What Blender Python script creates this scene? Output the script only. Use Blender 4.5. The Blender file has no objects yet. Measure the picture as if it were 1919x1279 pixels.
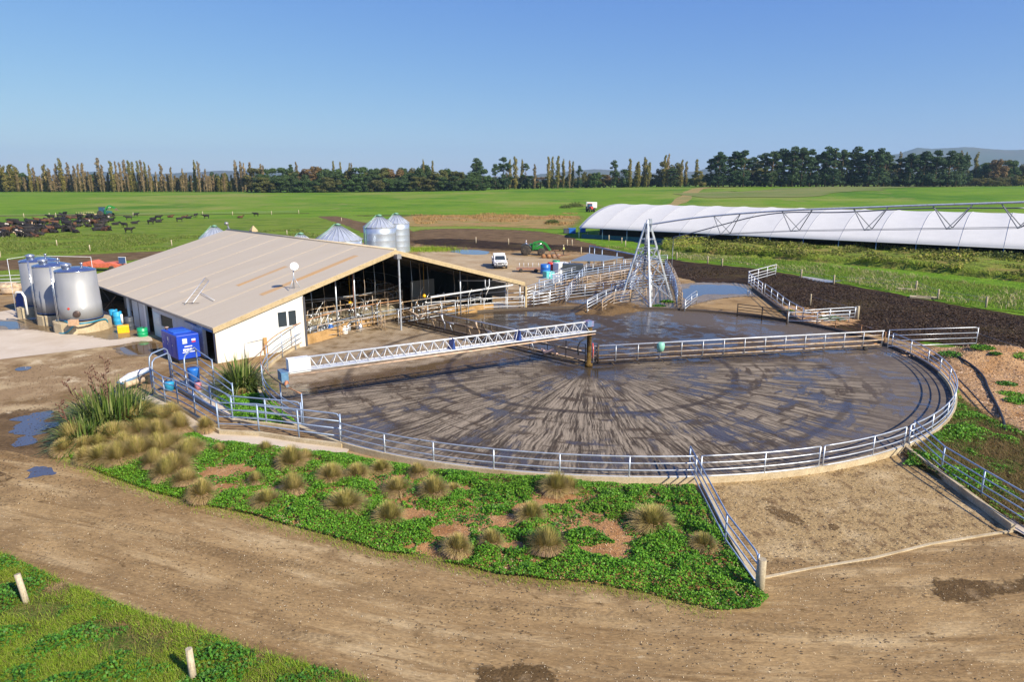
import bpy, bmesh, math, random
import numpy as np
from mathutils import Vector, Matrix, noise as mnoise
sc = bpy.context.scene
col = sc.collection
R = math.radians
# ------------------------------------------------------------------ camera, sky, sun, exposure
FPX, YH, CH = 1279.0, 338.0, 12.0
PITCH = math.atan((639.5 - YH) / FPX)
cam = bpy.data.cameras.new('camera'); camo = bpy.data.objects.new('camera', cam); col.objects.link(camo)
cam.sensor_width = 36; cam.lens = 36 * FPX / 1919; cam.clip_start = 0.5; cam.clip_end = 40000
camo.location = (0, 0, CH); camo.rotation_euler = (math.pi / 2 - PITCH, 0, 0)
sc.camera = camo
SUN_EL = 34.0
SUN_V = Vector((0.76, -0.65, 0)).normalized()          # horizontal direction towards the sun
w = bpy.data.worlds.new('World'); sc.world = w; w.use_nodes = True
nt = w.node_tree; bg = nt.nodes['Background']
sky = nt.nodes.new('ShaderNodeTexSky'); sky.sky_type = 'NISHITA'; sky.sun_disc = False
sky.sun_elevation = R(SUN_EL); sky.sun_rotation = math.atan2(SUN_V.x, SUN_V.y)
sky.altitude = 50; sky.air_density = 1.0; sky.dust_density = 0.3; sky.ozone_density = 2.0
sp_ = nt.nodes.new('ShaderNodeSeparateColor'); cb_ = nt.nodes.new('ShaderNodeCombineColor'); nt.links.new(sky.outputs[0], sp_.inputs[0])   # deepen the blue towards the zenith
for i_, (k_, g_) in enumerate([(0.415, 0.99), (0.690, 0.83), (2.62, 0.30)]):
    m0 = nt.nodes.new('ShaderNodeMath'); m0.operation = 'MINIMUM'; m0.inputs[1].default_value = 30; nt.links.new(sp_.outputs[i_], m0.inputs[0])
    m1 = nt.nodes.new('ShaderNodeMath'); m1.operation = 'POWER'; m1.inputs[1].default_value = g_; nt.links.new(m0.outputs[0], m1.inputs[0])
    m2 = nt.nodes.new('ShaderNodeMath'); m2.operation = 'MULTIPLY'; m2.inputs[1].default_value = k_; nt.links.new(m1.outputs[0], m2.inputs[0]); nt.links.new(m2.outputs[0], cb_.inputs[i_])
nt.links.new(cb_.outputs[0], bg.inputs[0]); bg.inputs[1].default_value = 0.107
sl = bpy.data.lights.new('sun', 'SUN'); sl.energy = 5.0; sl.angle = R(0.5); sl.color = (1, 0.905, 0.735)
so = bpy.data.objects.new('sun', sl); col.objects.link(so)
sdir = Vector((SUN_V.x * math.cos(R(SUN_EL)), SUN_V.y * math.cos(R(SUN_EL)), math.sin(R(SUN_EL))))
so.rotation_euler = sdir.to_track_quat('Z', 'Y').to_euler(); so.location = (40, -40, 60)
sc.view_settings.view_transform = 'Standard'; sc.view_settings.look = 'None'
sc.view_settings.exposure = 0.68; sc.view_settings.gamma = 1.0
rng = np.random.default_rng(7); random.seed(7)

# ------------------------------------------------------------------ pixel -> place helpers
def terr(x, y):
    d = math.hypot(x, y)
    k = min(max((d - 230) / 320.0, 0), 1); k = k * k * (3 - 2 * k)
    a = min(max((x / max(y, 1) + 0.35) / 0.75, 0), 1); a = a * a * (3 - 2 * a)
    return k * (2.9 + 4.4 * a)
def ray(px, py):
    a = (px - 959.5) / FPX; b = -(py - 639.5) / FPX
    return (a, math.cos(PITCH) + b * math.sin(PITCH), -math.sin(PITCH) + b * math.cos(PITCH))
def G(px, py, z=0.0):
    d = ray(px, py); d = (d[0], d[1], min(d[2], -0.004)); zt = z
    for _ in range(12):
        t = (zt - CH) / d[2]; x, y = d[0] * t, d[1] * t
        zt = z + terr(x, y)
    return Vector((x, y, zt))
def hz(px, py, P):                         # height of the pixel's ray at the distance of P
    d = ray(px, py); return CH + d[2] * P.y / d[1]
def at(px, Y, z=None):                     # point at depth Y on pixel column px (ground)
    x = 0
    for _ in range(5):
        zz = terr(x, Y) if z is None else z
        dep = Y * math.cos(PITCH) - (zz - CH) * math.sin(PITCH)
        x = (px - 959.5) / FPX * dep
    return Vector((x, Y, terr(x, Y) if z is None else z))

# ------------------------------------------------------------------ materials
def new_mat(name):
    m = bpy.data.materials.new(name); m.use_nodes = True
    n = m.node_tree.nodes; l = m.node_tree.links
    return m, n, l, n['Principled BSDF']
MATS = {}
def nd(n, t, **kw):
    x = n.new(t)
    for k, v in kw.items(): setattr(x, k, v)
    return x
def simple(name, c, rough=0.6, metal=0.0, var=0.18, vs=6.0, bump=0.0, bs=30.0, spec=0.5, dirt=None, dirt_amt=0.5, dscale=1.5):
    if name in MATS: return MATS[name]
    m, n, l, p = new_mat(name)
    tc = nd(n, 'ShaderNodeTexCoord'); nz = nd(n, 'ShaderNodeTexNoise'); nz.inputs['Scale'].default_value = vs; nz.inputs['Detail'].default_value = 5
    l.new(tc.outputs['Object'], nz.inputs['Vector'])
    rp = nd(n, 'ShaderNodeValToRGB')
    rp.color_ramp.elements[0].position = 0.3; rp.color_ramp.elements[1].position = 0.7
    rp.color_ramp.elements[0].color = (*[max(0, v * (1 - var)) for v in c], 1); rp.color_ramp.elements[1].color = (*[min(1, v * (1 + var)) for v in c], 1)
    l.new(nz.outputs['Fac'], rp.inputs['Fac']); out = rp.outputs['Color']
    if dirt:
        n2 = nd(n, 'ShaderNodeTexNoise'); n2.inputs['Scale'].default_value = dscale; n2.inputs['Detail'].default_value = 7; n2.inputs['Roughness'].default_value = 0.7
        l.new(tc.outputs['Object'], n2.inputs['Vector'])
        r2 = nd(n, 'ShaderNodeMapRange'); r2.inputs[1].default_value = 0.62 - dirt_amt * 0.3; r2.inputs[2].default_value = 0.72
        l.new(n2.outputs['Fac'], r2.inputs[0])
        mx = nd(n, 'ShaderNodeMix', data_type='RGBA'); l.new(r2.outputs[0], mx.inputs[0]); l.new(out, mx.inputs[6]); mx.inputs[7].default_value = (*dirt, 1)
        out = mx.outputs[2]
    l.new(out, p.inputs['Base Color']); p.inputs['Roughness'].default_value = rough; p.inputs['Metallic'].default_value = metal
    p.inputs['Specular IOR Level'].default_value = spec
    if bump:
        b = nd(n, 'ShaderNodeBump'); b.inputs['Strength'].default_value = bump; b.inputs['Distance'].default_value = 0.05
        n3 = nd(n, 'ShaderNodeTexNoise'); n3.inputs['Scale'].default_value = bs; n3.inputs['Detail'].default_value = 4
        l.new(tc.outputs['Object'], n3.inputs['Vector']); l.new(n3.outputs['Fac'], b.inputs['Height']); l.new(b.outputs[0], p.inputs['Normal'])
    MATS[name] = m; return m
def leafm(name, cols, trans=0.25, rough=0.6, patch=None):
    """foliage: a colour per leaf (island), light passing through"""
    if name in MATS: return MATS[name]
    m, n, l, p = new_mat(name)
    g = nd(n, 'ShaderNodeNewGeometry'); rp = nd(n, 'ShaderNodeValToRGB')
    els = rp.color_ramp.elements
    for i, c in enumerate(cols):
        if i < 2: e = els[i]; e.position = i / max(1, len(cols) - 1)
        else: e = els.new(i / (len(cols) - 1))
        e.color = (*c, 1)
    for i, e in enumerate(sorted(els, key=lambda q: q.position)): pass
    els[0].position = 0; 
    l.new(g.outputs['Random Per Island'], rp.inputs['Fac']); out = rp.outputs['Color']
    if patch:
        oi = nd(n, 'ShaderNodeNewGeometry'); nz = nd(n, 'ShaderNodeTexNoise'); nz.inputs['Scale'].default_value = patch[1]; nz.inputs['Detail'].default_value = 3
        l.new(oi.outputs['Position'], nz.inputs['Vector'])
        r2 = nd(n, 'ShaderNodeMapRange'); r2.inputs[1].default_value = 0.45; r2.inputs[2].default_value = 0.65; l.new(nz.outputs['Fac'], r2.inputs[0])
        mx = nd(n, 'ShaderNodeMix', data_type='RGBA'); ml = nd(n, 'ShaderNodeMath', operation='MULTIPLY'); ml.inputs[1].default_value = patch[2]
        l.new(r2.outputs[0], ml.inputs[0]); l.new(ml.outputs[0], mx.inputs[0]); l.new(out, mx.inputs[6]); mx.inputs[7].default_value = (*patch[0], 1); out = mx.outputs[2]
    l.new(out, p.inputs['Base Color']); p.inputs['Roughness'].default_value = rough; p.inputs['Specular IOR Level'].default_value = 0.25
    if trans:
        tr = nd(n, 'ShaderNodeBsdfTranslucent'); l.new(out, tr.inputs[0]); ms = nd(n, 'ShaderNodeMixShader'); ms.inputs[0].default_value = trans
        l.new(p.outputs[0], ms.inputs[1]); l.new(tr.outputs[0], ms.inputs[2]); l.new(ms.outputs[0], n['Material Output'].inputs[0])
    MATS[name] = m; return m
def ground(name, base, layers=(), rough=0.9, bump=0.5, bscale=9.0, bdist=0.06, coord='Object', stretch=(1, 1, 1), fine=0.25, finescale=14.0, rot=0.0, wet=None):
    """base colour + noise layers (colour, scale, lo, hi, stretch) + fine grain"""
    earth = lambda c: (c[0] * .97, c[1] * .93, c[2] * .78) if c[0] > c[1] > c[2] and name != 'pale concrete slab' else c
    base = earth(base); layers = [(earth(L[0]),) + tuple(L[1:]) for L in layers]
    m, n, l, p = new_mat(name)
    tc = nd(n, 'ShaderNodeTexCoord'); src = tc.outputs[coord]
    def vec(st, rt=0.0):
        mp = nd(n, 'ShaderNodeMapping'); mp.inputs['Scale'].default_value = st; mp.inputs['Rotation'].default_value = (0, 0, rt)
        l.new(src, mp.inputs['Vector']); return mp.outputs[0]
    v0 = vec(stretch, rot)
    out = None; cur = base; rgh = None
    for i, L in enumerate(layers):
        c, s, lo, hi = L[:4]; st = L[4] if len(L) > 4 else stretch; det = L[5] if len(L) > 5 else 8; rt = L[6] if len(L) > 6 else rot
        nz = nd(n, 'ShaderNodeTexNoise'); nz.inputs['Scale'].default_value = s; nz.inputs['Detail'].default_value = det; nz.inputs['Roughness'].default_value = 0.62
        mp = nd(n, 'ShaderNodeMapping'); mp.inputs['Scale'].default_value = st; mp.inputs['Rotation'].default_value = (0, 0, rt); mp.inputs['Location'].default_value = (i * 13.7, i * 7.1, 0)
        l.new(src, mp.inputs['Vector']); l.new(mp.outputs[0], nz.inputs['Vector'])
        mr = nd(n, 'ShaderNodeMapRange'); mr.inputs[1].default_value = lo; mr.inputs[2].default_value = hi; l.new(nz.outputs['Fac'], mr.inputs[0])
        mx = nd(n, 'ShaderNodeMix', data_type='RGBA'); l.new(mr.outputs[0], mx.inputs[0])
        if out is None: mx.inputs[6].default_value = (*base, 1)
        else: l.new(out, mx.inputs[6])
        mx.inputs[7].default_value = (*c, 1); out = mx.outputs[2]
        if wet is not None and i == wet[0]:
            rr = nd(n, 'ShaderNodeMapRange'); rr.inputs[1].default_value = lo; rr.inputs[2].default_value = hi; rr.inputs[3].default_value = rough; rr.inputs[4].default_value = wet[1]
            l.new(nz.outputs['Fac'], rr.inputs[0]); rgh = rr.outputs[0]
    nf = nd(n, 'ShaderNodeTexNoise'); nf.inputs['Scale'].default_value = finescale; nf.inputs['Detail'].default_value = 6; nf.inputs['Roughness'].default_value = 0.7; l.new(v0, nf.inputs['Vector'])
    mr = nd(n, 'ShaderNodeMapRange'); mr.inputs[1].default_value = 0.3; mr.inputs[2].default_value = 0.7; mr.inputs[3].default_value = 1 - fine; mr.inputs[4].default_value = 1 + fine
    l.new(nf.outputs['Fac'], mr.inputs[0])
    vm = nd(n, 'ShaderNodeVectorMath', operation='SCALE')
    if out is None: vm.inputs[0].default_value = base
    else: l.new(out, vm.inputs[0])
    l.new(mr.outputs[0], vm.inputs['Scale']); l.new(vm.outputs[0], p.inputs['Base Color'])
    if rgh is None: p.inputs['Roughness'].default_value = rough
    else: l.new(rgh, p.inputs['Roughness'])
    p.inputs['Specular IOR Level'].default_value = 0.08 if wet is None else 0.5
    nb = nd(n, 'ShaderNodeTexNoise'); nb.inputs['Scale'].default_value = bscale; nb.inputs['Detail'].default_value = 8; nb.inputs['Roughness'].default_value = 0.65; l.new(v0, nb.inputs['Vector'])
    b = nd(n, 'ShaderNodeBump'); b.inputs['Strength'].default_value = bump; b.inputs['Distance'].default_value = bdist
    l.new(nb.outputs['Fac'], b.inputs['Height']); l.new(b.outputs[0], p.inputs['Normal'])
    MATS[name] = m; return m

GALV = simple('galvanised pipe', (0.50, 0.54, 0.60), 0.42, 0.6, 0.15, 4, dirt=(0.30, 0.24, 0.18), dirt_amt=0.15, dscale=3)
GALVB = simple('blue grey galvanised pipe', (0.30, 0.38, 0.52), 0.45, 0.35, 0.15, 4)
WHITEP = simple('white galvanised truss', (0.62, 0.64, 0.68), 0.5, 0.25, 0.12, 5, dirt=(0.35, 0.25, 0.17), dirt_amt=0.15, dscale=3)
RUST = simple('rusty pipe', (0.30, 0.145, 0.06), 0.75, 0.2, 0.4, 3, dirt=(0.33, 0.33, 0.35), dirt_amt=0.3, dscale=1.0)
RUSTP = simple('manure stained pipe', (0.36, 0.25, 0.15), 0.7, 0.1, 0.35, 3, dirt=(0.5, 0.5, 0.52), dirt_amt=0.5, dscale=1.2)
DARKP = simple('mud caked dark pipe', (0.045, 0.032, 0.022), 0.7, 0.1, 0.4, 3, dirt=(0.16, 0.10, 0.05), dirt_amt=0.5, dscale=2)
CONC = ground('concrete', (0.50, 0.43, 0.34), [((0.36, 0.28, 0.19), 1.2, 0.45, 0.75), ((0.60, 0.54, 0.45), 3, 0.55, 0.8)], 0.85, 0.3, 20, 0.01)
CONCB = ground('brown stained concrete', (0.42, 0.27, 0.14), [((0.24, 0.15, 0.07), 1.2, 0.5, 0.75), ((0.52, 0.38, 0.24), 3, 0.55, 0.8)], 0.85, 0.3, 20, 0.01)
WOOD = ground('weathered post wood', (0.42, 0.37, 0.31), [((0.22, 0.19, 0.15), 5, 0.5, 0.7, (8, 8, 0.6))], 0.9, 0.5, 20, 0.01)
WOODP = ground('pale post wood', (0.50, 0.44, 0.38), [((0.26, 0.22, 0.18), 5, 0.5, 0.7, (8, 8, 0.6))], 0.9, 0.4, 20, 0.01)
BLACK = simple('black rubber', (0.02, 0.02, 0.022), 0.6)
TYRE = simple('muddy tyre rubber', (0.035, 0.03, 0.027), 0.85, dirt=(0.16, 0.12, 0.08), dirt_amt=0.4, dscale=4)
GLASS = simple('dark window glass', (0.03, 0.04, 0.05), 0.06, 0.0, 0.05)
WHITE = simple('white paint', (0.78, 0.78, 0.77), 0.5, var=0.04)
WIRE = simple('fence wire', (0.35, 0.35, 0.35), 0.5, 0.6)
BLUEP = simple('blue plastic', (0.02, 0.14, 0.50), 0.4, var=0.1)
CYAN = simple('light blue plastic', (0.03, 0.33, 0.62), 0.4, var=0.1)
YEL = simple('yellow plastic', (0.85, 0.46, 0.01), 0.4, var=0.1)
GRN = simple('green plastic', (0.01, 0.32, 0.13), 0.4, var=0.1)
REDP = simple('red paint', (0.60, 0.05, 0.03), 0.45, var=0.15)

# ------------------------------------------------------------------ objects
def tag(o, label=None, cat=None, group=None, kind=None):
    if label: o['label'] = label
    if cat: o['category'] = cat
    if group: o['group'] = group
    if kind: o['kind'] = kind
    return o
def empty(name, loc, label=None, cat=None, group=None, rz=0.0):
    o = bpy.data.objects.new(name, None); o.empty_display_size = 0.2; col.objects.link(o)
    o.location = loc; o.rotation_euler = (0, 0, rz)
    return tag(o, label, cat, group)
def link_mesh(name, me, mat=None, parent=None):
    if mat is not None and len(me.materials) == 0: me.materials.append(mat)
    o = bpy.data.objects.new(name, me); col.objects.link(o)
    if parent is not None: o.parent = parent
    return o
def np_mesh(name, V, F, smooth=False):
    """V (n,3), F (m,k) arrays of one face size"""
    V = np.asarray(V, np.float32); F = np.asarray(F, np.int32); k = F.shape[1]
    me = bpy.data.meshes.new(name); me.vertices.add(len(V)); me.vertices.foreach_set('co', V.ravel())
    me.loops.add(F.size); me.loops.foreach_set('vertex_index', F.ravel())
    me.polygons.add(len(F)); me.polygons.foreach_set('loop_start', np.arange(0, F.size, k, dtype=np.int32))
    me.polygons.foreach_set('loop_total', np.full(len(F), k, np.int32))
    if smooth: me.polygons.foreach_set('use_smooth', np.ones(len(F), bool))
    me.update(calc_edges=True); me.validate(); return me
class MB:
    def __init__(s): s.v = []; s.f = []; s.sm = []
    def add(s, vs, fs, smooth=False):
        b = len(s.v); s.v += [tuple(q) for q in vs]; s.f += [tuple(i + b for i in f) for f in fs]; s.sm += [smooth] * len(fs); return s
    def box(s, c, d, rz=0.0, M=None):
        x, y, z = d[0] / 2, d[1] / 2, d[2] / 2
        vs = [Vector((a * x, b * y, e * z)) for a in (-1, 1) for b in (-1, 1) for e in (-1, 1)]
        Rm = Matrix.Rotation(rz, 3, 'Z') if M is None else M
        vs = [Rm @ q + Vector(c) for q in vs]
        return s.add(vs, [(0, 1, 3, 2), (4, 6, 7, 5), (0, 4, 5, 1), (2, 3, 7, 6), (0, 2, 6, 4), (1, 5, 7, 3)])
    def beam(s, a, b, w, h):
        a = Vector(a); b = Vector(b); d = (b - a); L = d.length
        if L < 1e-6: return s
        q = d.to_track_quat('X', 'Z').to_matrix()
        return s.box((a + b) / 2, (L, w, h), M=q)
    def tube(s, pts, r, n=8, cap=True):
        pts = [Vector(p) for p in pts]; m = len(pts); rr = r if hasattr(r, '__len__') else [r] * m
        vs = []; up = None
        for i, p in enumerate(pts):
            t = (pts[min(i + 1, m - 1)] - pts[max(i - 1, 0)]).normalized()
            if up is None: up = Vector((0, 0, 1)) if abs(t.z) < 0.9 else Vector((1, 0, 0))
            a = t.cross(up)
            if a.length < 1e-4: a = t.cross(Vector((0, 1, 0)))
            a.normalize(); b = a.cross(t).normalized(); up = b
            for k in range(n):
                an = 2 * math.pi * k / n; vs.append(p + (a * math.cos(an) + b * math.sin(an)) * rr[i])
        fs = [(i * n + k, i * n + (k + 1) % n, (i + 1) * n + (k + 1) % n, (i + 1) * n + k) for i in range(m - 1) for k in range(n)]
        s.add(vs, fs, True)
        if cap: b0 = len(s.v) - len(vs); s.f.append(tuple(b0 + k for k in range(n))[::-1]); s.f.append(tuple(b0 + (m - 1) * n + k for k in range(n))); s.sm += [False, False]
        return s
    def lathe(s, prof, n=24, c=(0, 0, 0), axis='Z', smooth=True, a0=0.0):
        vs = []; c = Vector(c)
        for r, z in prof:
            for k in range(n):
                an = a0 + 2 * math.pi * k / n; x, y = r * math.cos(an), r * math.sin(an)
                v = Vector((x, y, z)) if axis == 'Z' else (Vector((z, x, y)) if axis == 'X' else Vector((x, z, y)))
                vs.append(v + c)
        m = len(prof)
        fs = [(i * n + k, i * n + (k + 1) % n, (i + 1) * n + (k + 1) % n, (i + 1) * n + k) for i in range(m - 1) for k in range(n)]
        s.add(vs, fs, smooth); b0 = len(s.v) - len(vs)
        s.f.append(tuple(b0 + k for k in range(n))[::-1]); s.f.append(tuple(b0 + (m - 1) * n + k for k in range(n))); s.sm += [False, False]
        return s
    def prism(s, poly, y0, y1, M=None):
        """poly of (x,z) extruded along y"""
        n = len(poly); vs = [Vector((x, y0, z)) for x, z in poly] + [Vector((x, y1, z)) for x, z in poly]
        if M is not None: vs = [M @ v for v in vs]
        return s.add(vs, [tuple(range(n)), tuple(range(2 * n - 1, n - 1, -1))] + [(i, i + n, (i + 1) % n + n, (i + 1) % n) for i in range(n)])
    def build(s, name, mat, parent=None, local=False, bevel=0.0):
        off = Vector((0, 0, 0))
        if parent is not None and not local:
            q = parent
            while q is not None: off = off + q.location; q = q.parent
        me = bpy.data.meshes.new(name); me.from_pydata([tuple(Vector(v) - off) for v in s.v], [], s.f)
        me.polygons.foreach_set('use_smooth', s.sm); me.update()
        bm = bmesh.new(); bm.from_mesh(me); bmesh.ops.recalc_face_normals(bm, faces=bm.faces)
        if bevel: bmesh.ops.bevel(bm, geom=[e for e in bm.edges if e.calc_face_angle(0) > 0.6], offset=bevel, segments=2, affect='EDGES', profile=0.5)
        bm.to_mesh(me); bm.free()
        return link_mesh(name, me, mat, parent)
def copy_tree(o, loc=None, rz=None, scale=None, label=None, group=None, parent=None, mats=None):
    c = o.copy(); col.objects.link(c)
    if parent is not None: c.parent = parent
    if loc is not None: c.location = loc
    if rz is not None: c.rotation_euler = (0, 0, rz)
    if scale is not None: c.scale = scale if hasattr(scale, '__len__') else (scale,) * 3
    if label: c['label'] = label
    if group: c['group'] = group
    for ch in list(o.children): copy_tree(ch, parent=c)
    return c
def fbm(x, y, s=1.0, o=3, seed=0.0):
    return mnoise.fractal(Vector((x * s + seed, y * s - seed, seed * 1.3)), 1.0, 2.0, o)
def dens(P, step=0.5, closed=True):
    out = []; n = len(P)
    for i in range(n if closed else n - 1):
        a, b = P[i], P[(i + 1) % n]; k = max(1, int((b - a).length / step))
        out += [a.lerp(b, j / k) for j in range(k)]
    if not closed: out.append(P[-1])
    return out
def chaikin(P, it=2, closed=True):
    for _ in range(it):
        Q = []
        n = len(P)
        for i in range(n if closed else n - 1):
            a, b = P[i], P[(i + 1) % n]; Q += [a.lerp(b, 0.25), a.lerp(b, 0.75)]
        if not closed: Q = [P[0]] + Q + [P[-1]]
        P = Q
    return P
def sheet(name, pts, z, mat, rough=0.25, step=0.35, smooth=2, nscale=0.6, kind='structure', world=False, cat=None, label=None):
    P = [Vector((p[0], p[1], 0)) if world else G(*p) for p in pts]
    if smooth: P = chaikin(P, smooth)
    P = dens(P, step); Q = []
    for i, p in enumerate(P):
        t = (P[(i + 1) % len(P)] - P[i - 1]); nn = Vector((-t.y, t.x, 0)).normalized()
        k = fbm(p.x, p.y, nscale, 5, 3.3) * rough * 1.4; q = p + nn * k; Q.append(Vector((q.x, q.y, z)))
    bm = bmesh.new(); vs = [bm.verts.new(q) for q in Q]; f = bm.faces.new(vs)
    if f.normal.z < 0 or True:
        bm.normal_update()
        if f.normal.z < 0: f.normal_flip()
    me = bpy.data.meshes.new(name); bmesh.ops.triangulate(bm, faces=[f]); bm.to_mesh(me); bm.free()
    o = link_mesh(name, me, mat); o['kind'] = kind
    return o
SOFT = {}
def soft_mat(mat, wd=.22, ns=1.6):
    if (mat.name, wd) in SOFT: return SOFT[(mat.name, wd)]
    m = mat.copy(); m.name = mat.name + ' soft edge'; n = m.node_tree.nodes; l = m.node_tree.links; p = n['Principled BSDF']
    at_ = nd(n, 'ShaderNodeAttribute', attribute_name='sd'); tc = nd(n, 'ShaderNodeTexCoord'); nz = nd(n, 'ShaderNodeTexNoise'); nz.inputs['Scale'].default_value = ns; nz.inputs['Detail'].default_value = 9; nz.inputs['Roughness'].default_value = .72; l.new(tc.outputs['Object'], nz.inputs['Vector'])
    a = nd(n, 'ShaderNodeMath', operation='MULTIPLY_ADD'); l.new(nz.outputs['Fac'], a.inputs[0]); a.inputs[1].default_value = wd * 9; l.new(at_.outputs['Fac'], a.inputs[2])
    mr = nd(n, 'ShaderNodeMapRange', interpolation_type='SMOOTHSTEP'); l.new(a.outputs[0], mr.inputs[0]); mr.inputs[1].default_value = wd * 4.0; mr.inputs[2].default_value = wd * 5.4
    tr = nd(n, 'ShaderNodeBsdfTransparent'); ms = nd(n, 'ShaderNodeMixShader'); l.new(mr.outputs[0], ms.inputs[0]); l.new(tr.outputs[0], ms.inputs[1]); l.new(p.outputs[0], ms.inputs[2]); l.new(ms.outputs[0], n['Material Output'].inputs[0]); SOFT[(mat.name, wd)] = m; return m
def soft_sheet(name, pts, z, mat, wd=.22, step=.25):
    P = chaikin([G(*p) for p in pts], 1); g = wd * 4; xs = [p.x for p in P]; ys = [p.y for p in P]; X, Y = np.meshgrid(np.arange(min(xs) - g, max(xs) + g, step), np.arange(min(ys) - g, max(ys) + g, step)); x, y = X.ravel(), Y.ravel()
    ed = edgedist(x, y, P); sd = np.where(inpoly(x, y, P), ed, -ed); nx = X.shape[1]; j, i = np.meshgrid(np.arange(X.shape[0] - 1), np.arange(nx - 1), indexing='ij'); q = (j * nx + i).ravel(); F = np.stack([q, q + 1, q + nx + 1, q + nx], 1); F = F[(sd[F] > -g).any(1)]
    us, inv = np.unique(F, return_inverse=True); me = np_mesh(name, np.stack([x[us], y[us], np.full(len(us), z)], 1), inv.reshape(-1, 4)); at_ = me.attributes.new('sd', 'FLOAT', 'POINT'); at_.data.foreach_set('value', sd[us].astype(np.float32))
    o = link_mesh(name, me, soft_mat(mat, wd)); o['kind'] = 'structure'; return o
def inpoly(x, y, P):
    """vectorised point in polygon"""
    c = np.zeros(x.shape, bool); n = len(P)
    for i in range(n):
        x1, y1 = P[i][0], P[i][1]; x2, y2 = P[i - 1][0], P[i - 1][1]
        if y1 == y2: continue
        k = ((y1 > y) != (y2 > y)) & (x < (x2 - x1) * (y - y1) / (y2 - y1) + x1); c ^= k
    return c
def edgedist(x, y, P):
    d = np.full(x.shape, 1e9); n = len(P)
    for i in range(n):
        ax, ay = P[i - 1][0], P[i - 1][1]; bx, by = P[i][0], P[i][1]; dx, dy = bx - ax, by - ay; L = dx * dx + dy * dy + 1e-9
        t = np.clip(((x - ax) * dx + (y - ay) * dy) / L, 0, 1); d = np.minimum(d, np.hypot(x - ax - t * dx, y - ay - t * dy))
    return d

# ------------------------------------------------------------------ ground and its sheets
def build_ground():
    ys = np.concatenate([np.linspace(-60, 220, 12), np.linspace(240, 620, 39), np.array([700, 900, 1300, 2000, 4000, 7200, 9200])])
    xs = np.concatenate([-np.array([9200, 5000, 3000, 1500, 900]), np.linspace(-700, 700, 57), np.array([900, 1500, 3000, 5000, 9200])])
    V = [(x, y, terr(x, y)) for y in ys for x in xs]; nx = len(xs)
    F = [(j * nx + i, j * nx + i + 1, (j + 1) * nx + i + 1, (j + 1) * nx + i) for j in range(len(ys) - 1) for i in range(nx - 1)]
    return np_mesh('ground', V, F, True)
PAST = ground('pasture grass', (0.135, 0.235, 0.016), [((0.095, 0.190, 0.012), 0.03, 0.42, 0.62, (1, 3, 1)), ((0.17, 0.245, 0.03), 0.06, 0.5, 0.7, (1, 2.5, 1)), ((0.21, 0.24, 0.05), 0.010, 0.50, 0.60, (1, .8, 1)), ((0.07, 0.165, 0.012), 0.014, 0.52, 0.62, (1, .8, 1)), ((0.20, 0.21, 0.06), 0.06, 0.60, 0.70, (1, .6, 1)), ((0.20, 0.20, 0.07), 0.25, 0.62, 0.76)], 0.9, 0.6, 1.5, 0.3, fine=0.3, finescale=2.5)
g0 = link_mesh('pasture', build_ground(), PAST); g0['kind'] = 'structure'
PADD = ground('grazed paddock grass', (0.150, 0.215, 0.022), [((0.085, 0.145, 0.014), 0.12, 0.45, 0.62, (1, 2, 1)), ((0.20, 0.20, 0.070), 0.3, 0.52, 0.75), ((0.05, 0.09, 0.015), 0.7, 0.62, 0.75)], 0.9, 0.8, 1.2, 0.3, fine=0.35, finescale=3.0)
ROUGHG = ground('rough grass', (0.15, 0.26, 0.020), [((0.08, 0.17, 0.012), 0.5, 0.45, 0.6), ((0.26, 0.24, 0.08), 0.45, 0.57, 0.75), ((0.11, 0.23, 0.015), 2.0, 0.5, 0.65)], 0.9, 1.0, 2.5, 0.25, fine=0.35, finescale=6)
GRAVEL = ground('farmyard dirt', (0.34, 0.235, 0.135), [((0.205, 0.135, 0.075), 0.25, 0.42, 0.62), ((0.38, 0.295, 0.21), 0.4, 0.5, 0.7), ((0.14, 0.095, 0.055), 0.9, 0.6, 0.72)], 0.9, 0.6, 6, 0.06, fine=0.25, finescale=12)
BEIGE = ground('pale gravel', (0.42, 0.335, 0.25), [((0.32, 0.235, 0.155), 0.22, 0.45, 0.65), ((0.52, 0.44, 0.35), 0.5, 0.55, 0.75)], 0.9, 0.5, 6, 0.05, fine=0.2, finescale=9)
MUD = ground('churned dark mud', (0.052, 0.031, 0.017), [((0.024, 0.014, 0.008), 0.5, 0.42, 0.6), ((0.095, 0.060, 0.034), 0.8, 0.55, 0.72), ((0.085, 0.062, 0.022), 0.12, 0.5, 0.7)], 0.75, 1.0, 4, 0.25, fine=0.45, finescale=5)
MUDB = ground('brown track soil', (0.17, 0.115, 0.070), [((0.09, 0.058, 0.034), 0.3, 0.42, 0.62, (1, 2.2, 1)), ((0.26, 0.19, 0.12), 0.35, 0.55, 0.72, (1, 2, 1))], 0.85, 0.8, 4, 0.12, fine=0.3, finescale=7)
SAND = ground('orange sand', (0.50, 0.325, 0.20), [((0.36, 0.20, 0.10), 0.5, 0.45, 0.65), ((0.55, 0.37, 0.22), 1.2, 0.55, 0.75), ((0.26, 0.16, 0.10), 1.6, 0.58, 0.68)], 0.95, 1.0, 5, 0.14, fine=0.2, finescale=20)
DRYV = ground('dry reed ground', (0.33, 0.215, 0.11), [((0.17, 0.19, 0.035), 0.12, 0.48, 0.58, (1, 3, 1)), ((0.42, 0.30, 0.17), 0.3, 0.5, 0.66, (1, 3, 1)), ((.20, .13, .07), .2, .55, .66, (1, 3, 1))], 0.95, 0.8, 3, 0.2, fine=0.3, finescale=5)
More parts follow.
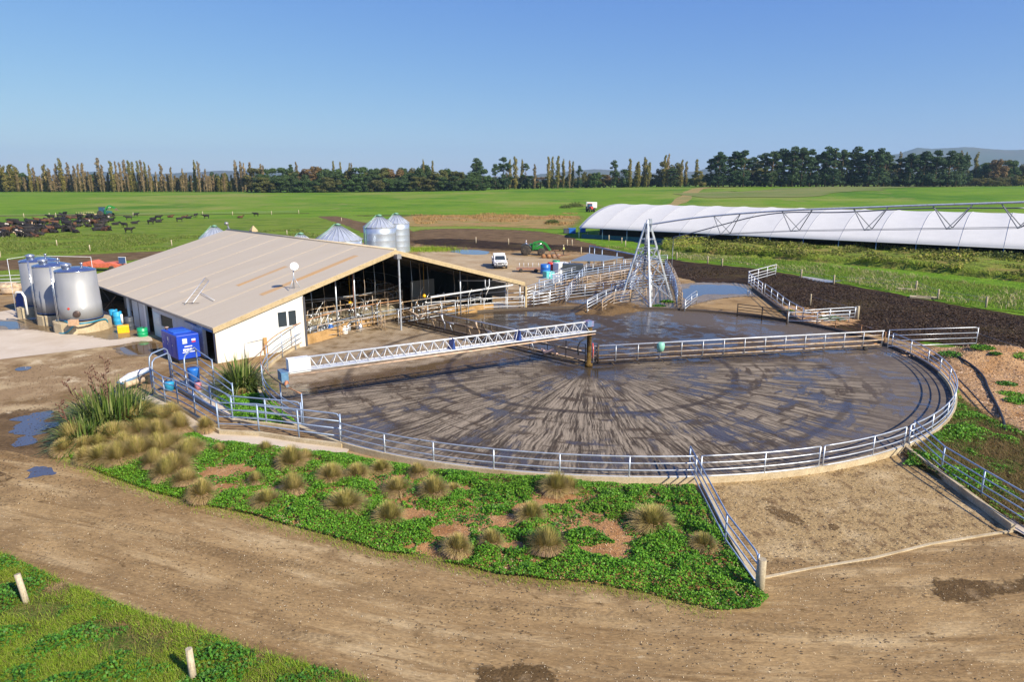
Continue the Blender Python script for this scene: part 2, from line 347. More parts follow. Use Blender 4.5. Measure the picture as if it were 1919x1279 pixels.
DEADW = ground('dead weed ground', (0.22, 0.135, 0.06), [((0.10, 0.115, 0.02), 0.5, 0.45, 0.62), ((0.13, 0.075, 0.035), 1.2, 0.5, 0.7)], 0.95, 1.0, 6, 0.15, fine=0.4, finescale=12)
SLAB = ground('pale concrete slab', (0.56, 0.475, 0.375), [((0.48, 0.39, 0.29), 0.3, 0.45, 0.7), ((0.36, 0.26, 0.17), 0.55, 0.64, 0.74), ((0.64, 0.56, 0.46), 1.0, 0.55, 0.8)], 0.75, 0.15, 14, 0.01, fine=0.07, finescale=20)
WETC = ground('wet concrete', (0.20, 0.145, 0.092), [((0.26, 0.195, 0.13), 0.8, 0.4, 0.7), ((0.14, 0.10, 0.06), 0.6, 0.5, 0.7)], 0.22, 0.1, 10, 0.01, fine=0.1)
YARDG = ground('worn asphalt and dirt', (0.29, 0.205, 0.130), [((0.44, 0.345, 0.235), 0.30, 0.48, 0.60), ((0.19, 0.125, 0.068), 0.20, 0.50, 0.60), ((0.60, 0.51, 0.40), 0.45, 0.58, 0.68), ((0.15, 0.10, 0.06), 2.2, 0.62, 0.72)], 0.8, 0.4, 9, 0.03, fine=0.2, finescale=16)
BED = ground('garden soil', (0.42, 0.235, 0.125), [((0.30, 0.15, 0.075), 0.8, 0.45, 0.62), ((0.52, 0.34, 0.20), 2.5, 0.55, 0.75), ((0.16, 0.095, 0.05), 3.5, 0.63, 0.73)], 0.95, 0.9, 9, 0.08, fine=0.25, finescale=22)
TURF = ground('soil under grass', (0.13, 0.18, 0.035), [((0.20, 0.16, 0.07), 0.8, 0.48, 0.62), ((0.07, 0.12, 0.02), 1.5, 0.45, 0.65)], 0.95, 1, 6, 0.1, fine=0.35, finescale=16)
DITCH = ground('dark ditch soil', (0.065, 0.055, 0.022), [((0.16, 0.12, 0.055), 0.3, 0.5, 0.7)], 0.95, 0.5, 3, 0.1)
TAN = ground('tan field path', (0.30, 0.235, 0.11), [((0.20, 0.20, 0.07), 0.05, 0.45, 0.65)], 0.95, 0.3, 3, 0.1)
def water(name, c, rough=0.03):
    m, n, l, p = new_mat(name); p.inputs['Base Color'].default_value = (*c, 1); p.inputs['Roughness'].default_value = rough; p.inputs['IOR'].default_value = 1.6
    tc = nd(n, 'ShaderNodeTexCoord'); nz = nd(n, 'ShaderNodeTexNoise'); nz.inputs['Scale'].default_value = 5; b = nd(n, 'ShaderNodeBump'); b.inputs['Strength'].default_value = 0.06; b.inputs['Distance'].default_value = 0.02
    l.new(tc.outputs['Object'], nz.inputs['Vector']); l.new(nz.outputs['Fac'], b.inputs['Height']); l.new(b.outputs[0], p.inputs['Normal']); return m
PUD = water('puddle water', (0.075, 0.075, 0.10))

sheet('farm_yard_ground', [(-400, 545), (0, 528), (200, 500), (300, 480), (600, 470), (760, 440), (900, 430), (1080, 440), (1150, 470), (1260, 492), (1330, 520), (1600, 600), (1919, 700), (2400, 900), (2600, 1500), (2200, 2600), (400, 2600), (-900, 2000), (-1200, 1100), (-900, 700)], 0.006, GRAVEL, 0.6)
sheet('cow_paddock', [(-700, 412), (-200, 407), (0, 405), (300, 403), (480, 402), (575, 401), (610, 412), (700, 440), (660, 470), (560, 470), (330, 470), (160, 478), (0, 487), (-300, 500), (-900, 520)], 0.012, PADD, 0.8, 1.0)
soft_sheet('farm_lane', [(-300, 508), (0, 488), (200, 475), (330, 470), (560, 463), (640, 462), (640, 475), (420, 478), (300, 482), (180, 498), (0, 510), (-300, 530)], 0.018, MUDB, 0.8, 1)
sheet('grass_verge', [(-500, 545), (-300, 525), (0, 507), (120, 503), (300, 482), (430, 480), (420, 510), (240, 530), (0, 538), (-200, 550)], 0.024, PADD, 0.5, 0.7)
sheet('dirt_lane', [(575, 399), (600, 399), (640, 407), (700, 422), (770, 425), (790, 470), (700, 470), (690, 440), (640, 420), (590, 405)], 0.024, MUDB, 0.6, 0.8)
soft_sheet('reed_bed', [(700, 415), (760, 405), (800, 402), (950, 400), (1085, 398), (1090, 412), (1075, 425), (1060, 431), (900, 424), (800, 425), (740, 425)], 0.03, DRYV, 2.0, 2)
sheet('ditch_bank', [(630, 402), (700, 396), (860, 394), (1060, 390), (1085, 392), (1085, 399), (930, 400), (800, 404), (690, 406)], 0.036, DITCH, 1.5, 0.8, 2)
soft_sheet('brown_track', [(770, 432), (850, 428), (1000, 432), (1060, 442), (1150, 468), (1120, 474), (1000, 470), (860, 472), (790, 460), (760, 450)], 0.036, MUDB, 1.2, 1)
soft_sheet('dark_wheel_ruts', [(770, 450), (850, 447), (960, 456), (1100, 462), (1190, 475), (1230, 490), (1180, 488), (1080, 470), (960, 470), (850, 462), (780, 458)], 0.044, MUD, 0.8, 0.8)
soft_sheet('gravel_yard', [(770, 470), (860, 474), (960, 478), (1060, 488), (1110, 505), (1080, 530), (1010, 545), (900, 545), (860, 520), (820, 500)], 0.044, BEIGE, 0.8, 0.8)
sheet('field_verge', [(1120, 460), (1085, 452), (1060, 440), (1075, 434), (1200, 440), (1500, 445), (2300, 470), (2700, 700), (2300, 660), (1919, 588), (1800, 574), (1600, 535), (1500, 515), (1400, 500), (1290, 490), (1200, 478)], 0.05, ROUGHG, 0.7, 0.6)
sheet('mud_paddock', [(1240, 484), (1290, 492), (1400, 502), (1500, 517), (1600, 537), (1800, 576), (1919, 592), (2400, 680), (2400, 800), (2000, 690), (1890, 668), (1800, 648), (1700, 640), (1620, 625), (1500, 612), (1460, 590), (1400, 545), (1300, 530), (1250, 510)], 0.058, MUD, 0.35, 0.4)
soft_sheet('wet_race', [(1100, 560), (1180, 545), (1290, 530), (1400, 532), (1425, 548), (1440, 560), (1400, 556), (1340, 562), (1300, 576), (1220, 590), (1120, 590)], 0.066, WETC, 0.4, 0.4)
sheet('puddle', [(1290, 535), (1350, 535), (1400, 540), (1412, 552), (1370, 554), (1320, 552), (1300, 566), (1285, 562), (1278, 545)], 0.072, PUD, 0.5, 0.25, 2, 0.8)
soft_sheet('sandy_entry', [(1285, 578), (1300, 572), (1345, 562), (1400, 557), (1440, 560), (1480, 580), (1500, 602), (1470, 618), (1400, 606), (1330, 597), (1280, 592)], 0.078, GRAVEL, 0.3, 0.3)
soft_sheet('sand_fill', [(1455, 575), (1500, 575), (1545, 585), (1610, 600), (1600, 612), (1530, 612), (1490, 600)], 0.084, SAND, 0.3, 0.3)
sheet('sand_mound_ground', [(1640, 668), (1700, 662), (1800, 650), (1919, 668), (2200, 730), (2200, 900), (1919, 835), (1800, 800), (1740, 800), (1700, 700)], 0.084, SAND, 0.4)
sheet('weed_patch', [(1790, 740), (1850, 790), (1919, 820), (2200, 880), (2300, 1100), (1919, 1000), (1700, 862), (1700, 845), (1740, 815), (1785, 770)], 0.09, DEADW, 0.3)
sheet('puddle', [(836, 470), (880, 468), (920, 472), (915, 478), (870, 478)], 0.052, PUD, 0.4, 0.4)
sheet('puddle', [(1490, 518), (1520, 520), (1560, 527), (1590, 526), (1560, 532), (1520, 528)], 0.066, PUD, 0.3, 0.3)
sheet('puddle', [(1180, 452), (1215, 450), (1300, 460), (1290, 463), (1200, 458)], 0.06, PUD, 0.3, 0.3)
soft_sheet('worn_asphalt', [(-900, 730), (-300, 690), (0, 672), (180, 645), (290, 622), (330, 640), (420, 690), (410, 760), (290, 760), (250, 760), (150, 800), (115, 850), (120, 885), (180, 930), (0, 960), (-600, 1000)], 0.02, YARDG, 0.4, 0.5)
sheet('concrete_apron', [(-600, 615), (0, 585), (60, 575), (190, 575), (245, 598), (280, 628), (286, 640), (190, 652), (0, 675), (-600, 745)], 0.034, SLAB, 0.03, 0.5, 0)
soft_sheet('wet_patch', [(-200, 608), (20, 600), (60, 598), (110, 608), (200, 612), (240, 606), (270, 622), (272, 630), (240, 634), (200, 640), (160, 628), (105, 626), (60, 618), (0, 620), (-200, 622)], 0.040, WETC, 0.25, 0.3)
sheet('puddle', [(-150, 604), (10, 603), (42, 605), (44, 612), (30, 618), (15, 616), (0, 612), (-150, 614)], 0.046, PUD, 0.25, 0.2)
soft_sheet('wet_patch', [(215, 650), (260, 640), (300, 642), (300, 668), (250, 670), (220, 665)], 0.040, WETC, 0.15, 0.15)
sheet('puddle', [(222, 652), (285, 642), (298, 650), (290, 664), (250, 668), (225, 662)], 0.046, water('shallow puddle water', (0.14, 0.09, 0.045)), 0.2, 0.2)
sheet('puddle', [(28, 691), (45, 688), (62, 688), (55, 696), (30, 698)], 0.046, PUD, 0.12, 0.15)
soft_sheet('wet_patch', [(-60, 790), (60, 765), (120, 770), (135, 800), (120, 850), (100, 900), (20, 910), (-80, 860)], 0.030, MUDB, 0.4, 0.3)
sheet('puddle', [(35, 778), (95, 774), (100, 790), (88, 812), (60, 830), (25, 836), (32, 805)], 0.046, PUD, 0.5, 0.12, 2, 1.1)
sheet('puddle', [(60, 878), (85, 874), (112, 888), (90, 896), (36, 903), (55, 893)], 0.046, PUD, 0.25, 0.12, 2, 1.5)
sheet('puddle', [(200, 738), (232, 734), (236, 744), (212, 748)], 0.046, PUD, 0.1, 0.12)

def track():
    P = [G(*q) for q in [(-700, 850), (-300, 905), (0, 968), (300, 1040), (600, 1118), (900, 1180), (1300, 1225), (1700, 1235), (2100, 1215), (2500, 1190)]]; P = dens(chaikin(P, 3, False), .6, False); V, UV, F = [], [], []; L = 0; m = 26; Wd = 11.0
    for i, p in enumerate(P):
        if i: L += (p - P[i - 1]).length
        t = (P[min(i + 1, len(P) - 1)] - P[max(i - 1, 0)]); nn = Vector((-t.y, t.x, 0)).normalized()
        for k in range(m + 1):
            u = (k / m - .5) * Wd; e = (.35 * fbm(p.x, p.y, .6, 4) if k in (0, m) else 0); q = p + nn * (u + e)
            z = .016 + .012 * (fbm(u * 2.3, L * .10, 1, 3, 4.0)) + .010 * fbm(u, L * .8, 1.5, 3, 2.0); edge = min(k, m - k) / 3; V.append((q.x, q.y, .012 + max(z, 0) * min(edge, 1) + .004)); UV.append((u, L))
    for i in range(len(P) - 1):
        for k in range(m): F.append((i * (m + 1) + k, i * (m + 1) + k + 1, (i + 1) * (m + 1) + k + 1, (i + 1) * (m + 1) + k))
    me = np_mesh('dirt_track', V, F, True); uv = me.uv_layers.new(name='UV'); li = np.empty(len(me.loops), np.int32); me.loops.foreach_get('vertex_index', li); uv.data.foreach_set('uv', np.array(UV, np.float32)[li].ravel())
    m_ = ground('track dirt with wheel marks', (0.355, 0.248, 0.142), [((0.235, 0.155, 0.085), .55, .42, .64, (1, .16, 1)), ((0.46, 0.35, 0.225), 1.3, .5, .68, (1, .12, 1)), ((0.20, 0.13, 0.07), 2.2, .57, .68, (1, .08, 1)), ((0.24, 0.165, 0.095), .8, .5, .66, (1, .7, 1)), ((0.21, 0.14, 0.08), .35, .52, .68, (.8, .3, 1)), ((0.13, 0.085, 0.045), 3.5, .60, .70, (1, .5, 1)), ((0.5, 0.41, 0.30), 5.0, .62, .74)], .95, .8, 5, .06, coord='UV', stretch=(1, .35, 1), fine=.3, finescale=14)
    n = m_.node_tree.nodes; l = m_.node_tree.links; p = n['Principled BSDF']
    def M(op, a, b=None):
        x = nd(n, 'ShaderNodeMath', operation=op)
        for i, v in enumerate((a, b)):
            if v is None: continue
            if isinstance(v, (int, float)): x.inputs[i].default_value = v
            else: l.new(v, x.inputs[i])
        return x.outputs[0]
    tc = nd(n, 'ShaderNodeTexCoord'); sx = nd(n, 'ShaderNodeSeparateXYZ'); l.new(tc.outputs['UV'], sx.inputs[0]); U, W = sx.outputs[0], sx.outputs[1]; nz = nd(n, 'ShaderNodeTexNoise'); nz.inputs['Scale'].default_value = .12; mpv = nd(n, 'ShaderNodeMapping'); mpv.inputs['Scale'].default_value = (0, 1, 0); l.new(tc.outputs['UV'], mpv.inputs[0]); l.new(mpv.outputs[0], nz.inputs['Vector'])
    wb = M('MULTIPLY', M('SUBTRACT', nz.outputs['Fac'], .5), 3.2); msk = None
    for cc, w_, k_ in ((-3.4, .20, 1), (-1.7, .20, 1), (.9, .24, -.7), (2.9, .24, -.7), (4.2, .15, .4)):
        d = M('ABSOLUTE', M('SUBTRACT', M('SUBTRACT', U, cc), M('MULTIPLY', wb, k_))); q = nd(n, 'ShaderNodeMapRange', interpolation_type='SMOOTHSTEP'); l.new(d, q.inputs[0]); q.inputs[1].default_value = w_ + .05; q.inputs[2].default_value = w_ - .05; msk = q.outputs[0] if msk is None else M('MAXIMUM', msk, q.outputs[0])
    fd = nd(n, 'ShaderNodeTexNoise'); fd.inputs['Scale'].default_value = .5; fd.inputs['Detail'].default_value = 5; l.new(tc.outputs['UV'], fd.inputs['Vector']); fr_ = nd(n, 'ShaderNodeMapRange'); l.new(fd.outputs['Fac'], fr_.inputs[0]); fr_.inputs[1].default_value = .42; fr_.inputs[2].default_value = .6; msk = M('MULTIPLY', msk, fr_.outputs[0])
    cl = M('GREATER_THAN', M('SINE', M('ADD', M('MULTIPLY', W, 32.0), M('MULTIPLY', M('ABSOLUTE', M('SINE', M('MULTIPLY', U, 7.0))), 4.0))), .0)
    src = p.inputs['Base Color'].links[0].from_socket; vm = nd(n, 'ShaderNodeVectorMath', operation='SCALE'); l.new(src, vm.inputs[0]); l.new(M('SUBTRACT', 1.0, M('MULTIPLY', msk, M('ADD', .08, M('MULTIPLY', cl, .16)))), vm.inputs['Scale']); l.new(vm.outputs[0], p.inputs['Base Color'])
    b2 = nd(n, 'ShaderNodeBump'); b2.inputs['Strength'].default_value = .5; b2.inputs['Distance'].default_value = .03; l.new(M('MULTIPLY', msk, M('SUBTRACT', M('MULTIPLY', cl, -1.0), .5)), b2.inputs['Height']); l.new(p.inputs['Normal'].links[0].from_socket, b2.inputs['Normal']); l.new(b2.outputs[0], p.inputs['Normal'])
    o = link_mesh('dirt_track', me, m_); o['kind'] = 'structure'
track()
soft_sheet('yards_mud', [(985, 572), (1010, 545), (1050, 515), (1100, 498), (1200, 492), (1262, 510), (1285, 560), (1275, 582), (1180, 578), (1100, 585), (1000, 584)], .050, MUDB, .5, .4)
soft_sheet('puddle', [(1050, 566), (1095, 562), (1150, 556), (1190, 560), (1150, 568), (1100, 572)], .056, PUD, .2, .2)
# far strips that follow the rising land
def ribbon(name, pts, wd, mat, lift=0.12, kind='structure'):
    P = [G(*p) for p in pts]; P = dens(chaikin(P, 1, False), 8, False); V = []
    for i, p in enumerate(P):
        t = P[min(i + 1, len(P) - 1)] - P[max(i - 1, 0)]; nn = Vector((-t.y, t.x, 0)).normalized(); ww = wd * (1 + 0.5 * fbm(p.x, p.y, 0.02))
        for s in (-1, 1):
            q = p + nn * s * ww / 2; V.append((q.x, q.y, terr(q.x, q.y) + lift))
    F = [(2 * i, 2 * i + 1, 2 * i + 3, 2 * i + 2) for i in range(len(P) - 1)]
    o = link_mesh(name, np_mesh(name, V, F), mat); o['kind'] = kind; return o
ribbon('field_ditch', [(-300, 408), (0, 405), (300, 403), (580, 400)], 2.6, DITCH, 0.05)
ribbon('field_path', [(1080, 384), (1180, 375), (1260, 363), (1300, 353), (1330, 351)], 7, TAN)
ribbon('field_strip', [(1130, 386), (1300, 378), (1500, 376), (1919, 366), (2300, 355)], 14, ground('yellow green crop', (0.17, 0.26, 0.02), [((0.12, 0.21, 0.02), 0.1, 0.4, 0.6)], 0.95, 0.3, 2, 0.1), 0.15)
ribbon('field_edge', [(1290, 356), (1500, 354), (1919, 345), (2300, 338)], 60, ground('pale stubble', (0.20, 0.20, 0.075), [((0.12, 0.17, 0.04), 0.02, 0.4, 0.6, (1, 4, 1))], 0.95, 0.3, 2, 0.1), 0.2)
ribbon('dry_strip', [(-300, 411), (0, 406), (100, 403), (180, 403)], 3, MUDB, 0.08)

# ------------------------------------------------------------------ the round holding yard
YC = G(1103, 690)
KP = [(639,836),(718,862),(815,876),(927,890),(1050,896),(1178,906),(1312,908),(1428,897),(1533,885),(1622,862),(1694,842),(1740,820),(1771,796),(1786,774),(1788,750),(1777,725),(1757,705),(1729,688),(1696,670),(1612,635),(1569,622),(1473,605),(1380,594),(1280,586),(1180,580),(1100,580),(1000,583),(910,588),(860,591),(787,595),(705,610),(640,630),(575,650),(546,658),(521,673),(499,700),(490,738),(530,784),(567,808)]
kq = [G(*p) - YC for p in KP]; kth = np.array([math.atan2(q.y, q.x) for q in kq]); kr = np.array([math.hypot(q.x, q.y) for q in kq])
A_ = np.stack([np.ones_like(kth)] + [f(k * kth) for k in (1, 2, 3, 4) for f in (np.cos, np.sin)], 1)
kc = np.linalg.lstsq(A_, kr, rcond=None)[0]
print('yard fit', kc.round(2), 'max res', np.abs(A_ @ kc - kr).max().round(2))
def RK(th): return float(kc[0] + sum(kc[2 * k - 1] * math.cos(k * th) + kc[2 * k] * math.sin(k * th) for k in (1, 2, 3, 4)))
def KPT(th, dr=0.0, z=0.0): r = RK(th) + dr; return Vector((YC.x + r * math.cos(th), YC.y + r * math.sin(th), z))
def TH(px, py): q = G(px, py) - YC; return math.atan2(q.y, q.x)
def arcpts(t0, t1, step=0.5, dr=0.0, z=0.0):
    n = max(2, int(abs(t1 - t0) * 20 / step)); return [KPT(t0 + (t1 - t0) * i / n, dr, z) for i in range(n + 1)]

def yard_material():
    m, n, l, p = new_mat('wet grooved concrete')
    tc = nd(n, 'ShaderNodeTexCoord'); sx = nd(n, 'ShaderNodeSeparateXYZ'); l.new(tc.outputs['Object'], sx.inputs[0])
    def M(op, a, b=None, c=None):
        x = nd(n, 'ShaderNodeMath', operation=op)
        for i, v in enumerate((a, b, c)):
            if v is None: continue
            if isinstance(v, (int, float)): x.inputs[i].default_value = v
            else: l.new(v, x.inputs[i])
        return x.outputs[0]
    def MR(v, a, b, c=0.0, d=1.0, interp='SMOOTHSTEP'):
        x = nd(n, 'ShaderNodeMapRange', interpolation_type=interp); l.new(v, x.inputs[0])
        for i, q in enumerate((a, b, c, d)): x.inputs[i + 1].default_value = q
        return x.outputs[0]
    def NZ(v, s, d=6, r=0.6, w=None):
        x = nd(n, 'ShaderNodeTexNoise'); x.inputs['Scale'].default_value = s; x.inputs['Detail'].default_value = d; x.inputs['Roughness'].default_value = r
        l.new(v, x.inputs['Vector']); return x.outputs['Fac']
    def MIX(f, a, b):
        x = nd(n, 'ShaderNodeMix', data_type='RGBA')
        if isinstance(f, float): x.inputs[0].default_value = f
        else: l.new(f, x.inputs[0])
        for i, v in ((6, a), (7, b)):
            if isinstance(v, tuple): x.inputs[i].default_value = (*v, 1)
            else: l.new(v, x.inputs[i])
        return x.outputs[2]
    X, Y = sx.outputs[0], sx.outputs[1]
    wob = NZ(tc.outputs['Object'], 0.35, 4)
    th = M('ARCTAN2', Y, X); r = M('SQRT', M('ADD', M('MULTIPLY', X, X), M('MULTIPLY', Y, Y)))
    thw = M('ADD', th, M('MULTIPLY', M('SUBTRACT', wob, 0.5), 0.05))
    cb = nd(n, 'ShaderNodeCombineXYZ'); l.new(M('MULTIPLY', M('COSINE', thw), 9.0), cb.inputs[0]); l.new(M('MULTIPLY', M('SINE', thw), 9.0), cb.inputs[1]); l.new(M('MULTIPLY', r, 0.22), cb.inputs[2])
    s1 = NZ(cb.outputs[0], 2.4, 9, 0.80);              # broad radial streaks
    def CB(rs, sc_):
        q = nd(n, 'ShaderNodeCombineXYZ'); l.new(M('MULTIPLY', M('COSINE', thw), sc_), q.inputs[0]); l.new(M('MULTIPLY', M('SINE', thw), sc_), q.inputs[1]); l.new(M('MULTIPLY', r, rs), q.inputs[2]); return q.outputs[0]
    s2 = M('ADD', M('MULTIPLY', NZ(CB(.35, 60.0), 1.0, 4, 0.7), .55), M('MULTIPLY', NZ(CB(.5, 150.0), 1.0, 3, 0.6), .45))              # fine radial streaks
    big = NZ(tc.outputs['Object'], 0.22, 5, 0.6)
    med = NZ(tc.outputs['Object'], 1.1, 7, 0.65)
    # wetness by sector: the swept back half is wet, the front is streaked and drying
    s1 = NZ(CB(.30, 24.0), 1.0, 8, 0.75); arcs = NZ(CB(1.3, 5.0), 1.0, 6, .65)
    back = MR(M('ADD', Y, M('MULTIPLY', M('SUBTRACT', big, 0.5), 10.0)), -0.5, 2.0)
    leftback = MR(M('ADD', M('ADD', X, M('MULTIPLY', Y, 1.05)), M('MULTIPLY', M('SUBTRACT', med, 0.5), 3.0)), -1.0, 1.0)   # 0 on the shed side of the left gate
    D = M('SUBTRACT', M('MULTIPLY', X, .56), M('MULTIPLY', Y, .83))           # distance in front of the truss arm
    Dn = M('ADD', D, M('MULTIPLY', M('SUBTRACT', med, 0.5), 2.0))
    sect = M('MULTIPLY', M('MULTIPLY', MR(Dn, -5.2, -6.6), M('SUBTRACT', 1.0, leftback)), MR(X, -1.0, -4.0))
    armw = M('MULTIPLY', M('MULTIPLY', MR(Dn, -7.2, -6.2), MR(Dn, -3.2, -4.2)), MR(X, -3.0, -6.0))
    wetb = M('MULTIPLY', back, leftback)
    wet1 = M('MULTIPLY', MR(M('ADD', M('MULTIPLY', s1, 0.62), M('MULTIPLY', big, 0.38)), 0.485, 0.565), .9)
    wet1 = M('MAXIMUM', wet1, M('MULTIPLY', MR(arcs, .52, .60), .9))
    wet1 = M('MULTIPLY', wet1, M('SUBTRACT', 1.0, M('MULTIPLY', sect, .75)))
    wet = M('MAXIMUM', M('MAXIMUM', wetb, wet1), armw)
    wet = M('MAXIMUM', wet, MR(M('ADD', r, M('MULTIPLY', M('SUBTRACT', med, 0.5), 4.0)), 4.0, 2.0))
    ring = M('MULTIPLY', MR(M('ABSOLUTE', M('SUBTRACT', M('ADD', r, M('MULTIPLY', M('SUBTRACT', med, 0.5), 0.35)), 9.2)), 0.30, 0.12), MR(med, .35, .55, .35, .8))
    outer = M('MULTIPLY', MR(M('ADD', r, M('MULTIPLY', M('SUBTRACT', big, 0.5), 5.0)), 14.5, 18.0), M('MAXIMUM', MR(X, 0.0, 8.0), MR(Y, -6.0, -14.0, 0.0, .45)))
    dry = MIX(MR(s2, 0.43, 0.57), (0.300, 0.245, 0.180), (0.050, 0.038, 0.028))
    dry = MIX(M('MULTIPLY', MR(s1, 0.50, 0.38), .55), dry, (0.305, 0.248, 0.182))
    bar = MIX(MR(NZ(tc.outputs['Object'], 0.9, 8, 0.7), 0.42, 0.66), (0.345, 0.27, 0.185), (0.19, 0.13, 0.07))
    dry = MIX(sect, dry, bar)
    wetc = MIX(MR(big, 0.42, 0.58), (0.048, 0.029, 0.014), (0.030, 0.023, 0.017))
    wetc = MIX(MR(s2, 0.47, 0.60), wetc, (0.070, 0.052, 0.035))
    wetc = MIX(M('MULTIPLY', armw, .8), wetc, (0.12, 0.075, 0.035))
    c = MIX(M('MULTIPLY', wet, 0.90), dry, wetc)
    c = MIX(M('MULTIPLY', outer, 0.72), c, (0.125, 0.100, 0.078)); c = MIX(ring, c, (0.040, 0.031, 0.028))
    ring2 = M('MULTIPLY', MR(M('ABSOLUTE', M('SUBTRACT', M('ADD', r, M('MULTIPLY', M('SUBTRACT', med, 0.5), 0.5)), 15.4)), 0.35, 0.10), MR(big, .42, .58, .1, .7)); c = MIX(ring2, c, (0.045, 0.035, 0.030))
    # fine grooves of the floor
    gro = nd(n, 'ShaderNodeTexWave'); gro.inputs['Scale'].default_value = 1.9; gro.inputs['Distortion'].default_value = 0.4; gro.inputs['Detail'].default_value = 1
    l.new(tc.outputs['Object'], gro.inputs['Vector']); gr = MR(gro.outputs['Fac'], 0.2, 0.8, 0.95, 1.03)
    blot = MR(NZ(tc.outputs['Object'], 2.6, 8, 0.75), 0.60, 0.70)
    c = MIX(M('MULTIPLY', blot, 0.7), c, (0.075, 0.05, 0.03))
    vm = nd(n, 'ShaderNodeVectorMath', operation='SCALE'); l.new(c, vm.inputs[0]); l.new(gr, vm.inputs['Scale']); l.new(vm.outputs[0], p.inputs['Base Color'])
    pool = MR(M('ADD', M('MULTIPLY', big, 0.6), M('MULTIPLY', med, 0.4)), 0.47, 0.56)
    wl = M('MAXIMUM', M('MULTIPLY', wet, M('ADD', 0.38, M('MULTIPLY', pool, 0.62))), M('MULTIPLY', outer, 0.30))
    l.new(MR(wl, 0.0, 1.0, 0.78, 0.12), p.inputs['Roughness']); l.new(MR(wl, 0.3, 1.0, 0.12, 0.42), p.inputs['Specular IOR Level'])
    b = nd(n, 'ShaderNodeBump'); b.inputs['Distance'].default_value = 0.015
    l.new(MR(wl, 0.2, 0.9, 0.5, 0.10), b.inputs['Strength']); l.new(NZ(tc.outputs['Object'], 9, 6, 0.7), b.inputs['Height']); l.new(b.outputs[0], p.inputs['Normal'])
    return m
def build_yard():
    V = [(0, 0, 0)]; n = 180; rings = 12
    for j in range(1, rings + 1):
        for i in range(n):
            th = 2 * math.pi * i / n; r = (RK(th) - 0.02) * j / rings; V.append((r * math.cos(th), r * math.sin(th), 0))
    bm = bmesh.new(); vs = [bm.verts.new(v) for v in V]
    for i in range(n): bm.faces.new((vs[0], vs[1 + i], vs[1 + (i + 1) % n]))
    for j in range(rings - 1):
        a = 1 + j * n; b = a + n
        for i in range(n): bm.faces.new((vs[a + i], vs[b + i], vs[b + (i + 1) % n], vs[a + (i + 1) % n]))
    me = bpy.data.meshes.new('holding_yard_floor'); bm.to_mesh(me); bm.free(); return me
yf = link_mesh('holding_yard_floor', build_yard(), yard_material()); yf.location = (YC.x, YC.y, 0.10); yf['kind'] = 'structure'
def wall_strip(mb, inner, outer, z0, z1):
    n = len(inner); vs = []
    for a, b in zip(inner, outer): vs += [(a.x, a.y, z0), (a.x, a.y, z1), (b.x, b.y, z1), (b.x, b.y, z0)]
    fs = []
    for i in range(n - 1):
        for k in range(4): fs.append((i * 4 + k, i * 4 + (k + 1) % 4, (i + 1) * 4 + (k + 1) % 4, (i + 1) * 4 + k))
    fs += [(0, 1, 2, 3), tuple((n - 1) * 4 + k for k in (3, 2, 1, 0))]
    mb.add(vs, fs)
t_a = TH(567, 808); t_end = TH(575, 650) - 2 * math.pi if TH(575, 650) > t_a else TH(575, 650)
kb = MB(); tA = TH(575, 650); tB = TH(705, 610)                        # kerb from the barn anticlockwise to the far side
kpts_i = arcpts(tA, tB - 2 * math.pi if False else tA + ((tB - tA) % (2 * math.pi)) , 0.5, -0.02) if False else None
th0 = tA; th1 = tB + 2 * math.pi if tB < tA else tB                     # angles run anticlockwise: barn corner -> left -> front -> right -> far
thr = TH(1757, 705)
while thr < th0: thr += 2 * math.pi
for (a0_, a1_, m_, lb_) in ((th0, thr, CONC, 'pale concrete kerb round the near rim of the circular yard'), (thr, th1, simple('dark wet concrete', (.09, .065, .045), .6), 'dark wet kerb round the far rim of the circular yard')):
    ang = [a0_ + (a1_ - a0_) * i / 160 for i in range(161)]; kb = MB(); wall_strip(kb, [KPT(a, -0.02) for a in ang], [KPT(a, 0.20) for a in ang], 0.0, 0.30); tag(kb.build('yard_kerb', m_), lb_, 'kerb')

# ------------------------------------------------------------------ pipe fences
def fence(name, pts, posts, rails, top, mat, label, cat='railing', group=None, r=0.028, pr=0.034, base=0.0, postmat=None, bend=(False, False), mats=None, zf=None):
    """pts: path of the rails, posts: list of points, rails: list of heights above base"""
    o = empty(name, posts[0] if posts else pts[0], label, cat, group)
    for p in posts:
        b = MB(); zz = zf(p) if zf else 0; b.tube([(p.x, p.y, zz), (p.x, p.y, base + top + zz)], pr, 8); b.build('post', postmat or mat, o)
    for k, h in enumerate(rails):
        P = [Vector((p.x, p.y, base + h + (zf(p) if zf else 0))) for p in pts]
        if k == len(rails) - 1:
            for e in (0, 1):
                if bend[e]:
                    if e == 0: a, b_ = P[0], P[1]
                    else: a, b_ = P[-1], P[-2]
                    d = (b_ - a).normalized() * min(0.3, (b_ - a).length * 0.6)
                    arc = [a + Vector((0, 0, -0.32)), a + Vector((0, 0, -0.12)) + d * 0.12, a + d * 0.45 + Vector((0, 0, -0.02)), a + d]
                    P = arc + P[1:] if e == 0 else P[:-1] + arc[::-1]
        b = MB(); b.tube(P, r * (1.15 if k == len(rails) - 1 else 1.0), 8); b.build('rail', (mats[k] if mats else mat), o)
    return o
RH = [0.30, 0.58, 0.88, 1.18]
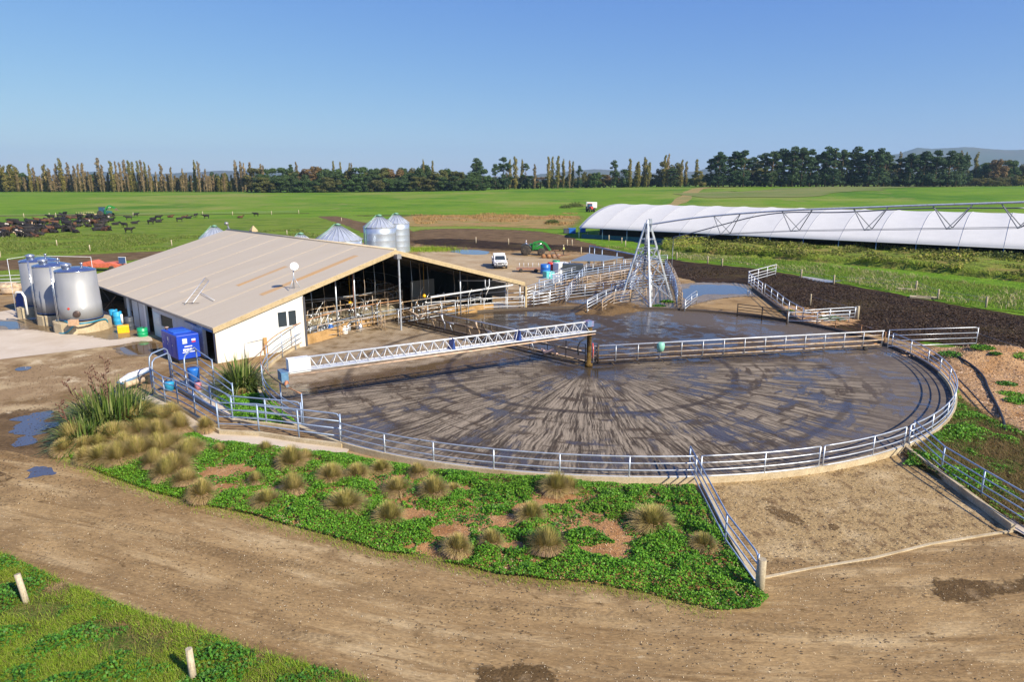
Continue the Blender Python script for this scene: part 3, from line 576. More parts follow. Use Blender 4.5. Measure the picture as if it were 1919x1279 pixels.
def ring_fence(pxposts, label, rails=RH, mat=GALV, top=1.18, name='yard_railing', group='curved rails round the holding yard', ext=(0, 0), dr=0.09, **kw):
    ths = [TH(*p) for p in pxposts]
    out = [ths[0]]
    for t in ths[1:]:
        while t < out[-1]: t += 2 * math.pi
        while t - out[-1] > math.pi: t -= 2 * math.pi
        out.append(t)
    pts = arcpts(out[0] - ext[0], out[-1] + ext[1], 0.5, dr)
    return fence(name, pts, [KPT(t, dr) for t in out], rails, top, mat, label, group=group, base=0.0, **kw)
ring_fence([(642,838),(718,862),(815,876),(927,890),(1050,896),(1178,906),(1303,907)], 'long front section of curved galvanised railing above the green planting')
ring_fence([(1313,907),(1428,897),(1529,885)], 'curved gate panel above the kerb at the left half of the dirt pen', name='curved_gate', r=0.026)
ring_fence([(1537,884),(1622,862),(1687,845)], 'curved gate panel above the kerb at the right half of the dirt pen', name='curved_gate', r=0.026)
ring_fence([(1697,842),(1740,820),(1771,796),(1786,774),(1777,725),(1757,705),(1729,688),(1696,670),(1665,655)], 'curved galvanised railing on the right side of the yard by the orange sand')
ring_fence([(1650,650),(1612,635),(1569,622),(1473,605)], 'dark rusty low railing on the far right rim of the yard', mat=RUST, rails=[0.35, 0.7, 1.05], top=1.1)
# tall rusty rail on the left, from the ramp to the barn and across its open gable
RUSTY = [RUSTP, GALVB, GALVB, simple('orange rusted pipe', (.46, .23, .11), .75, .1, .35, 2, dirt=(.40, .38, .36), dirt_amt=.25, dscale=.6)]
ring_fence([(704,610),(664,619),(620,634),(577,649),(546,658),(521,673),(501,700),(490,738),(530,784),(567,808)], 'tall railing with rusty top bar curving past the white gable', rails=[0.45, 0.8, 1.15, 1.9], top=1.9, mats=RUSTY, postmat=GALVB, ext=(0.12, 0.0), dr=-0.12)

# ------------------------------------------------------------------ milking shed
BA = G(408, 682); BU = (Vector((1.31, 65.24, 0)) - Vector((BA.x, BA.y, 0))).normalized(); BV = Vector((-BU.y, BU.x, 0))
BL, BW, EZ, RZ = 31.8, 29.3, 2.42, 6.48
def B(s, t, z=0.0): return Vector((BA.x, BA.y, 0)) + BU * s + BV * t + Vector((0, 0, z))
BM = Matrix(((BU.x, BV.x, 0), (BU.y, BV.y, 0), (0, 0, 1)))
def bbox(mb, s0, s1, t0, t1, z0, z1): mb.box(B((s0 + s1) / 2, (t0 + t1) / 2, (z0 + z1) / 2), (abs(s1 - s0), abs(t1 - t0), z1 - z0), M=BM)
def tpx(px, s=0.0, z=1.0):               # t along the eave wall seen at pixel column px
    lo, hi = -2.0, 40.0
    for _ in range(40):
        mid = (lo + hi) / 2; P = B(s, mid, z); dep = P.y * math.cos(PITCH) - (z - CH) * math.sin(PITCH)
        if 959.5 + FPX * P.x / dep > px: lo = mid
        else: hi = mid
    return lo
def roofz(s): return EZ + (RZ - EZ) * (1 - abs(s - BW / 2) / (BW / 2))
CORR = None
def metal_sheet(name, c, dirt, rib=7.0, axis=0, rough=0.55, spread=0.5):
    m, n, l, p = new_mat(name); tc = nd(n, 'ShaderNodeTexCoord')
    nz = nd(n, 'ShaderNodeTexNoise'); nz.inputs['Scale'].default_value = 0.35; nz.inputs['Detail'].default_value = 8; nz.inputs['Roughness'].default_value = 0.7
    mp = nd(n, 'ShaderNodeMapping'); mp.inputs['Rotation'].default_value = (0, 0, -math.atan2(BU.y, BU.x)); mp.inputs['Scale'].default_value = (0.6, 1, 1)
    l.new(tc.outputs['Object'], mp.inputs['Vector']); 
    st = nd(n, 'ShaderNodeMapping'); st.inputs['Scale'].default_value = (0.25, 2.2, 1) if axis == 0 else (2.2, 2.2, 0.3); l.new(mp.outputs[0], st.inputs['Vector']); l.new(st.outputs[0], nz.inputs['Vector'])
    mr = nd(n, 'ShaderNodeMapRange'); mr.inputs[1].default_value = 0.40; mr.inputs[2].default_value = 0.72; l.new(nz.outputs['Fac'], mr.inputs[0])
    mx = nd(n, 'ShaderNodeMix', data_type='RGBA'); mx.inputs[6].default_value = (*c, 1); mx.inputs[7].default_value = (*dirt, 1)
    ml = nd(n, 'ShaderNodeMath', operation='MULTIPLY'); ml.inputs[1].default_value = spread; l.new(mr.outputs[0], ml.inputs[0]); l.new(ml.outputs[0], mx.inputs[0]); l.new(mx.outputs[2], p.inputs['Base Color'])
    p.inputs['Roughness'].default_value = rough; p.inputs['Specular IOR Level'].default_value = .2
    wv = nd(n, 'ShaderNodeTexWave', bands_direction='Y' if axis == 0 else 'X'); wv.inputs['Scale'].default_value = rib
    l.new(mp.outputs[0], wv.inputs['Vector']); b = nd(n, 'ShaderNodeBump'); b.inputs['Strength'].default_value = 0.35; b.inputs['Distance'].default_value = 0.02
    l.new(wv.outputs['Fac'], b.inputs['Height']); l.new(b.outputs[0], p.inputs['Normal']); return m
ROOF = metal_sheet('dirty cream corrugated roof', (0.52, 0.445, 0.34), (0.46, 0.385, 0.285), 1.6, 0, 0.6, 0.6)
ROOFL = metal_sheet('pale roof sheet lap', (0.61, 0.505, 0.36), (0.50, 0.405, 0.28), 1.6, 0, 0.6, 0.9)
ROOFO = metal_sheet('orange lichen stained skylight', (0.56, 0.33, 0.13), (0.43, 0.345, 0.26), 1.6, 0, 0.7, 1.0)
WALLW = metal_sheet('white wall cladding', (0.68, 0.65, 0.60), (0.56, 0.51, 0.44), 2.4, 1, 0.5, 0.7)
WALLB = metal_sheet('pale blue grey wall cladding', (0.60, 0.62, 0.66), (0.48, 0.47, 0.46), 2.4, 1, 0.5, 0.7)
FASC = ground('tan timber fascia', (0.44, 0.36, 0.26), [((0.32, 0.26, 0.18), 3, 0.5, 0.7)], 0.8, 0.2, 10, 0.01)
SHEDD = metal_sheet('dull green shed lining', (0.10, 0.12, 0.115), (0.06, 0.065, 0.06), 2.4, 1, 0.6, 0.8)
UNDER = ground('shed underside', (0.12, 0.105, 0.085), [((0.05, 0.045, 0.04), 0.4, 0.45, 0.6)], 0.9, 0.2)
shed = empty('milking_shed', (BA.x, BA.y, 0), 'large low gabled milking shed with dirty cream roof and open front beside the round yard', 'shed')
OH = 0.16
def roof_poly(s0, s1, t0, t1, dz=0.0, th=0.10):
    mb = MB(); a, b, c, d = B(s0, t0, roofz(s0) + dz), B(s1, t0, roofz(s1) + dz), B(s1, t1, roofz(s1) + dz), B(s0, t1, roofz(s0) + dz)
    dn = Vector((0, 0, th)); mb.add([a, b, c, d, a - dn, b - dn, c - dn, d - dn], [(0, 1, 2, 3), (7, 6, 5, 4), (0, 4, 5, 1), (1, 5, 6, 2), (2, 6, 7, 3), (3, 7, 4, 0)]); return mb
for (s0, s1) in ((-OH, BW / 2), (BW / 2, BW + OH)):
    r0 = roof_poly(s0, s1, -OH, BL + OH, 0.12, 0.08); ro = r0.build('roof', ROOF, shed)
    if s0 < 0: main_roof = ro
for t in (5.0, 9.6, 14.2, 18.8, 23.4, 28.0): roof_poly(-OH, BW / 2 - 0.2, t, t + 0.32, 0.128, 0.006).build('sheet_lap', ROOFL, shed)
roof_poly(4.6, 12.8, 2.3, 3.0, 0.132, 0.006).build('skylight', ROOFO, shed)
roof_poly(5.0, 9.2, 7.3, 7.9, 0.132, 0.006).build('skylight', ROOFO, shed)
roof_poly(2.2, 4.4, 12.0, 12.5, 0.132, 0.006).build('skylight', ROOFL, shed)
mb = MB(); mb.tube([B(BW / 2, -OH, RZ + 0.14), B(BW / 2, BL + OH, RZ + 0.14)], 0.11, 8); mb.build('ridge_cap', ROOFL, shed)
# gable fascia boards, purlins, rafters
for (sa, sb) in ((-OH, BW / 2), (BW / 2, BW + OH)):
    mb = MB(); h = 0.24; t0, t1 = -OH - 0.05, -OH - 0.002
    if sa >= 0 or True:
        P = [B(sa, t0, roofz(sa) + 0.10), B(sb, t0, roofz(sb) + 0.10), B(sb, t0, roofz(sb) - h), B(sa, t0, roofz(sa) - h), B(sa, t1, roofz(sa) + 0.10), B(sb, t1, roofz(sb) + 0.10), B(sb, t1, roofz(sb) - h), B(sa, t1, roofz(sa) - h)]
        mb.add(P, [(0, 3, 2, 1), (4, 5, 6, 7), (0, 1, 5, 4), (1, 2, 6, 5), (2, 3, 7, 6), (3, 0, 4, 7)])
    mb.build('fascia', FASC, shed)
for t in np.arange(0.2, BL, 4.6):
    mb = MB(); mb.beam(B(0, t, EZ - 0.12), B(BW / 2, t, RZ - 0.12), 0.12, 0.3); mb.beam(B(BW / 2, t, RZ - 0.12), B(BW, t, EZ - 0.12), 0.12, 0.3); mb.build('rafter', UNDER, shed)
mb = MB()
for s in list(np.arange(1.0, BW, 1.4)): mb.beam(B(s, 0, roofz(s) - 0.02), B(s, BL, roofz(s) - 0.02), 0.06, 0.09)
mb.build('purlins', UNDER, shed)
# gable wall (white), with the double window
def spx_(px, z=0.0):
    lo, hi = 0.0, 29.0
    for _ in range(40):
        mid = (lo + hi) / 2; P = B(mid, 0, z); dep = P.y * math.cos(PITCH) - (z - CH) * math.sin(PITCH)
        if 959.5 + FPX * P.x / dep < px: lo = mid
        else: hi = mid
    return lo
mb = MB(); GS = spx_(574); print('GS', round(GS, 2), 'windows', round(spx_(519, 2.4), 2), round(spx_(556, 2.4), 2))
def gable_piece(s0, s1, z0=0.0, z1=None, t=0.0, th=0.12):
    za, zb = (roofz(s0) - 0.0, roofz(s1) - 0.0) if z1 is None else (z1, z1)
    P = [B(s0, t, z0), B(s1, t, z0), B(s1, t, zb), B(s0, t, za)]; Q = [B(s0, t + th, z0), B(s1, t + th, z0), B(s1, t + th, zb), B(s0, t + th, za)]
    return P + Q, [(0, 1, 2, 3), (7, 6, 5, 4), (0, 4, 5, 1), (1, 5, 6, 2), (2, 6, 7, 3), (3, 7, 4, 0)]
W0, W1, WZ0, WZ1 = spx_(519, 2.4), spx_(556, 2.4), 1.75, 2.95
for a in ((0, W0), (W1, GS)): mb.add(*gable_piece(*a))
mb.add(*gable_piece(W0, W1, 0, WZ0))
P_, F_ = gable_piece(W0, W1); P_[0], P_[1] = B(W0, 0, WZ1), B(W1, 0, WZ1); P_[4], P_[5] = B(W0, 0.12, WZ1), B(W1, 0.12, WZ1); mb.add(P_, F_)
mb.build('gable_wall', WALLW, shed)
wf = MB()
for (a, b_, c, d) in ((W0, W1, WZ0, WZ0 + 0.06), (W0, W1, WZ1 - 0.06, WZ1), (W0, W0 + 0.06, WZ0 + 0.06, WZ1 - 0.06), (W1 - 0.06, W1, WZ0 + 0.06, WZ1 - 0.06), (W0 + 0.72, W0 + 0.86, WZ0 + 0.06, WZ1 - 0.06)):
    bbox(wf, a, b_, -0.03, 0.05, c, d)
wo = wf.build('window', WHITE, shed)
pn = MB(); bbox(pn, W0 + 0.06, W0 + 0.72, 0.0, 0.02, WZ0 + 0.06, WZ1 - 0.06); bbox(pn, W0 + 0.86, W1 - 0.06, 0.0, 0.02, WZ0 + 0.06, WZ1 - 0.06); pn.build('pane', GLASS, wo)
mb = MB(); bbox(mb, GS - 0.03, GS + 0.12, -0.06, 0.30, 0, roofz(GS) - 0.45); mb.build('corner_trim', simple('dark steel trim', (0.06, 0.06, 0.07), 0.5), shed)
mb = MB(); bbox(mb, -0.06, 0.0, -0.06, 0.06, 0, EZ); mb.build('corner_trim', simple('dark steel trim', (0.06, 0.06, 0.07), 0.5), shed)
mb = MB(); mb.tube([B(1.9, -0.06, 0.1), B(1.9, -0.06, 1.1), B(3.2, -0.06, 1.15), B(3.2, -0.06, 0.4)], 0.02, 6); mb.build('wall_pipe', GALV, shed)
mb = MB(); bbox(mb, 3.25, 3.5, -0.12, -0.005, 0.1, 1.25); mb.build('downpipe_box', CONCB, shed)
# interior
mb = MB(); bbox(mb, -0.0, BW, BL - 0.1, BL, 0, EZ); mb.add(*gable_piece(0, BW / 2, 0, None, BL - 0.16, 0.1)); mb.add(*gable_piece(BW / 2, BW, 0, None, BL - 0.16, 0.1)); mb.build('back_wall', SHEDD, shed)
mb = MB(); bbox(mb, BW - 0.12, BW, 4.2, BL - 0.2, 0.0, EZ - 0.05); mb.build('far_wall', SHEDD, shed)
GREYP = metal_sheet('grey wall panel', (0.34, 0.34, 0.33), (0.22, 0.2, 0.18), 2.4, 1, 0.6, 0.8)
mb = MB(); bbox(mb, BW - 6.5, BW - 3.6, 9.0, 9.12, 0.0, 2.3); mb.build('partition', GREYP, shed)
mb = MB(); bbox(mb, BW - 0.2, BW - 0.06, 2.2, 5.2, 0.7, 2.2); mb.build('side_panel', simple('weathered tin', (0.42, 0.44, 0.44), 0.5, 0.3), shed)
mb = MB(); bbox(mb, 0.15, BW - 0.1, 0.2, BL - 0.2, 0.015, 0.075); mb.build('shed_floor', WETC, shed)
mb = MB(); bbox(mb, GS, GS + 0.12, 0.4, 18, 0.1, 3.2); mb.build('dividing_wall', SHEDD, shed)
for s, t in ((9.9, 1.2), (11.8, 1.6), (BW - 0.25, 0.1), (22.5, 1.2)):
    mb = MB(); mb.tube([B(s, t, 0.05), B(s, t, roofz(s) - 0.15)], 0.06, 10); mb.build('roof_post', GALV, shed)
for s, t in ((12.6, 3.0),):
    mb = MB(); mb.tube([B(s, t, 0.05), B(s, t, roofz(s) - 0.15)], 0.07, 10); mb.build('roof_post', simple('red oxide pipe', (0.45, 0.22, 0.16), 0.6), shed)
mb = MB(); mb.box(B(BW / 2 + 0.05, -0.45, 3.1), (0.12, 0.12, 6.2), M=BM); mb.build('gable_post', GALV, shed)
mb = MB(); mb.box(B(BW / 2, -0.4, 6.1), (0.4, 0.5, 0.35), M=BM, ); mb.build('post_bracket', simple('grey bracket', (0.3, 0.3, 0.32), 0.5, 0.5), shed)
mb = MB(); bbox(mb, BW - 0.1, BW + 0.12, -0.5, -0.28, 0.05, EZ - 0.3); mb.build('timber_post', FASC, shed)
mb = MB(); bbox(mb, 18, BW - 1.5, -0.25, -0.12, 2.35, 2.47); mb.build('crossbar', WHITEP, shed)
mb = MB(); q = 24.2; mb.tube([B(q - .3, -.6, roofz(q) - .5), B(q - .3, -.6, roofz(q) - 1.1), B(q - .15, -.6, roofz(q) - 1.25), B(q + .05, -.6, roofz(q) - 1.25), B(q + .2, -.6, roofz(q) - 1.1), B(q + .2, -.6, roofz(q) - .5)], 0.035, 8); mb.build('hanging_hook', WHITEP, shed)
# eave wall with its openings: door, light window, dark window, bays
segs = [(0.0, 0.35, 'w')]
def side(t0, t1, z0, z1, mat, name='side_wall', s0=0.0, s1=0.10):
    mb = MB(); bbox(mb, s0, s1, t0, t1, z0, z1); return mb.build(name, mat, shed)
tc_ = {k: tpx(k) for k in (190, 222, 240, 245, 262, 275, 288, 302, 326, 352, 372, 386, 400)}
side(0.02, tpx(402), 0, EZ, WALLW)
side(tpx(384), tpx(327) , 0, EZ, WALLB)
side(tpx(327), tpx(302), 0, 1.05, WALLB); side(tpx(327), tpx(302), 1.95, EZ, WALLB)
side(tpx(302), tpx(288), 0, EZ, WALLB); side(tpx(384), tpx(382), 0, EZ, WHITE, 'door_jamb', -0.04, 0.14)
side(tpx(402), tpx(384), 2.1, EZ, CYAN if False else simple('blue door track', (0.10, 0.22, 0.42), 0.5), 'door_track', -0.06, 0.06)
side(tpx(384) + 0.05, tpx(362), 0.03, 2.12, simple('sliding door sheet', (0.62, 0.66, 0.72), 0.5, 0.2), 'sliding_door', -0.09, -0.04)
side(tpx(372), tpx(352), 2.16, 2.24, simple('blue door track', (0.10, 0.22, 0.42), 0.5), 'door_track', -0.12, -0.02)
lw = side(tpx(301), tpx(290), 1.1, 1.95, simple('pale blue curtain window', (0.45, 0.62, 0.74), 0.3), 'window', -0.03, 0.0)
dw = side(tpx(326), tpx(303), 1.06, 1.94, BLACK, 'window', 0.03, 0.06)
side(tpx(303) , tpx(302), 1.05, 1.95, WHITE, 'window_jamb', -0.03, 0.09); side(tpx(327), tpx(326), 1.05, 1.95, WHITE, 'window_jamb', -0.03, 0.09)
side(tpx(276), tpx(273), 0, EZ - 0.05, WHITE, 'door_post', -0.05, 0.12)
side(tpx(272), tpx(250), 0, EZ, WALLB); side(tpx(262), tpx(261), 0, 2.3, simple('dark steel trim', (0.06, 0.06, 0.07), 0.5), 'panel_gap', -0.012, -0.004)
side(tpx(244), tpx(239), 0, EZ, WALLB, 'side_wall'); side(tpx(226), tpx(190), 0, EZ - 0.02, GREYP, 'side_wall', 1.9, 2.0)
mb = MB(); mb.tube([B(-0.05, tpx(225), 0.3), B(-0.05, tpx(195), 2.3)], 0.03, 6); mb.tube([B(-0.05, tpx(195), 0.3), B(-0.05, tpx(225), 2.3)], 0.03, 6); mb.build('cross_brace', DARKP, shed)
mb = MB(); mb.tube([B(-OH - 0.03, -OH, EZ - 0.02), B(-OH - 0.03, BL + OH, EZ - 0.02)], 0.05, 8); mb.build('gutter', simple('dark gutter', (0.12, 0.11, 0.11), 0.5), shed)

# dish and antenna on the roof
def on_roof(px, py, s_guess=None):
    d = ray(px, py); best = None
    for i in range(4000):
        t = 20 + i * 0.02 if False else (CH - 8) / (-d[2]) + i * 0.01
        P = Vector((d[0] * t, d[1] * t, CH + d[2] * t)); q = P - Vector((BA.x, BA.y, 0)); s = q.dot(BU); v = q.dot(BV)
        if P.z <= roofz(s) + 0.12: return P
    return P
P = on_roof(552, 541); d0 = empty('satellite_dish', P, 'white satellite dish on a thin tripod mast standing on the shed roof', 'satellite dish')
mb = MB()
for a in (0, 2.1, 4.2): mb.tube([P + Vector((0.45 * math.cos(a), 0.45 * math.sin(a), 0.0)), P + Vector((0, 0, 0.85))], 0.025, 6)
mb.tube([P, P + Vector((0, 0, 1.55))], 0.035, 8); mb.build('mast', GALV, d0)
mb = MB(); mb.lathe([(0.02, 0.0), (0.15, 0.02), (0.26, 0.05), (0.30, 0.08), (0.29, 0.09), (0.15, 0.04), (0.02, 0.02)], 20)
dm = mb.build('reflector', WHITE, d0, local=True); dm.location = (0.12, -0.1, 1.62); dm.rotation_euler = Vector((0.3, -0.85, 0.35)).to_track_quat('Z', 'Y').to_euler()
P = on_roof(372, 560); an = empty('roof_aerial', P, 'fallen aluminium aerial frame lying flat across the lower shed roof', 'aerial')
mb = MB(); ax = [on_roof(*q) + Vector((0, 0, 0.12)) for q in ((385, 523), (347, 572), (392, 529), (362, 570), (375, 551), (402, 566))]
mb.tube([ax[0], ax[1]], 0.03, 6); mb.tube([ax[2], ax[3]], 0.03, 6); mb.tube([ax[4], ax[5]], 0.025, 6); mb.build('boom', WHITEP, an)
mb = MB()
for k in range(9):
    f = k / 8; a = ax[0].lerp(ax[1], f); b_ = ax[2].lerp(ax[3], f); mb.tube([a, b_], 0.012, 5)
mb.tube([ax[1] + Vector((-.3, .2, 0)), ax[3] + Vector((.6, -.3, .02))], 0.02, 5)
mb.build('rods', simple('dark rod', (0.1, 0.09, 0.09), 0.5), an)
# rotary platform inside
pc = B(13.5, 14.5, 0); rp_ = empty('milking_platform', pc, 'dark rotary milking platform with rows of bail rails in the shade under the shed roof', 'milking platform')
mb = MB(); mb.lathe([(5.5, 0.1), (9.6, 0.1), (9.8, 0.15), (9.8, 0.85), (5.5, 0.85)], 64, pc, smooth=False); mb.build('deck', ground('rotary deck', (0.22, 0.2, 0.17), [((0.35, 0.33, 0.3), 1, 0.5, 0.6)], 0.7), rp_)
for k in range(40):
    a = 2 * math.pi * k / 40; u = Vector((math.cos(a), math.sin(a), 0)); mb = MB()
    mb.tube([pc + u * 7.6 + Vector((0, 0, 0.85)), pc + u * 7.6 + Vector((0, 0, 1.9)), pc + u * 9.0 + Vector((0, 0, 1.95)), pc + u * 9.5 + Vector((0, 0, 1.6)), pc + u * 9.5 + Vector((0, 0, 0.85))], 0.03, 6); mb.build('bail_hoop', RUSTP if k % 3 else GALV, rp_)
for rr, zz in ((9.55, 1.35), (9.55, 1.75), (7.6, 1.9), (9.9, 2.5)):
    mb = MB(); mb.tube([pc + Vector((rr * math.cos(a), rr * math.sin(a), zz)) for a in np.linspace(0, 2 * math.pi, 64)], 0.03, 6, False); mb.build('ring_rail', RUSTP if zz < 1.9 else GALV, rp_)
# clutter along the barn opening: low pens, cups, pails
for i, (a, b_, z) in enumerate([((8.0, 0.9), (13.8, 0.9), 1.3), ((8.0, 3.2), (14.4, 3.2), 1.7), ((7.8, 5.2), (19, 5.2), 2.3), ((13.6, 0.2), (15.0, 3.4), 1.5), ((15.5, 1.0), (24.8, 1.0), 1.5), ((16, 3.2), (27, 3.2), 1.6), ((20, 5.2), (28.5, 4.8), 1.4), ((7.9, 1.9), (12.5, 2.3), 1.0), ((9.0, 4.2), (16.0, 4.3), 1.9), ((17.5, 2.0), (22.5, 2.1), 1.2)]):
    p0, p1 = B(*a), B(*b_); n_ = max(2, int((p1 - p0).length / 1.5)); ps = [p0.lerp(p1, k / n_) for k in range(n_ + 1)]
    fence('pen_rail', [p0, p1], ps, [0.4, 0.8, z] if z < 2 else [1.2, 1.7, z], z, [RUSTP, GALV, RUSTP][i % 3], ['rusty pen rail just inside the shed opening beside the white gable wall', 'second pen rail behind the rusty one in the left of the shed opening', 'tall rail at the back of the shed opening', 'short diagonal pen rail at the gable post', 'pen rail under the right half of the open gable', 'pen rail deeper in the shed behind the right half of the gable', 'bent pen rail deep inside the right end of the shed', 'low pen rail among the pails left of the gable post', 'higher pen rail behind the two roof posts in the shed', 'low pen rail just right of the gable post inside the shed'][i], group='pen rails in the shed', bend=(True, True))
STEEL = simple('polished stainless steel', (0.62, 0.64, 0.68), 0.28, 0.85, 0.08, 3)
k = 0
for s, t, c in ((8.6, 1.9, 'stainless'), (9.5, 1.6, 'blue'), (10.2, 2.1, 'white'), (10.8, 1.7, 'white'), (11.4, 2.2, 'stainless'), (12.2, 1.7, 'stainless'), (8.3, 1.4, 'white'), (9.1, 2.4, 'white')):
    P = B(s, t, 0.07); mb = MB(); o = empty('milk_can' if c != 'blue' else 'plastic_drum', P, {'stainless': 'shiny stainless milk can among the pails inside the shed opening', 'blue': 'blue plastic drum standing just inside the shed opening left of the two roof posts', 'white': 'white plastic pail among the cans inside the shed opening'}[c], {'stainless': 'milk can', 'blue': 'drum', 'white': 'pail'}[c], 'pails and cans in the shed' if c != 'blue' else None)
    h = 1.0 if c == 'blue' else 0.6; r_ = 0.24
    mb.lathe([(r_ * .9, 0), (r_, .05), (r_, h * .75), (r_ * .6, h * .9), (r_ * .6, h)], 14, P); mb.build('body', {'stainless': STEEL, 'blue': BLUEP, 'white': WHITE}[c], o)
    mb = MB(); mb.lathe([(r_ * .66, h + .002), (r_ * .66, h + .05), (.03, h + .07)], 14, P); mb.build('lid', {'stainless': STEEL, 'blue': WHITE, 'white': WHITE}[c], o)
P = B(13.2, 4.6, 1.75); mb = MB(); mb.lathe([(0.04, 0), (0.14, .04), (0.18, .14), (0.15, .25), (0.05, .3)], 14, P); mb.tube([P + Vector((0, 0, .28)), P + Vector((0, 0, roofz(13.2) - P.z - .1))], 0.015, 5); tag(mb.build('hanging_float', YEL), 'yellow ball hanging among the rails in the left half of the shed', 'float')
P = B(20.4, 3.8, 1.6); mb = MB(); mb.lathe([(0.05, 0), (0.14, .04), (0.17, .13), (0.14, .24), (0.05, .42)], 14, P); mb.tube([P + Vector((0, 0, .4)), P + Vector((0, 0, roofz(20.4) - P.z - .1))], 0.015, 5); tag(mb.build('hanging_float', YEL), 'yellow ball hanging in the dark right half of the shed', 'float')

for k in range(34):
    s_ = random.uniform(7.9, 15.0) if k < 22 else random.uniform(16.5, 27); t_ = random.uniform(1.0, 4.6); zz = random.uniform(.7, 1.7); P = B(s_, t_, zz); o = empty('milking_cluster', P, 'small milking cup cluster with hoses hanging among the pens inside the shed', 'milking cluster', 'milking clusters in the shed')
    mb = MB(); mb.lathe([(.03, 0), (.1, .03), (.11, .12), (.05, .16)], 10, P); mb.build('claw', [STEEL, WHITE, BLACK][k % 3], o); mb = MB()
    for a in range(4): u = Vector((math.cos(a * 1.57), math.sin(a * 1.57), 0)); mb.tube([P + u * .06, P + u * .16 + Vector((0, 0, .05)), P + u * .2 - Vector((0, 0, .18))], .022, 5)
    mb.tube([P + Vector((0, 0, .14)), P + Vector((.1, .05, .5)), P + Vector((.3, .3, .9))], .02, 5); mb.build('cups', [BLACK, STEEL, WHITE][k % 3], o)
for k in range(12):
    s_ = 8.5 + k * 1.6; P = B(s_, 2.6 + (k % 3) * .9, 0); mb = MB(); z1 = roofz(s_) - .3; mb.tube([P + Vector((0, 0, z1)), P + Vector((.1, 0, z1 * .6)), P + Vector((.0, .1, 1.6))], .022, 5); tag(mb.build('drop_pipe', [GALV, RUSTP][k % 2]), 'thin pipe dropping from the shed roof to the pens', 'pipe', 'pipes dropping from the shed roof')
# low brown splash walls at the yard edge in front of the shed
def low_wall(pp, h, label, th=0.16, z0=0.05):
    P = [G(*q) for q in pp]; o = MB(); t = (P[-1] - P[0]); nn = Vector((-t.y, t.x, 0)).normalized() * th
    wall_strip(o, P, [p + nn for p in P], z0, h); ob = o.build('splash_wall', CONCB); tag(ob, label, 'low wall', 'low walls in front of the shed'); return ob
low_wall([(576, 649), (600, 643), (630, 634), (657, 622)], 0.85, 'low orange brown splash wall starting at the white gable corner')
low_wall([(664, 620), (685, 614), (704, 608)], 0.80, 'short orange brown splash wall with a railing left of the gable post')
low_wall([(790, 594), (830, 592), (870, 590), (925, 585)], 0.75, 'long tan splash wall behind the far yard railing under the shed gable')
ring_fence([(983,583),(950,584),(910,588),(860,591),(823,592),(787,595)], 'white railing across the far left rim of the yard in front of the tan wall', rails=[0.5, 0.85, 1.35], top=1.35, mat=WHITEP)
def px_fence(pp, rails, top, mat, label, name='gate_panel', step=2.4, group='gate panels of the drafting yards', bend=(True, True), cat='gate', **kw):
    P = [G(*q) for q in pp]; ps = dens(P, step, False)
    return fence(name, P, ps, rails, top, mat, label, cat, group, bend=bend, **kw)
px_fence([(826, 583), (890, 578)], [0.4, 0.8, 1.3], 1.3, WHITEP, 'galvanised gate with rounded top at the left behind the tan wall')
px_fence([(882, 580), (950, 572)], [0.4, 0.8, 1.4], 1.4, WHITEP, 'long gate with rounded top behind the tan wall under the low end of the gable')
px_fence([(948, 583), (948, 575), (1010, 570)], [0.35, 0.7, 1.3], 1.3, WHITEP, 'gate with rounded ends at the low corner of the shed roof')
px_fence([(978, 578), (1030, 573)], [0.3, 0.6, 0.9, 1.3], 1.3, WHITEP, 'white gate just right of the timber corner post')
mb = MB(); Pq = [G(950, 580), ]; a = G(951, 580); mb.tube([a, a + Vector((0, 0, 2.5)), a + Vector((-0.3, 0, 2.75)), a + Vector((-4.6, -1.0, 2.9))], 0.045, 8); tag(mb.build('bent_pipe', WHITEP), 'tall white bent pipe standing at the low end of the open gable', 'pipe')

# ------------------------------------------------------------------ milk tanks
TANKM = None
def tank_mat():
    m, n, l, p = new_mat('brushed tank steel'); tc = nd(n, 'ShaderNodeTexCoord'); sp = nd(n, 'ShaderNodeSeparateXYZ'); l.new(tc.outputs['Object'], sp.inputs[0])
    nz = nd(n, 'ShaderNodeTexNoise'); nz.inputs['Scale'].default_value = 1.3; nz.inputs['Detail'].default_value = 6; mp = nd(n, 'ShaderNodeMapping'); mp.inputs['Scale'].default_value = (1, 1, 0.4); l.new(tc.outputs['Object'], mp.inputs[0]); l.new(mp.outputs[0], nz.inputs['Vector'])
    mr = nd(n, 'ShaderNodeMapRange'); mr.inputs[1].default_value = 0.3; mr.inputs[2].default_value = 0.7; mr.inputs[3].default_value = 0.50; mr.inputs[4].default_value = 0.62; l.new(nz.outputs['Fac'], mr.inputs[0]); l.new(mr.outputs[0], p.inputs['Roughness'])
    rp = nd(n, 'ShaderNodeValToRGB'); rp.color_ramp.elements[0].color = (0.25, 0.255, 0.27, 1); rp.color_ramp.elements[1].color = (0.36, 0.365, 0.38, 1); l.new(nz.outputs['Fac'], rp.inputs[0]); l.new(rp.outputs[0], p.inputs['Base Color']); p.inputs['Metallic'].default_value = 0.28; return m
TANKM = tank_mat()
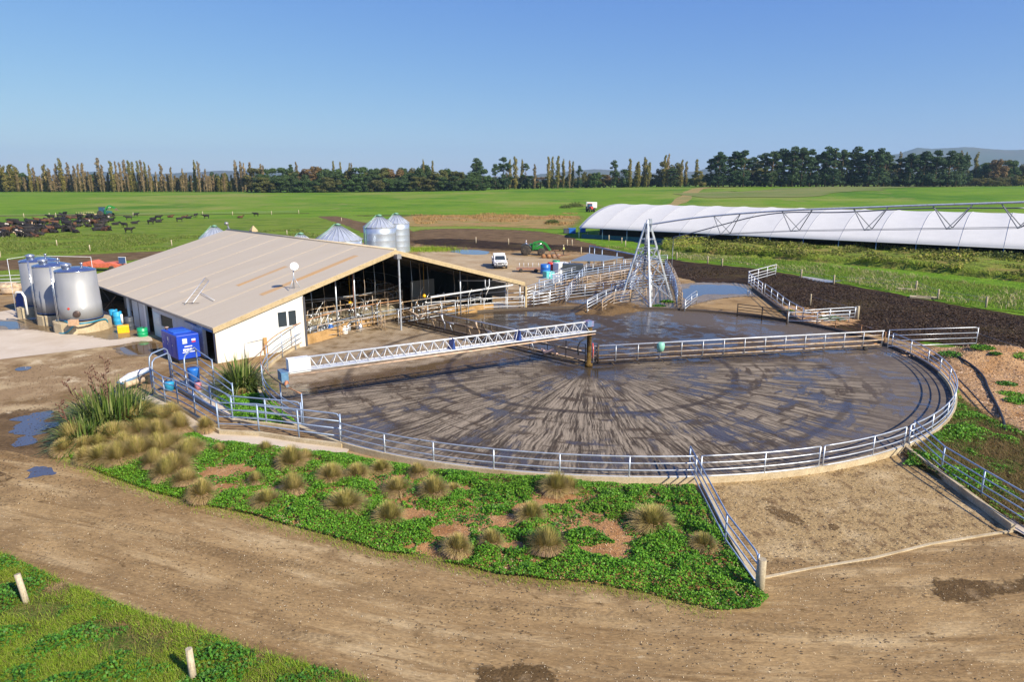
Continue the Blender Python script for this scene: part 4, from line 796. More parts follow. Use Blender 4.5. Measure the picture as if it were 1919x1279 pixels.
def make_tank(cpx, cpy, rpx, ytop, label, ladder=False, plate=True, plinth=True, plpx=40, hatch_a=-1.2):
    base = G(cpx, cpy); dn = Vector((base.x, base.y, 0)).normalized(); dep = base.y * math.cos(PITCH) + (CH - .5) * math.sin(PITCH) + 1.5; r = rpx / FPX * dep * .95; plr = plpx / FPX * dep * .95
    C = Vector((base.x, base.y, 0)) + dn * plr; top = hz(cpx, ytop, C - dn * r * .2)
    zb = 1.0 if plinth else .3
    if plinth:
        mb = MB(); mb.lathe([(plr, 0), (plr, 0.85), (plr * .97, 0.88), (0.02, 0.88)], 14, C, smooth=False); tag(mb.build('tank_plinth', CONC), 'concrete plinth under the ' + plinth, 'plinth', 'tank plinths')
    o = empty('milk_tank', Vector((C.x, C.y, 0.88 if plinth else 0)), label, 'tank', 'milk tanks beside the shed')
    mb = MB(); zt = top - 0.12; h = zt - zb
    prof = [(r * 1.0, zb), (r * 1.005, zb + h * .33), (r * .99, zb + h * .335), (r * .975, zb + h * .66), (r * .965, zb + h * .665), (r * .95, zt)]
    mb.lathe(prof, 48, C); mb.build('shell', TANKM, o)
    mb = MB(); mb.lathe([(r * .97, zt + .005), (r * .97, zt + .03), (r * .90, zt + 0.10), (r * .5, zt + 0.26), (0.3, zt + 0.32), (0.02, zt + 0.33)], 40, C); mb.build('roof', simple('polished tank roof with sky tint', (.40, .45, .55), .22, .9, .08, 3), o)  # polished metal, blue of the reflected sky put into its base colour
    mb = MB(); mb.lathe([(r * .8, .881 if plinth else 0.01), (r * .8, zb), (r * 1.03, zb), (r * 1.03, zb + 0.05), (r * .9, zb + 0.06)], 32, C); mb.build('foot_ring', simple('dark blue skirt', (0.03, 0.06, 0.16), 0.5), o)
    mb = MB(); mb.lathe([(0.32, 0), (0.32, .18), (0.38, .2), (0.36, .3), (0.1, .38), (0.02, .38)], 20, C + Vector((-r * .3, -r * .25, zt + 0.26))); mb.build('hatch', STEEL, o)
    mb = MB(); mb.lathe([(0.08, 0), (0.08, .3), (.14, .34), (.02, .4)], 10, C + Vector((r * .3, .2, zt + 0.22))); mb.build('vent', STEEL, o)
    if plate:
        a = hatch_a; u = Vector((math.cos(a), math.sin(a), 0)); c = C + u * (r + .02) + Vector((0, 0, zb + .55))
        q = u.to_track_quat('Z', 'Y').to_matrix(); mb = MB(); b2 = MB(); b2.lathe([(.27, -.06), (.27, .06), (.23, .09), (.02, .09)], 20); mb.add([q @ Vector(v) + c for v in b2.v], b2.f, True); mb.build('manhole', simple('dark manhole', (0.10, 0.07, 0.06), 0.4, 0.5), o)
        for da, dz, cc, rr in ((-.35, .45, REDP, .09), (.32, .5, WHITE, .13)):
            u = Vector((math.cos(a + da), math.sin(a + da), 0)); c = C + u * (r + .01) + Vector((0, 0, zb + .55 + dz)); q = u.to_track_quat('Z', 'Y').to_matrix(); mb = MB(); b2 = MB(); b2.lathe([(rr, -.02), (rr, .02)], 16); mb.add([q @ Vector(v) + c for v in b2.v], b2.f); mb.build('sticker', cc, o)
    a = -2.35; u = Vector((math.cos(a), math.sin(a), 0)); sd = Vector((-u.y, u.x, 0)); lb = MB(); p0 = C + u * (r + .14)
    if ladder:
        for s_ in (-.2, .2): lb.tube([p0 + sd * s_ + Vector((0, 0, .3)), p0 + sd * s_ + Vector((0, 0, zt + .5))], 0.025, 6)
        for z in np.arange(.6, zt + .3, .3): lb.tube([p0 - sd * .2 + Vector((0, 0, z)), p0 + sd * .2 + Vector((0, 0, z))], 0.016, 5)
        lb.build('ladder', STEEL, o)
    return o, C, r, zb, zt
T3, C3, r3, zb3, zt3 = make_tank(158, 626, 37, 505, 'nearest of the three big steel milk tanks with a blue hose in front', True, True, 'nearest milk tank', 50)
T2, C2, r2, zb2, zt2 = make_tank(114, 611, 34, 496, 'middle steel milk tank of the three partly behind the nearest one', True, False, 'middle milk tank', 38)
T1, C1, r1, zb1, zt1 = make_tank(90, 594, 35, 487, 'farthest steel milk tank of the three with a pipe frame around it', False, False, 'farthest milk tank', 37)
mb = MB(); zz = zt1 + .25
a, b_, c, d = C1 + Vector((-r1 - .5, -1, 0)), C1 + Vector((r1, 1.5, 0)), C1 + Vector((r1 + 2.6, .8, 0)), C1 + Vector((-r1 - .5, 2, 0))
for q in (a, c, d): mb.tube([q, q + Vector((0, 0, zz))], 0.022, 6)
mb.tube([a + Vector((0, 0, zz)), d + Vector((0, 0, zz)), c + Vector((0, 0, zz))], 0.018, 6); tag(mb.build('overhead_pipework', WHITEP), 'thin white pipe frame standing round the farthest milk tank', 'frame')
# vat pump, hose, crate on plinth
mb = MB(); hp = [(104, 628, 0.5), (101, 612, .55), (106, 603, .45), (101, 615, .25), (107, 626, .05), (118, 626, .05), (126, 618, .3), (135, 611, .66), (150, 607, .68), (175, 604, .7), (192, 600, .6), (200, 606, .4), (199, 613, .1)]
hp = [(150, 607, .95), (143, 607, .95), (136, 613, .7), (126, 624, .15), (112, 626, .05), (103, 619, .1), (101, 608, .6), (105, 601, .9), (115, 600, .97), (128, 605, .95)]
mb.tube(chaikin([G(q[0], q[1], q[2]) for q in hp], 2, False), 0.07, 8); hp = [(150, 607, .95), (170, 605, .95), (186, 600, .95), (199, 598, .9), (202, 606, .5), (201, 613, .06)]; mb.tube(chaikin([G(q[0], q[1], q[2]) for q in hp], 2, False), 0.07, 8)
tag(mb.build('hose', simple('blue green hose', (0.02, 0.22, 0.32), 0.4, var=0.1)), 'thick blue green hose looped over the plinth of the nearest milk tank', 'hose')
P = G(137, 611, 0.88); mb = MB(); mb.box(P + Vector((0, 0.1, 0.24)), (0.62, .4, .46)); tag(mb.build('box', simple('cardboard', (0.52, 0.33, 0.2), 0.8), bevel=0.01), 'brown box standing on the plinth below the nearest milk tank', 'box')
P = G(52, 595); mb = MB(); mb.lathe([(.75, 0), (.75, .9), (.7, .95), (.02, .95)], 12, P, smooth=False); tag(mb.build('concrete_tank', CONC), 'small round concrete tank left of the steel milk tanks', 'tank')
P = G(52, 590, .95); mb = MB(); mb.tube([P, P + Vector((0, 0, 1.5)), P + Vector((-.2, 0, 1.9)), P + Vector((-.7, .1, 1.9)), P + Vector((-1.0, .2, 1.5))], 0.09, 8); tag(mb.build('pump_pipe', WHITE), 'white pipe rising from the small concrete tank beside the milk tanks', 'pipe')
def drumlike(name, px, py, r, h, mat, label, cat, square=False, lid=True):
    P = G(px, py); o = empty(name, P, label, cat); mb = MB()
    if square: mb.box(P + Vector((0, 0, h / 2)), (r * 2, r * 1.6, h), rz=0.5); mb.build('body', mat, o, bevel=0.05)
    else: mb.lathe([(r * .95, 0), (r, .04), (r, h * .32), (r * 1.03, h * .34), (r, h * .36), (r, h * .66), (r * 1.03, h * .68), (r, h * .7), (r, h * .97), (r * .95, h)], 20, P); mb.build('body', mat, o)
    if lid: mb = MB(); mb.lathe([(.07, h), (.07, h + .05), (.02, h + .06)], 10, P + Vector((r * .4, 0, 0))); mb.build('cap', BLACK, o)
    return o
o = drumlike('plastic_tub', 232, 624, .42, .62, YEL, 'yellow square tub on the wet concrete by the shed wall', 'tub', True, False)
mb = MB(); P = G(230, 620); mb.tube([P + Vector((0, .1, .6)), P + Vector((0, .1, 1.35))], .09, 8); mb.build('handle', WHITE, o)
drumlike('plastic_drum', 222, 609, .35, 1.15, CYAN, 'light blue drum against the shed wall behind the yellow tub', 'drum')
drumlike('plastic_drum', 215, 605, .33, 1.15, CYAN, 'light blue drum left of its twin beside the nearest milk tank', 'drum')
drumlike('plastic_drum', 268, 631, .38, .7, GRN, 'small green drum at the foot of the white door post', 'drum')
drumlike('waste_bin', 244, 619, .32, 1.1, simple('dark grey bin', (.06, .07, .09), .5), 'dark grey bin beside the yellow tub at the shed wall', 'bin')
drumlike('fuel_cube', 45, 580, .5, 1.6, simple('deep blue plastic', (0.01, 0.05, 0.25), .4), 'dark blue upright tank left of the farthest milk tank', 'tank', True)

# ------------------------------------------------------------------ generator
gp = [G(336, 684), G(299, 668), G(371, 676)]
gu = (gp[1] - gp[0]); gl = 2.55; gu = BV.copy(); gv = BU.copy()
GEN = G(336, 684) + Vector((0, 0, 0)); GM = Matrix(((gu.x, gv.x, 0), (gu.y, gv.y, 0), (0, 0, 1)))
gen = empty('generator', GEN, 'bright blue enclosed diesel generator standing by the front corner of the shed', 'generator')
def gb(mb, a0, a1, b0, b1, z0, z1): mb.box(GEN + GM @ Vector(((a0 + a1) / 2, (b0 + b1) / 2, (z0 + z1) / 2)), (abs(a1 - a0), abs(b1 - b0), z1 - z0), M=GM)
GENB = simple('generator blue paint', (0.010, 0.055, 0.46), 0.35, var=0.08, vs=2)
L_, W_, H_ = 2.9, 1.45, 1.95
mb = MB(); gb(mb, 0, L_, 0, W_, .3, H_); mb.build('enclosure', GENB, gen, bevel=0.04)
mb = MB(); gb(mb, .1, L_ - .1, .06, W_ - .06, .0, .29); mb.build('base_tank', BLACK, gen)
mb = MB(); gb(mb, .9, L_ - .9, .15, W_ - .15, H_, H_ + .05); mb.build('roof_panel', simple('generator roof blue', (0.02, 0.11, 0.55), .4), gen)
for a0 in (.25, 1.1, 1.95):
    mb = MB(); gb(mb, a0, a0 + .7, -.015, 0.0, .5, 1.75); ob = mb.build('door', GENB, gen); b2 = MB(); gb(b2, a0 + .58, a0 + .66, -.03, -.016, 1.1, 1.22); b2.build('latch', WHITE, ob)
mb = MB(); gb(mb, 1.5, 1.75, -.02, -.016, 1.4, 1.65); gb(mb, 1.52, 1.6, -.025, -.021, 1.3, 1.38); mb.build('sticker', WHITE, gen)
fm = MB(); gb(fm, -.02, 0, .35, .65, 1.35, 1.7); fm.build('control_panel', simple('pale control panel', (.5, .55, .6), .4), gen)
for i, (b0, b1, z0, z1, mt) in enumerate([(.95, 1.2, 1.5, 1.62, WHITE), (.95, 1.2, 1.38, 1.46, REDP), (.45, .95, 1.12, 1.18, WHITE), (.35, .52, .85, 1.0, WHITE), (.56, .73, .85, 1.0, WHITE), (.77, .94, .85, 1.0, WHITE), (.3, 1.1, .74, .79, WHITE)]):
    mb = MB(); gb(mb, -.012, -.004, b0, b1, z0, z1); mb.build('marking', mt, gen)
mb = MB(); c = GEN + GM @ Vector((L_ - .3, .3, H_)); mb.lathe([(.08, 0), (.08, .12), (.14, .14), (.14, .2), (.02, .22)], 12, c); mb.build('exhaust', RUST, gen)

# ------------------------------------------------------------------ centre post, truss arm, sweep gates
CP = empty('centre_post', YC, 'muddy centre column of the round yard on which the truss arm and both gates turn', 'post')
mb = MB(); mb.lathe([(.26, .1), (.26, .3), (.16, .32), (.15, 2.4), (.19, 2.42), (.19, 2.7)], 14, YC); mb.build('column', ground('manure caked steel', (0.13, 0.085, 0.03), [((0.05, 0.03, 0.02), 3, .45, .6)], .8, .6, 12, .02), CP)
mb = MB(); mb.tube([YC + Vector(v) for v in ((-.2, -.1, 2.0), (-.6, -.1, 1.8), (-.75, -.1, 1.4), (-.7, -.1, .9))], .05, 8); mb.build('hose', BLACK, CP)
mb = MB(); mb.tube([YC + Vector(v) for v in ((.22, -.1, 1.7), (.26, -.12, 1.2), (.24, -.1, .7))], .035, 8); mb.build('red_hose', REDP, CP)
AE = G(532, 699, 2.45); AE.z = 0; ad = (AE - Vector((YC.x, YC.y, 0))); al = ad.length; ad.normalize(); an_ = Vector((-ad.y, ad.x, 0))
arm = empty('truss_arm', Vector((YC.x, YC.y, 2.5)), 'long white lattice truss arm from the centre column to the left rim', 'truss arm')
def AP(d, s, z): return Vector((YC.x, YC.y, 0)) + ad * d + an_ * s + Vector((0, 0, z))
zb_, zt_ = 2.5, 3.12
for s in (-.28, .28): mb = MB(); mb.tube([AP(-.3, s, zb_), AP(al, s, zb_)], .045, 8); mb.build('bottom_chord', WHITEP, arm)
mb = MB(); mb.tube([AP(-.1, 0, zt_), AP(al - .6, 0, zt_)], .05, 8); mb.build('top_chord', WHITEP, arm)
mb = MB(); nn_ = 26; st = (al - 1.2) / nn_
for k in range(nn_):
    a = .2 + k * st
    for s in (-.28, .28): mb.tube([AP(a, s, zb_), AP(a + st / 2, 0, zt_)], .022, 6); mb.tube([AP(a + st / 2, 0, zt_), AP(a + st, s, zb_)], .022, 6)
    mb.tube([AP(a, -.28, zb_), AP(a, .28, zb_)], .02, 5)
mb.build('lattice', WHITEP, arm)
mb = MB(); mb.tube([AP(-.2, .34, zb_ - .17), AP(al, .34, zb_ - .17)], .04, 8)
mb.build('spray_pipe', simple('stained pipe', (.55, .38, .26), .6, .1, .3, 3), arm)
mb = MB(); mb.box(AP(al * .5, .05, zb_ + .01), (al, .34, .03), M=Matrix(((ad.x, an_.x, 0), (ad.y, an_.y, 0), (0, 0, 1)))); mb.build('cable_tray', WHITEP, arm)
AM = Matrix(((ad.x, an_.x, 0), (ad.y, an_.y, 0), (0, 0, 1)))
mb = MB(); mb.box(AP(al - .75, 0, 2.78), (1.1, .62, .72), M=AM); mb.build('end_box', WHITE, arm, bevel=.02)
mb = MB(); mb.box(AP(al + .05, 0, 2.3), (.35, .9, .5), M=AM); mb.tube([AP(al + .05, -.9, 1.98), AP(al + .05, .9, 1.98)], .09, 8); mb.build('end_carriage', simple('dull blue paint', (.10, .22, .36), .5, dirt=(.2, .15, .1)), arm)
for s in (-.7, .7): mb = MB(); mb.lathe([(.05, -.06), (.16, -.06), (.16, .06), (.05, .06)], 16, AP(al + .05, s, 2.04), axis='X' if abs(ad.x) > .7 else 'Y'); mb.build('wheel', simple('orange wheel', (.45, .17, .08), .6), arm)
for f in (.49, .72): mb = MB(); mb.prism([(-.1, zb_), (.12, zb_), (.0, zt_ + .05)], -.3, .3, Matrix.Translation(AP(al * (1 - f), 0, 0)) @ AM.to_4x4()); mb.build('bracket', simple('dark blue bracket', (.02, .06, .25), .5), arm)
mb = MB(); mb.box(AP(.1, 0, 3.0), (.5, .5, .35), M=AM); mb.build('motor', simple('motor blue', (.12, .2, .35), .5, dirt=(.5, .1, .08), dirt_amt=.6), arm)
def gate_arm(P0, P1, rails, label, posts, mats, name='sweep_gate', w2=.5, extra=None, up=GALV):
    d = (P1 - P0); L = d.length; d.normalize(); s = Vector((-d.y, d.x, 0)); o = empty(name, P0, label, 'gate', 'sweep gates of the round yard')
    Q = lambda a, b, z: P0 + d * a + s * b + Vector((0, 0, z))
    for (b_, z, r, mt) in rails:
        mb = MB(); mb.tube([Q(0.3, b_, z), Q(L - .1, b_, z)], r, 8); mb.build('rail', mt, o)
    zt = max(r[1] for r in rails)
    for k in range(posts + 1):
        a = .3 + (L - .5) * k / posts; mb = MB(); mb.tube([Q(a, 0, .28), Q(a, 0, zt)], .03, 6)
        mb.tube([Q(a, 0, .32), Q(a, w2, .32)], .022, 5); mb.build('upright', up, o)
    return o, Q, L
RG1 = G(1655, 657); RG1.z = 0; P0 = Vector((YC.x, YC.y, 0))
rg, Q, L = gate_arm(P0, RG1, [(0, 1.45, .045, WHITEP), (.1, 1.12, .035, RUSTP), (0, .80, .04, RUSTP), (.5, .62, .035, RUSTP), (.1, .42, .045, RUSTP), (.5, .40, .04, RUST), (0, .30, .05, DARKP)], 'sweep gate of pale rails from the centre column to the right rim', 14, None)
mb = MB()
for k in range(12): a = 1.5 + k * 1.75; mb.tube([Q(a, .1, .35), Q(a + .25, -.15, .14)], .03, 5); 
mb.build('scraper_tines', DARKP, rg)
mb = MB()
for s_ in (-.1, .55): mb.lathe([(.05, -.05), (.16, -.06), (.16, .06), (.05, .05)], 14, Q(L - 1.6, s_, .27), axis='Y')
mb.build('wheels', TYRE, rg)
mb = MB(); c = Q(5.0, -.03, 1.22); mb.lathe([(.05, -.34), (.2, -.32), (.26, -.1), (.27, .1), (.22, .24), (.06, .28)], 16, c); tag(mb.build('bucket', simple('mint plastic', (.22, .50, .40), .5)), 'mint green rounded tub hanging on the top rail of the right sweep gate', 'tub')
mb = MB(); mb.tube([Q(.6, -.1, .3), Q(.6, -.1, 1.6)], .05, 8); mb.tube([Q(.6, .3, .3), Q(.6, .3, 1.4)], .04, 8); mb.tube([Q(.25, .05, 1.3), Q(.6, .05, 1.3)], .03, 6); mb.tube([Q(.25, .05, .6), Q(.6, .05, .6)], .03, 6); mb.build('hinge_frame', DARKP, rg)
LG1 = G(752, 606); LG1.z = 0
lg, Q, L = gate_arm(P0, LG1, [(0, 1.55, .045, GALV), (.45, 1.2, .035, RUSTP), (0, .95, .04, DARKP), (.75, .55, .05, DARKP), (0, .35, .06, DARKP), (.75, .35, .06, DARKP), (-.3, .3, .05, RUSTP)], 'sweep gate of dark muddy rails from the centre column to the shed', 12, None, up=DARKP, w2=.75)
for k in range(9):
    a = 2.5 + k * 2.2; mb = MB(); mb.tube([Q(a, .2, .45), Q(a + .15, .35, 1.05)], .035, 6); mb.tube([Q(a - .35, .35, 1.08), Q(a + .45, .35, 1.08)], .05, 6); mb.build('roller_bracket', [RUSTP, GALV][k % 2], lg)
mb = MB(); c = Q(2.4, .35, .5); mb.tube([c + Vector(v) for v in ((0, 0, 0), (-.3, .1, .3), (-.8, .3, .1), (-1.1, .35, .35))], [.1, .16, .14, .08], 8); mb.build('rag_bundle', simple('dirty pink rag', (.5, .33, .27), .9), lg)
for k, a in enumerate((14.2, 9.4, 8.6, 10.2)):
    mb = MB(); c = Q(a, .4, .4); mb.tube([c, c + Vector((.05, 0, .5)), c + Vector((-.15, 0, .95)), c + Vector((-.2, 0, 1.25))], [.05, .05, .06, .09], 6); mb.build('drive_hose', [WHITEP, DARKP, DARKP, RUSTP][k], lg)
mb = MB(); mb.tube([Q(L - 2.2, .2, .35), Q(L - 4.2, .9, 1.35)], .05, 6); mb.tube([Q(L - 1, .2, 1.4), Q(L - 3.2, .6, 1.2)], .05, 6); mb.build('diagonal_bar', simple('worn plank', (.5, .38, .28), .8), lg)
mb = MB()
for k in range(14): a = 1.2 + k * 1.4; mb.tube([Q(a, -.3, .3), Q(a + .2, -.45, .14)], .03, 5)
mb.build('scraper_tines', DARKP, lg)

# gate to the mud paddock right of the yard, race fences, post and kerbs
px_fence([(1662, 657), (1828, 651)], [0.3, 0.72, 1.1, 1.5], 1.5, GALV, 'straight galvanised gate on the right edge of the yard against the dark mud', step=4.0, bend=(False, True), name='field_gate', group='gates around the yard')
rf = px_fence([(1291, 888), (1358, 1025), (1416, 1108)], [0.28, 0.58, 0.88, 1.2], 1.22, GALVB, 'left railing of the dirt pen with a rounded end by the wooden post', name='race_railing', group='railings of the dirt pen', cat='railing', step=4.4, bend=(False, True), r=.027, pr=.034)
rr_ = px_fence([(1708, 835), (1763, 888), (1837, 936), (1985, 1030)], [0.28, 0.58, 0.88, 1.2], 1.22, GALVB, 'right railing of the dirt pen above the dead weeds', name='race_railing', group='railings of the dirt pen', cat='railing', step=3.3, bend=(False, False), r=.027, pr=.034)
def px_wall(name, pp, wd, h, mat, label, cat='kerb', side=1, z0=0.0):
    P = dens([G(*q) for q in pp], .8, False); out = []; inn = []
    for i, p in enumerate(P):
        t = (P[min(i + 1, len(P) - 1)] - P[max(i - 1, 0)]); nn = Vector((-t.y, t.x, 0)).normalized(); inn.append(p); out.append(p + nn * wd * side)
    mb = MB(); wall_strip(mb, inn, out, z0, h); return tag(mb.build(name, mat), label, cat)
px_wall('pen_kerb', [(1694, 848), (1730, 875), (1790, 920), (1893, 998)], .14, .30, CONC, 'concrete kerb along the right side of the dirt pen', side=1)
px_wall('pen_kerb', [(1312, 915), (1360, 1010), (1412, 1102)], .16, .24, CONC, 'concrete kerb along the left side of the dirt pen', side=1)
px_wall('pen_kerb', [(1430, 1088), (1520, 1070), (1640, 1050), (1745, 1024), (1840, 1008), (1905, 998)], .10, .06, CONC, 'thin concrete edge across the open end of the dirt pen', side=1)
sheet('concrete_pad', [(1862, 966), (1919, 972), (1990, 1000), (1960, 1030), (1905, 1000), (1893, 996)], .10, SLAB, .03, .3, 0)
PENS = ground('dry straw strewn dirt', (0.36, 0.262, 0.152), [((0.20, 0.135, 0.080), 1.6, .50, .62, (1.6, 1, 1)), ((0.47, 0.365, 0.24), .5, .52, .68), ((0.12, 0.08, 0.045), .45, .66, .72)], .95, .8, 8, .05, fine=.4, finescale=14)
sheet('dirt_pen', [(1312, 908), (1430, 897), (1535, 886), (1625, 862), (1692, 846), (1790, 922), (1890, 998), (1840, 1008), (1745, 1024), (1640, 1050), (1520, 1070), (1432, 1088), (1412, 1100), (1358, 1008)], .028, PENS, .05, .3, 0)
soft_sheet('manure_smear', [(1430, 952), (1448, 948), (1480, 962), (1512, 984), (1490, 986), (1450, 968)], .034, ground('damp dung', (.15, .10, .055), [((.3, .22, .14), 4, .55, .65)], .9, .6), 0.08, 0.08)
soft_sheet('manure_smear', [(1550, 984), (1568, 985), (1578, 994), (1556, 997)], .034, MATS['damp dung'], 0.05, 0.05)
soft_sheet('damp_patch', [(1735, 1100), (1760, 1086), (1800, 1088), (1860, 1096), (1890, 1090), (1960, 1085), (1950, 1108), (1880, 1118), (1820, 1136), (1760, 1124)], .040, ground('damp soil', (.115, .075, .04), [((.25, .18, .115), 1.5, .55, .7)], .9, .8, 8, .06, fine=.4), 0.16, 0.1)
soft_sheet('damp_patch', [(880, 1262), (930, 1248), (1010, 1250), (1050, 1268), (1010, 1300), (900, 1300)], .040, MATS['damp soil'], 0.14, 0.08)
def wood_post(px, py, h, r, mat, label, group=None, lean=(0, 0), name='fence_post'):
    P = G(px, py); mb = MB(); mb.tube([P + Vector((0, 0, -.1)), P + Vector((lean[0] * .5, lean[1] * .5, h * .5)), P + Vector((lean[0], lean[1], h))], [r * 1.05, r, r * .95], 10); return tag(mb.build(name, mat), label, 'post', group)
wood_post(1423, 1112, 1.12, .13, WOOD, 'thick weathered wooden post at the rounded end of the left pen railing')
wood_post(51, 1134, .95, .085, WOODP, 'pale wooden post in the grass at the lower left corner beside the track', lean=(-.17, .05))
wood_post(363, 1278, .9, .085, WOODP, 'pale wooden post in the grass at the bottom edge beside the dark clover', lean=(-.04, .03))
wood_post(1606, 600, 1.25, .12, WOOD, 'thick wooden strainer post at the end of the short gate by the mud paddock')
fp = [(1268, 487), (1326, 495), (1353, 500), (1501, 522), (1562, 534), (1716, 546), (1757, 563), (1847, 578)]
for q in fp: wood_post(q[0], q[1], 1.15, .10, WOOD, 'grey wooden fence post along the edge of the dark mud paddock', 'fence posts along the mud paddock')
wood_post(1518, 574, 1.2, .07, WOOD, 'lone thin post standing in the mud behind the short gate')
for q in [(322, 461), (169, 471), (107, 461), (1, 483), (538, 441), (640, 415)]: wood_post(q[0], q[1], 1.1, .09, WOODP, 'pale fence post along the lower edge of the cow paddock', 'fence posts of the cow paddock')
for q in [(892, 456), (953, 459), (1063, 461), (1072, 461), (1101, 446), (1122, 446), (1141, 452), (1165, 457), (1172, 463), (1089, 477), (1236, 482)]: wood_post(q[0], q[1], 1.2, .09, WOODP, 'pale fence post between the brown track and the long white barn', 'fence posts near the white barn')
for q in [(436, 404), (509, 403), (560, 401), (250, 406), (45, 408), (93, 407), (105, 407), (380, 404)]: wood_post(q[0], q[1], 1.4, .10, WOODP, 'far pale fence post along the ditch behind the cows', 'fence posts along the ditch')
def wire(pp, z, label, sag=0.0, r=.012, zs=None):
    P = [G(*q) for q in pp]; mb = MB()
    for h in z: mb.tube([Vector((p.x, p.y, h)) for p in P], r, 4)
    return tag(mb.build('fence_wire', WIRE), label, 'wire')
wire([(1606, 600), (1518, 574)], [.95], 'wire from the strainer post across the mud'); wire(fp, [.6, 1.0], 'fence wires strung between the posts of the mud paddock')
wire([(1828, 651), (2060, 735)], [1.05], 'thin wire running from the right gate across the mud'); wire([(-400, 415)] + [(45, 408), (250, 406), (436, 404), (560, 401)], [.8, 1.2], 'fence wires along the ditch behind the cows', r=.02)
for q in [(1700, 545), (1724, 560), (1736, 560)]:
    P = G(*q); mb = MB(); mb.box(P + Vector((0, 0, .14)), (1.9, .8, .2), rz=-.5); tag(mb.build('concrete_slab', CONC, bevel=.02), 'flat concrete slab lying at the edge of the grass by the fence', 'slab', 'slabs by the fence')

# ramp (double race) on the left
NF = [(287, 740), (311, 757), (335, 765), (367, 783), (411, 812), (486, 815), (561, 826), (640, 836)]
FF = [(322, 722), (352, 742), (397, 772), (437, 794), (500, 800), (567, 807)]
def rail_path(pp, n0, rails, top, label, mat, bend):
    P = [G(*q) for q in pp]; return fence('ramp_railing', P, P, rails, top, mat, label, 'railing', 'railings of the cattle ramp', bend=bend, r=.03, pr=.042)
rail_path(NF, 0, [.12, .48, .84, 1.2, 1.55][1:], 1.55, 'near railing of the cattle ramp above the grass tussocks', GALVB, (False, True))
rail_path(FF, 0, [.35, .7, 1.05, 1.45], 1.45, 'far railing of the cattle ramp in front of the flax bush by the shed', GALVB, (False, True))
def hoop(a, b_, h, label):
    A, Bq = G(*a), G(*b_); d = (Bq - A); d2 = d.normalized() * .35; mb = MB()
    mb.tube([A, A + Vector((0, 0, h - .5)), A + Vector((0, 0, h - .15)) + d2 * .25, A + d2 + Vector((0, 0, h)), Bq - d2 + Vector((0, 0, h)), Bq - d2 * .25 + Vector((0, 0, h - .15)), Bq + Vector((0, 0, h - .5)), Bq], .042, 8)
    return tag(mb.build('pipe_hoop', GALVB), label, 'pipe hoop', 'hoops over the cattle ramp')
hoop((287, 740), (322, 722), 2.35, 'overhead pipe hoop at the upper end of the cattle ramp'); hoop((291, 742), (326, 724), 2.1, 'second overhead hoop just inside the first at the upper end of the ramp'); hoop((352, 742), (374, 718), 2.3, 'overhead pipe hoop further along behind the far ramp railing')
px_fence([(374, 718), (404, 742)], [.6, 1.1, 1.6, 2.1], 2.15, GALVB, 'tall short gate panel behind the cattle ramp', step=4, group='gates around the yard')
px_fence([(404, 742), (440, 772)], [.6, 1.1, 1.5], 1.6, GALVB, 'short sloping gate panel behind the cattle ramp near the flax bush', step=4, group='gates around the yard')
px_wall('ramp_kerb', [(288, 745), (335, 770), (411, 817), (486, 821), (561, 833), (640, 843)], .16, .26, CONC, 'concrete kerb below the near ramp railing')
px_wall('ramp_kerb', [(322, 728), (397, 776), (437, 797), (500, 803), (565, 812)], .16, .26, CONC, 'concrete kerb below the far ramp railing', side=1)
sheet('concrete_path', [(262, 748), (288, 742), (335, 768), (411, 815), (486, 820), (561, 832), (655, 845), (650, 852), (560, 848), (470, 838), (385, 826), (330, 790)], .075, SLAB, .02, .3, 0)
sheet('ramp_floor', [(288, 742), (322, 724), (397, 774), (437, 796), (500, 803), (567, 812), (640, 838), (561, 830), (486, 818), (411, 814), (335, 767)], .115, ground('dung covered concrete', (.27, .18, .11), [((.40, .30, .20), 1.2, .5, .65), ((.14, .09, .05), 2, .55, .65)], .85, .6, 8, .04), .0, .3, 0)
sheet('concrete_path', [(345, 716), (372, 712), (445, 760), (475, 790), (437, 792), (395, 765)], .07, SLAB, .02, .3, 0)
sheet('lawn_strip', [(404, 745), (440, 735), (500, 738), (560, 800), (500, 797), (440, 790)], .05, TURF, .1)
# bits beside the ramp: bundle on a trolley, blue items
P = G(262, 737); tr = empty('trolley', P, 'low trolley with a blue frame, wheels and bundled sheeting left of the cattle ramp', 'trolley')
mb = MB(); u = (G(286, 716) - G(232, 736)).normalized(); a = G(226, 736); b_ = G(286, 718)
mb.beam(a + Vector((0, 0, .55)), b_ + Vector((0, 0, .85)), .5, .07); mb.build('frame', simple('dull blue paint', (.10, .22, .36), .5), tr)
mb = MB(); mb.tube([a + Vector((0, 0, .65)), a.lerp(b_, .3) + Vector((0, .1, .78)), a.lerp(b_, .6) + Vector((0, 0, .85)), b_ + Vector((0, 0, .95))], [.1, .2, .17, .08], 9); mb.build('bundle', simple('white blue sheeting', (.62, .62, .68), .7, var=.4, vs=4), tr)
mb = MB(); mb.tube([a.lerp(b_, .2) + Vector((0, -.35, .42)), a.lerp(b_, .8) + Vector((.1, -.4, .45))], [.22, .16], 8); mb.build('log', simple('pale cut timber', (.45, .34, .23), .9, var=.4, vs=3), tr)
for f in (.05, .5, .95):
    c = a.lerp(b_, f) + Vector((0, -.2, .27)); mb = MB(); mb.lathe([(.08, -.06), (.24, -.07), (.27, 0), (.24, .07), (.08, .06)], 16, c, axis='Y'); wq = mb.build('wheel', TYRE, tr)
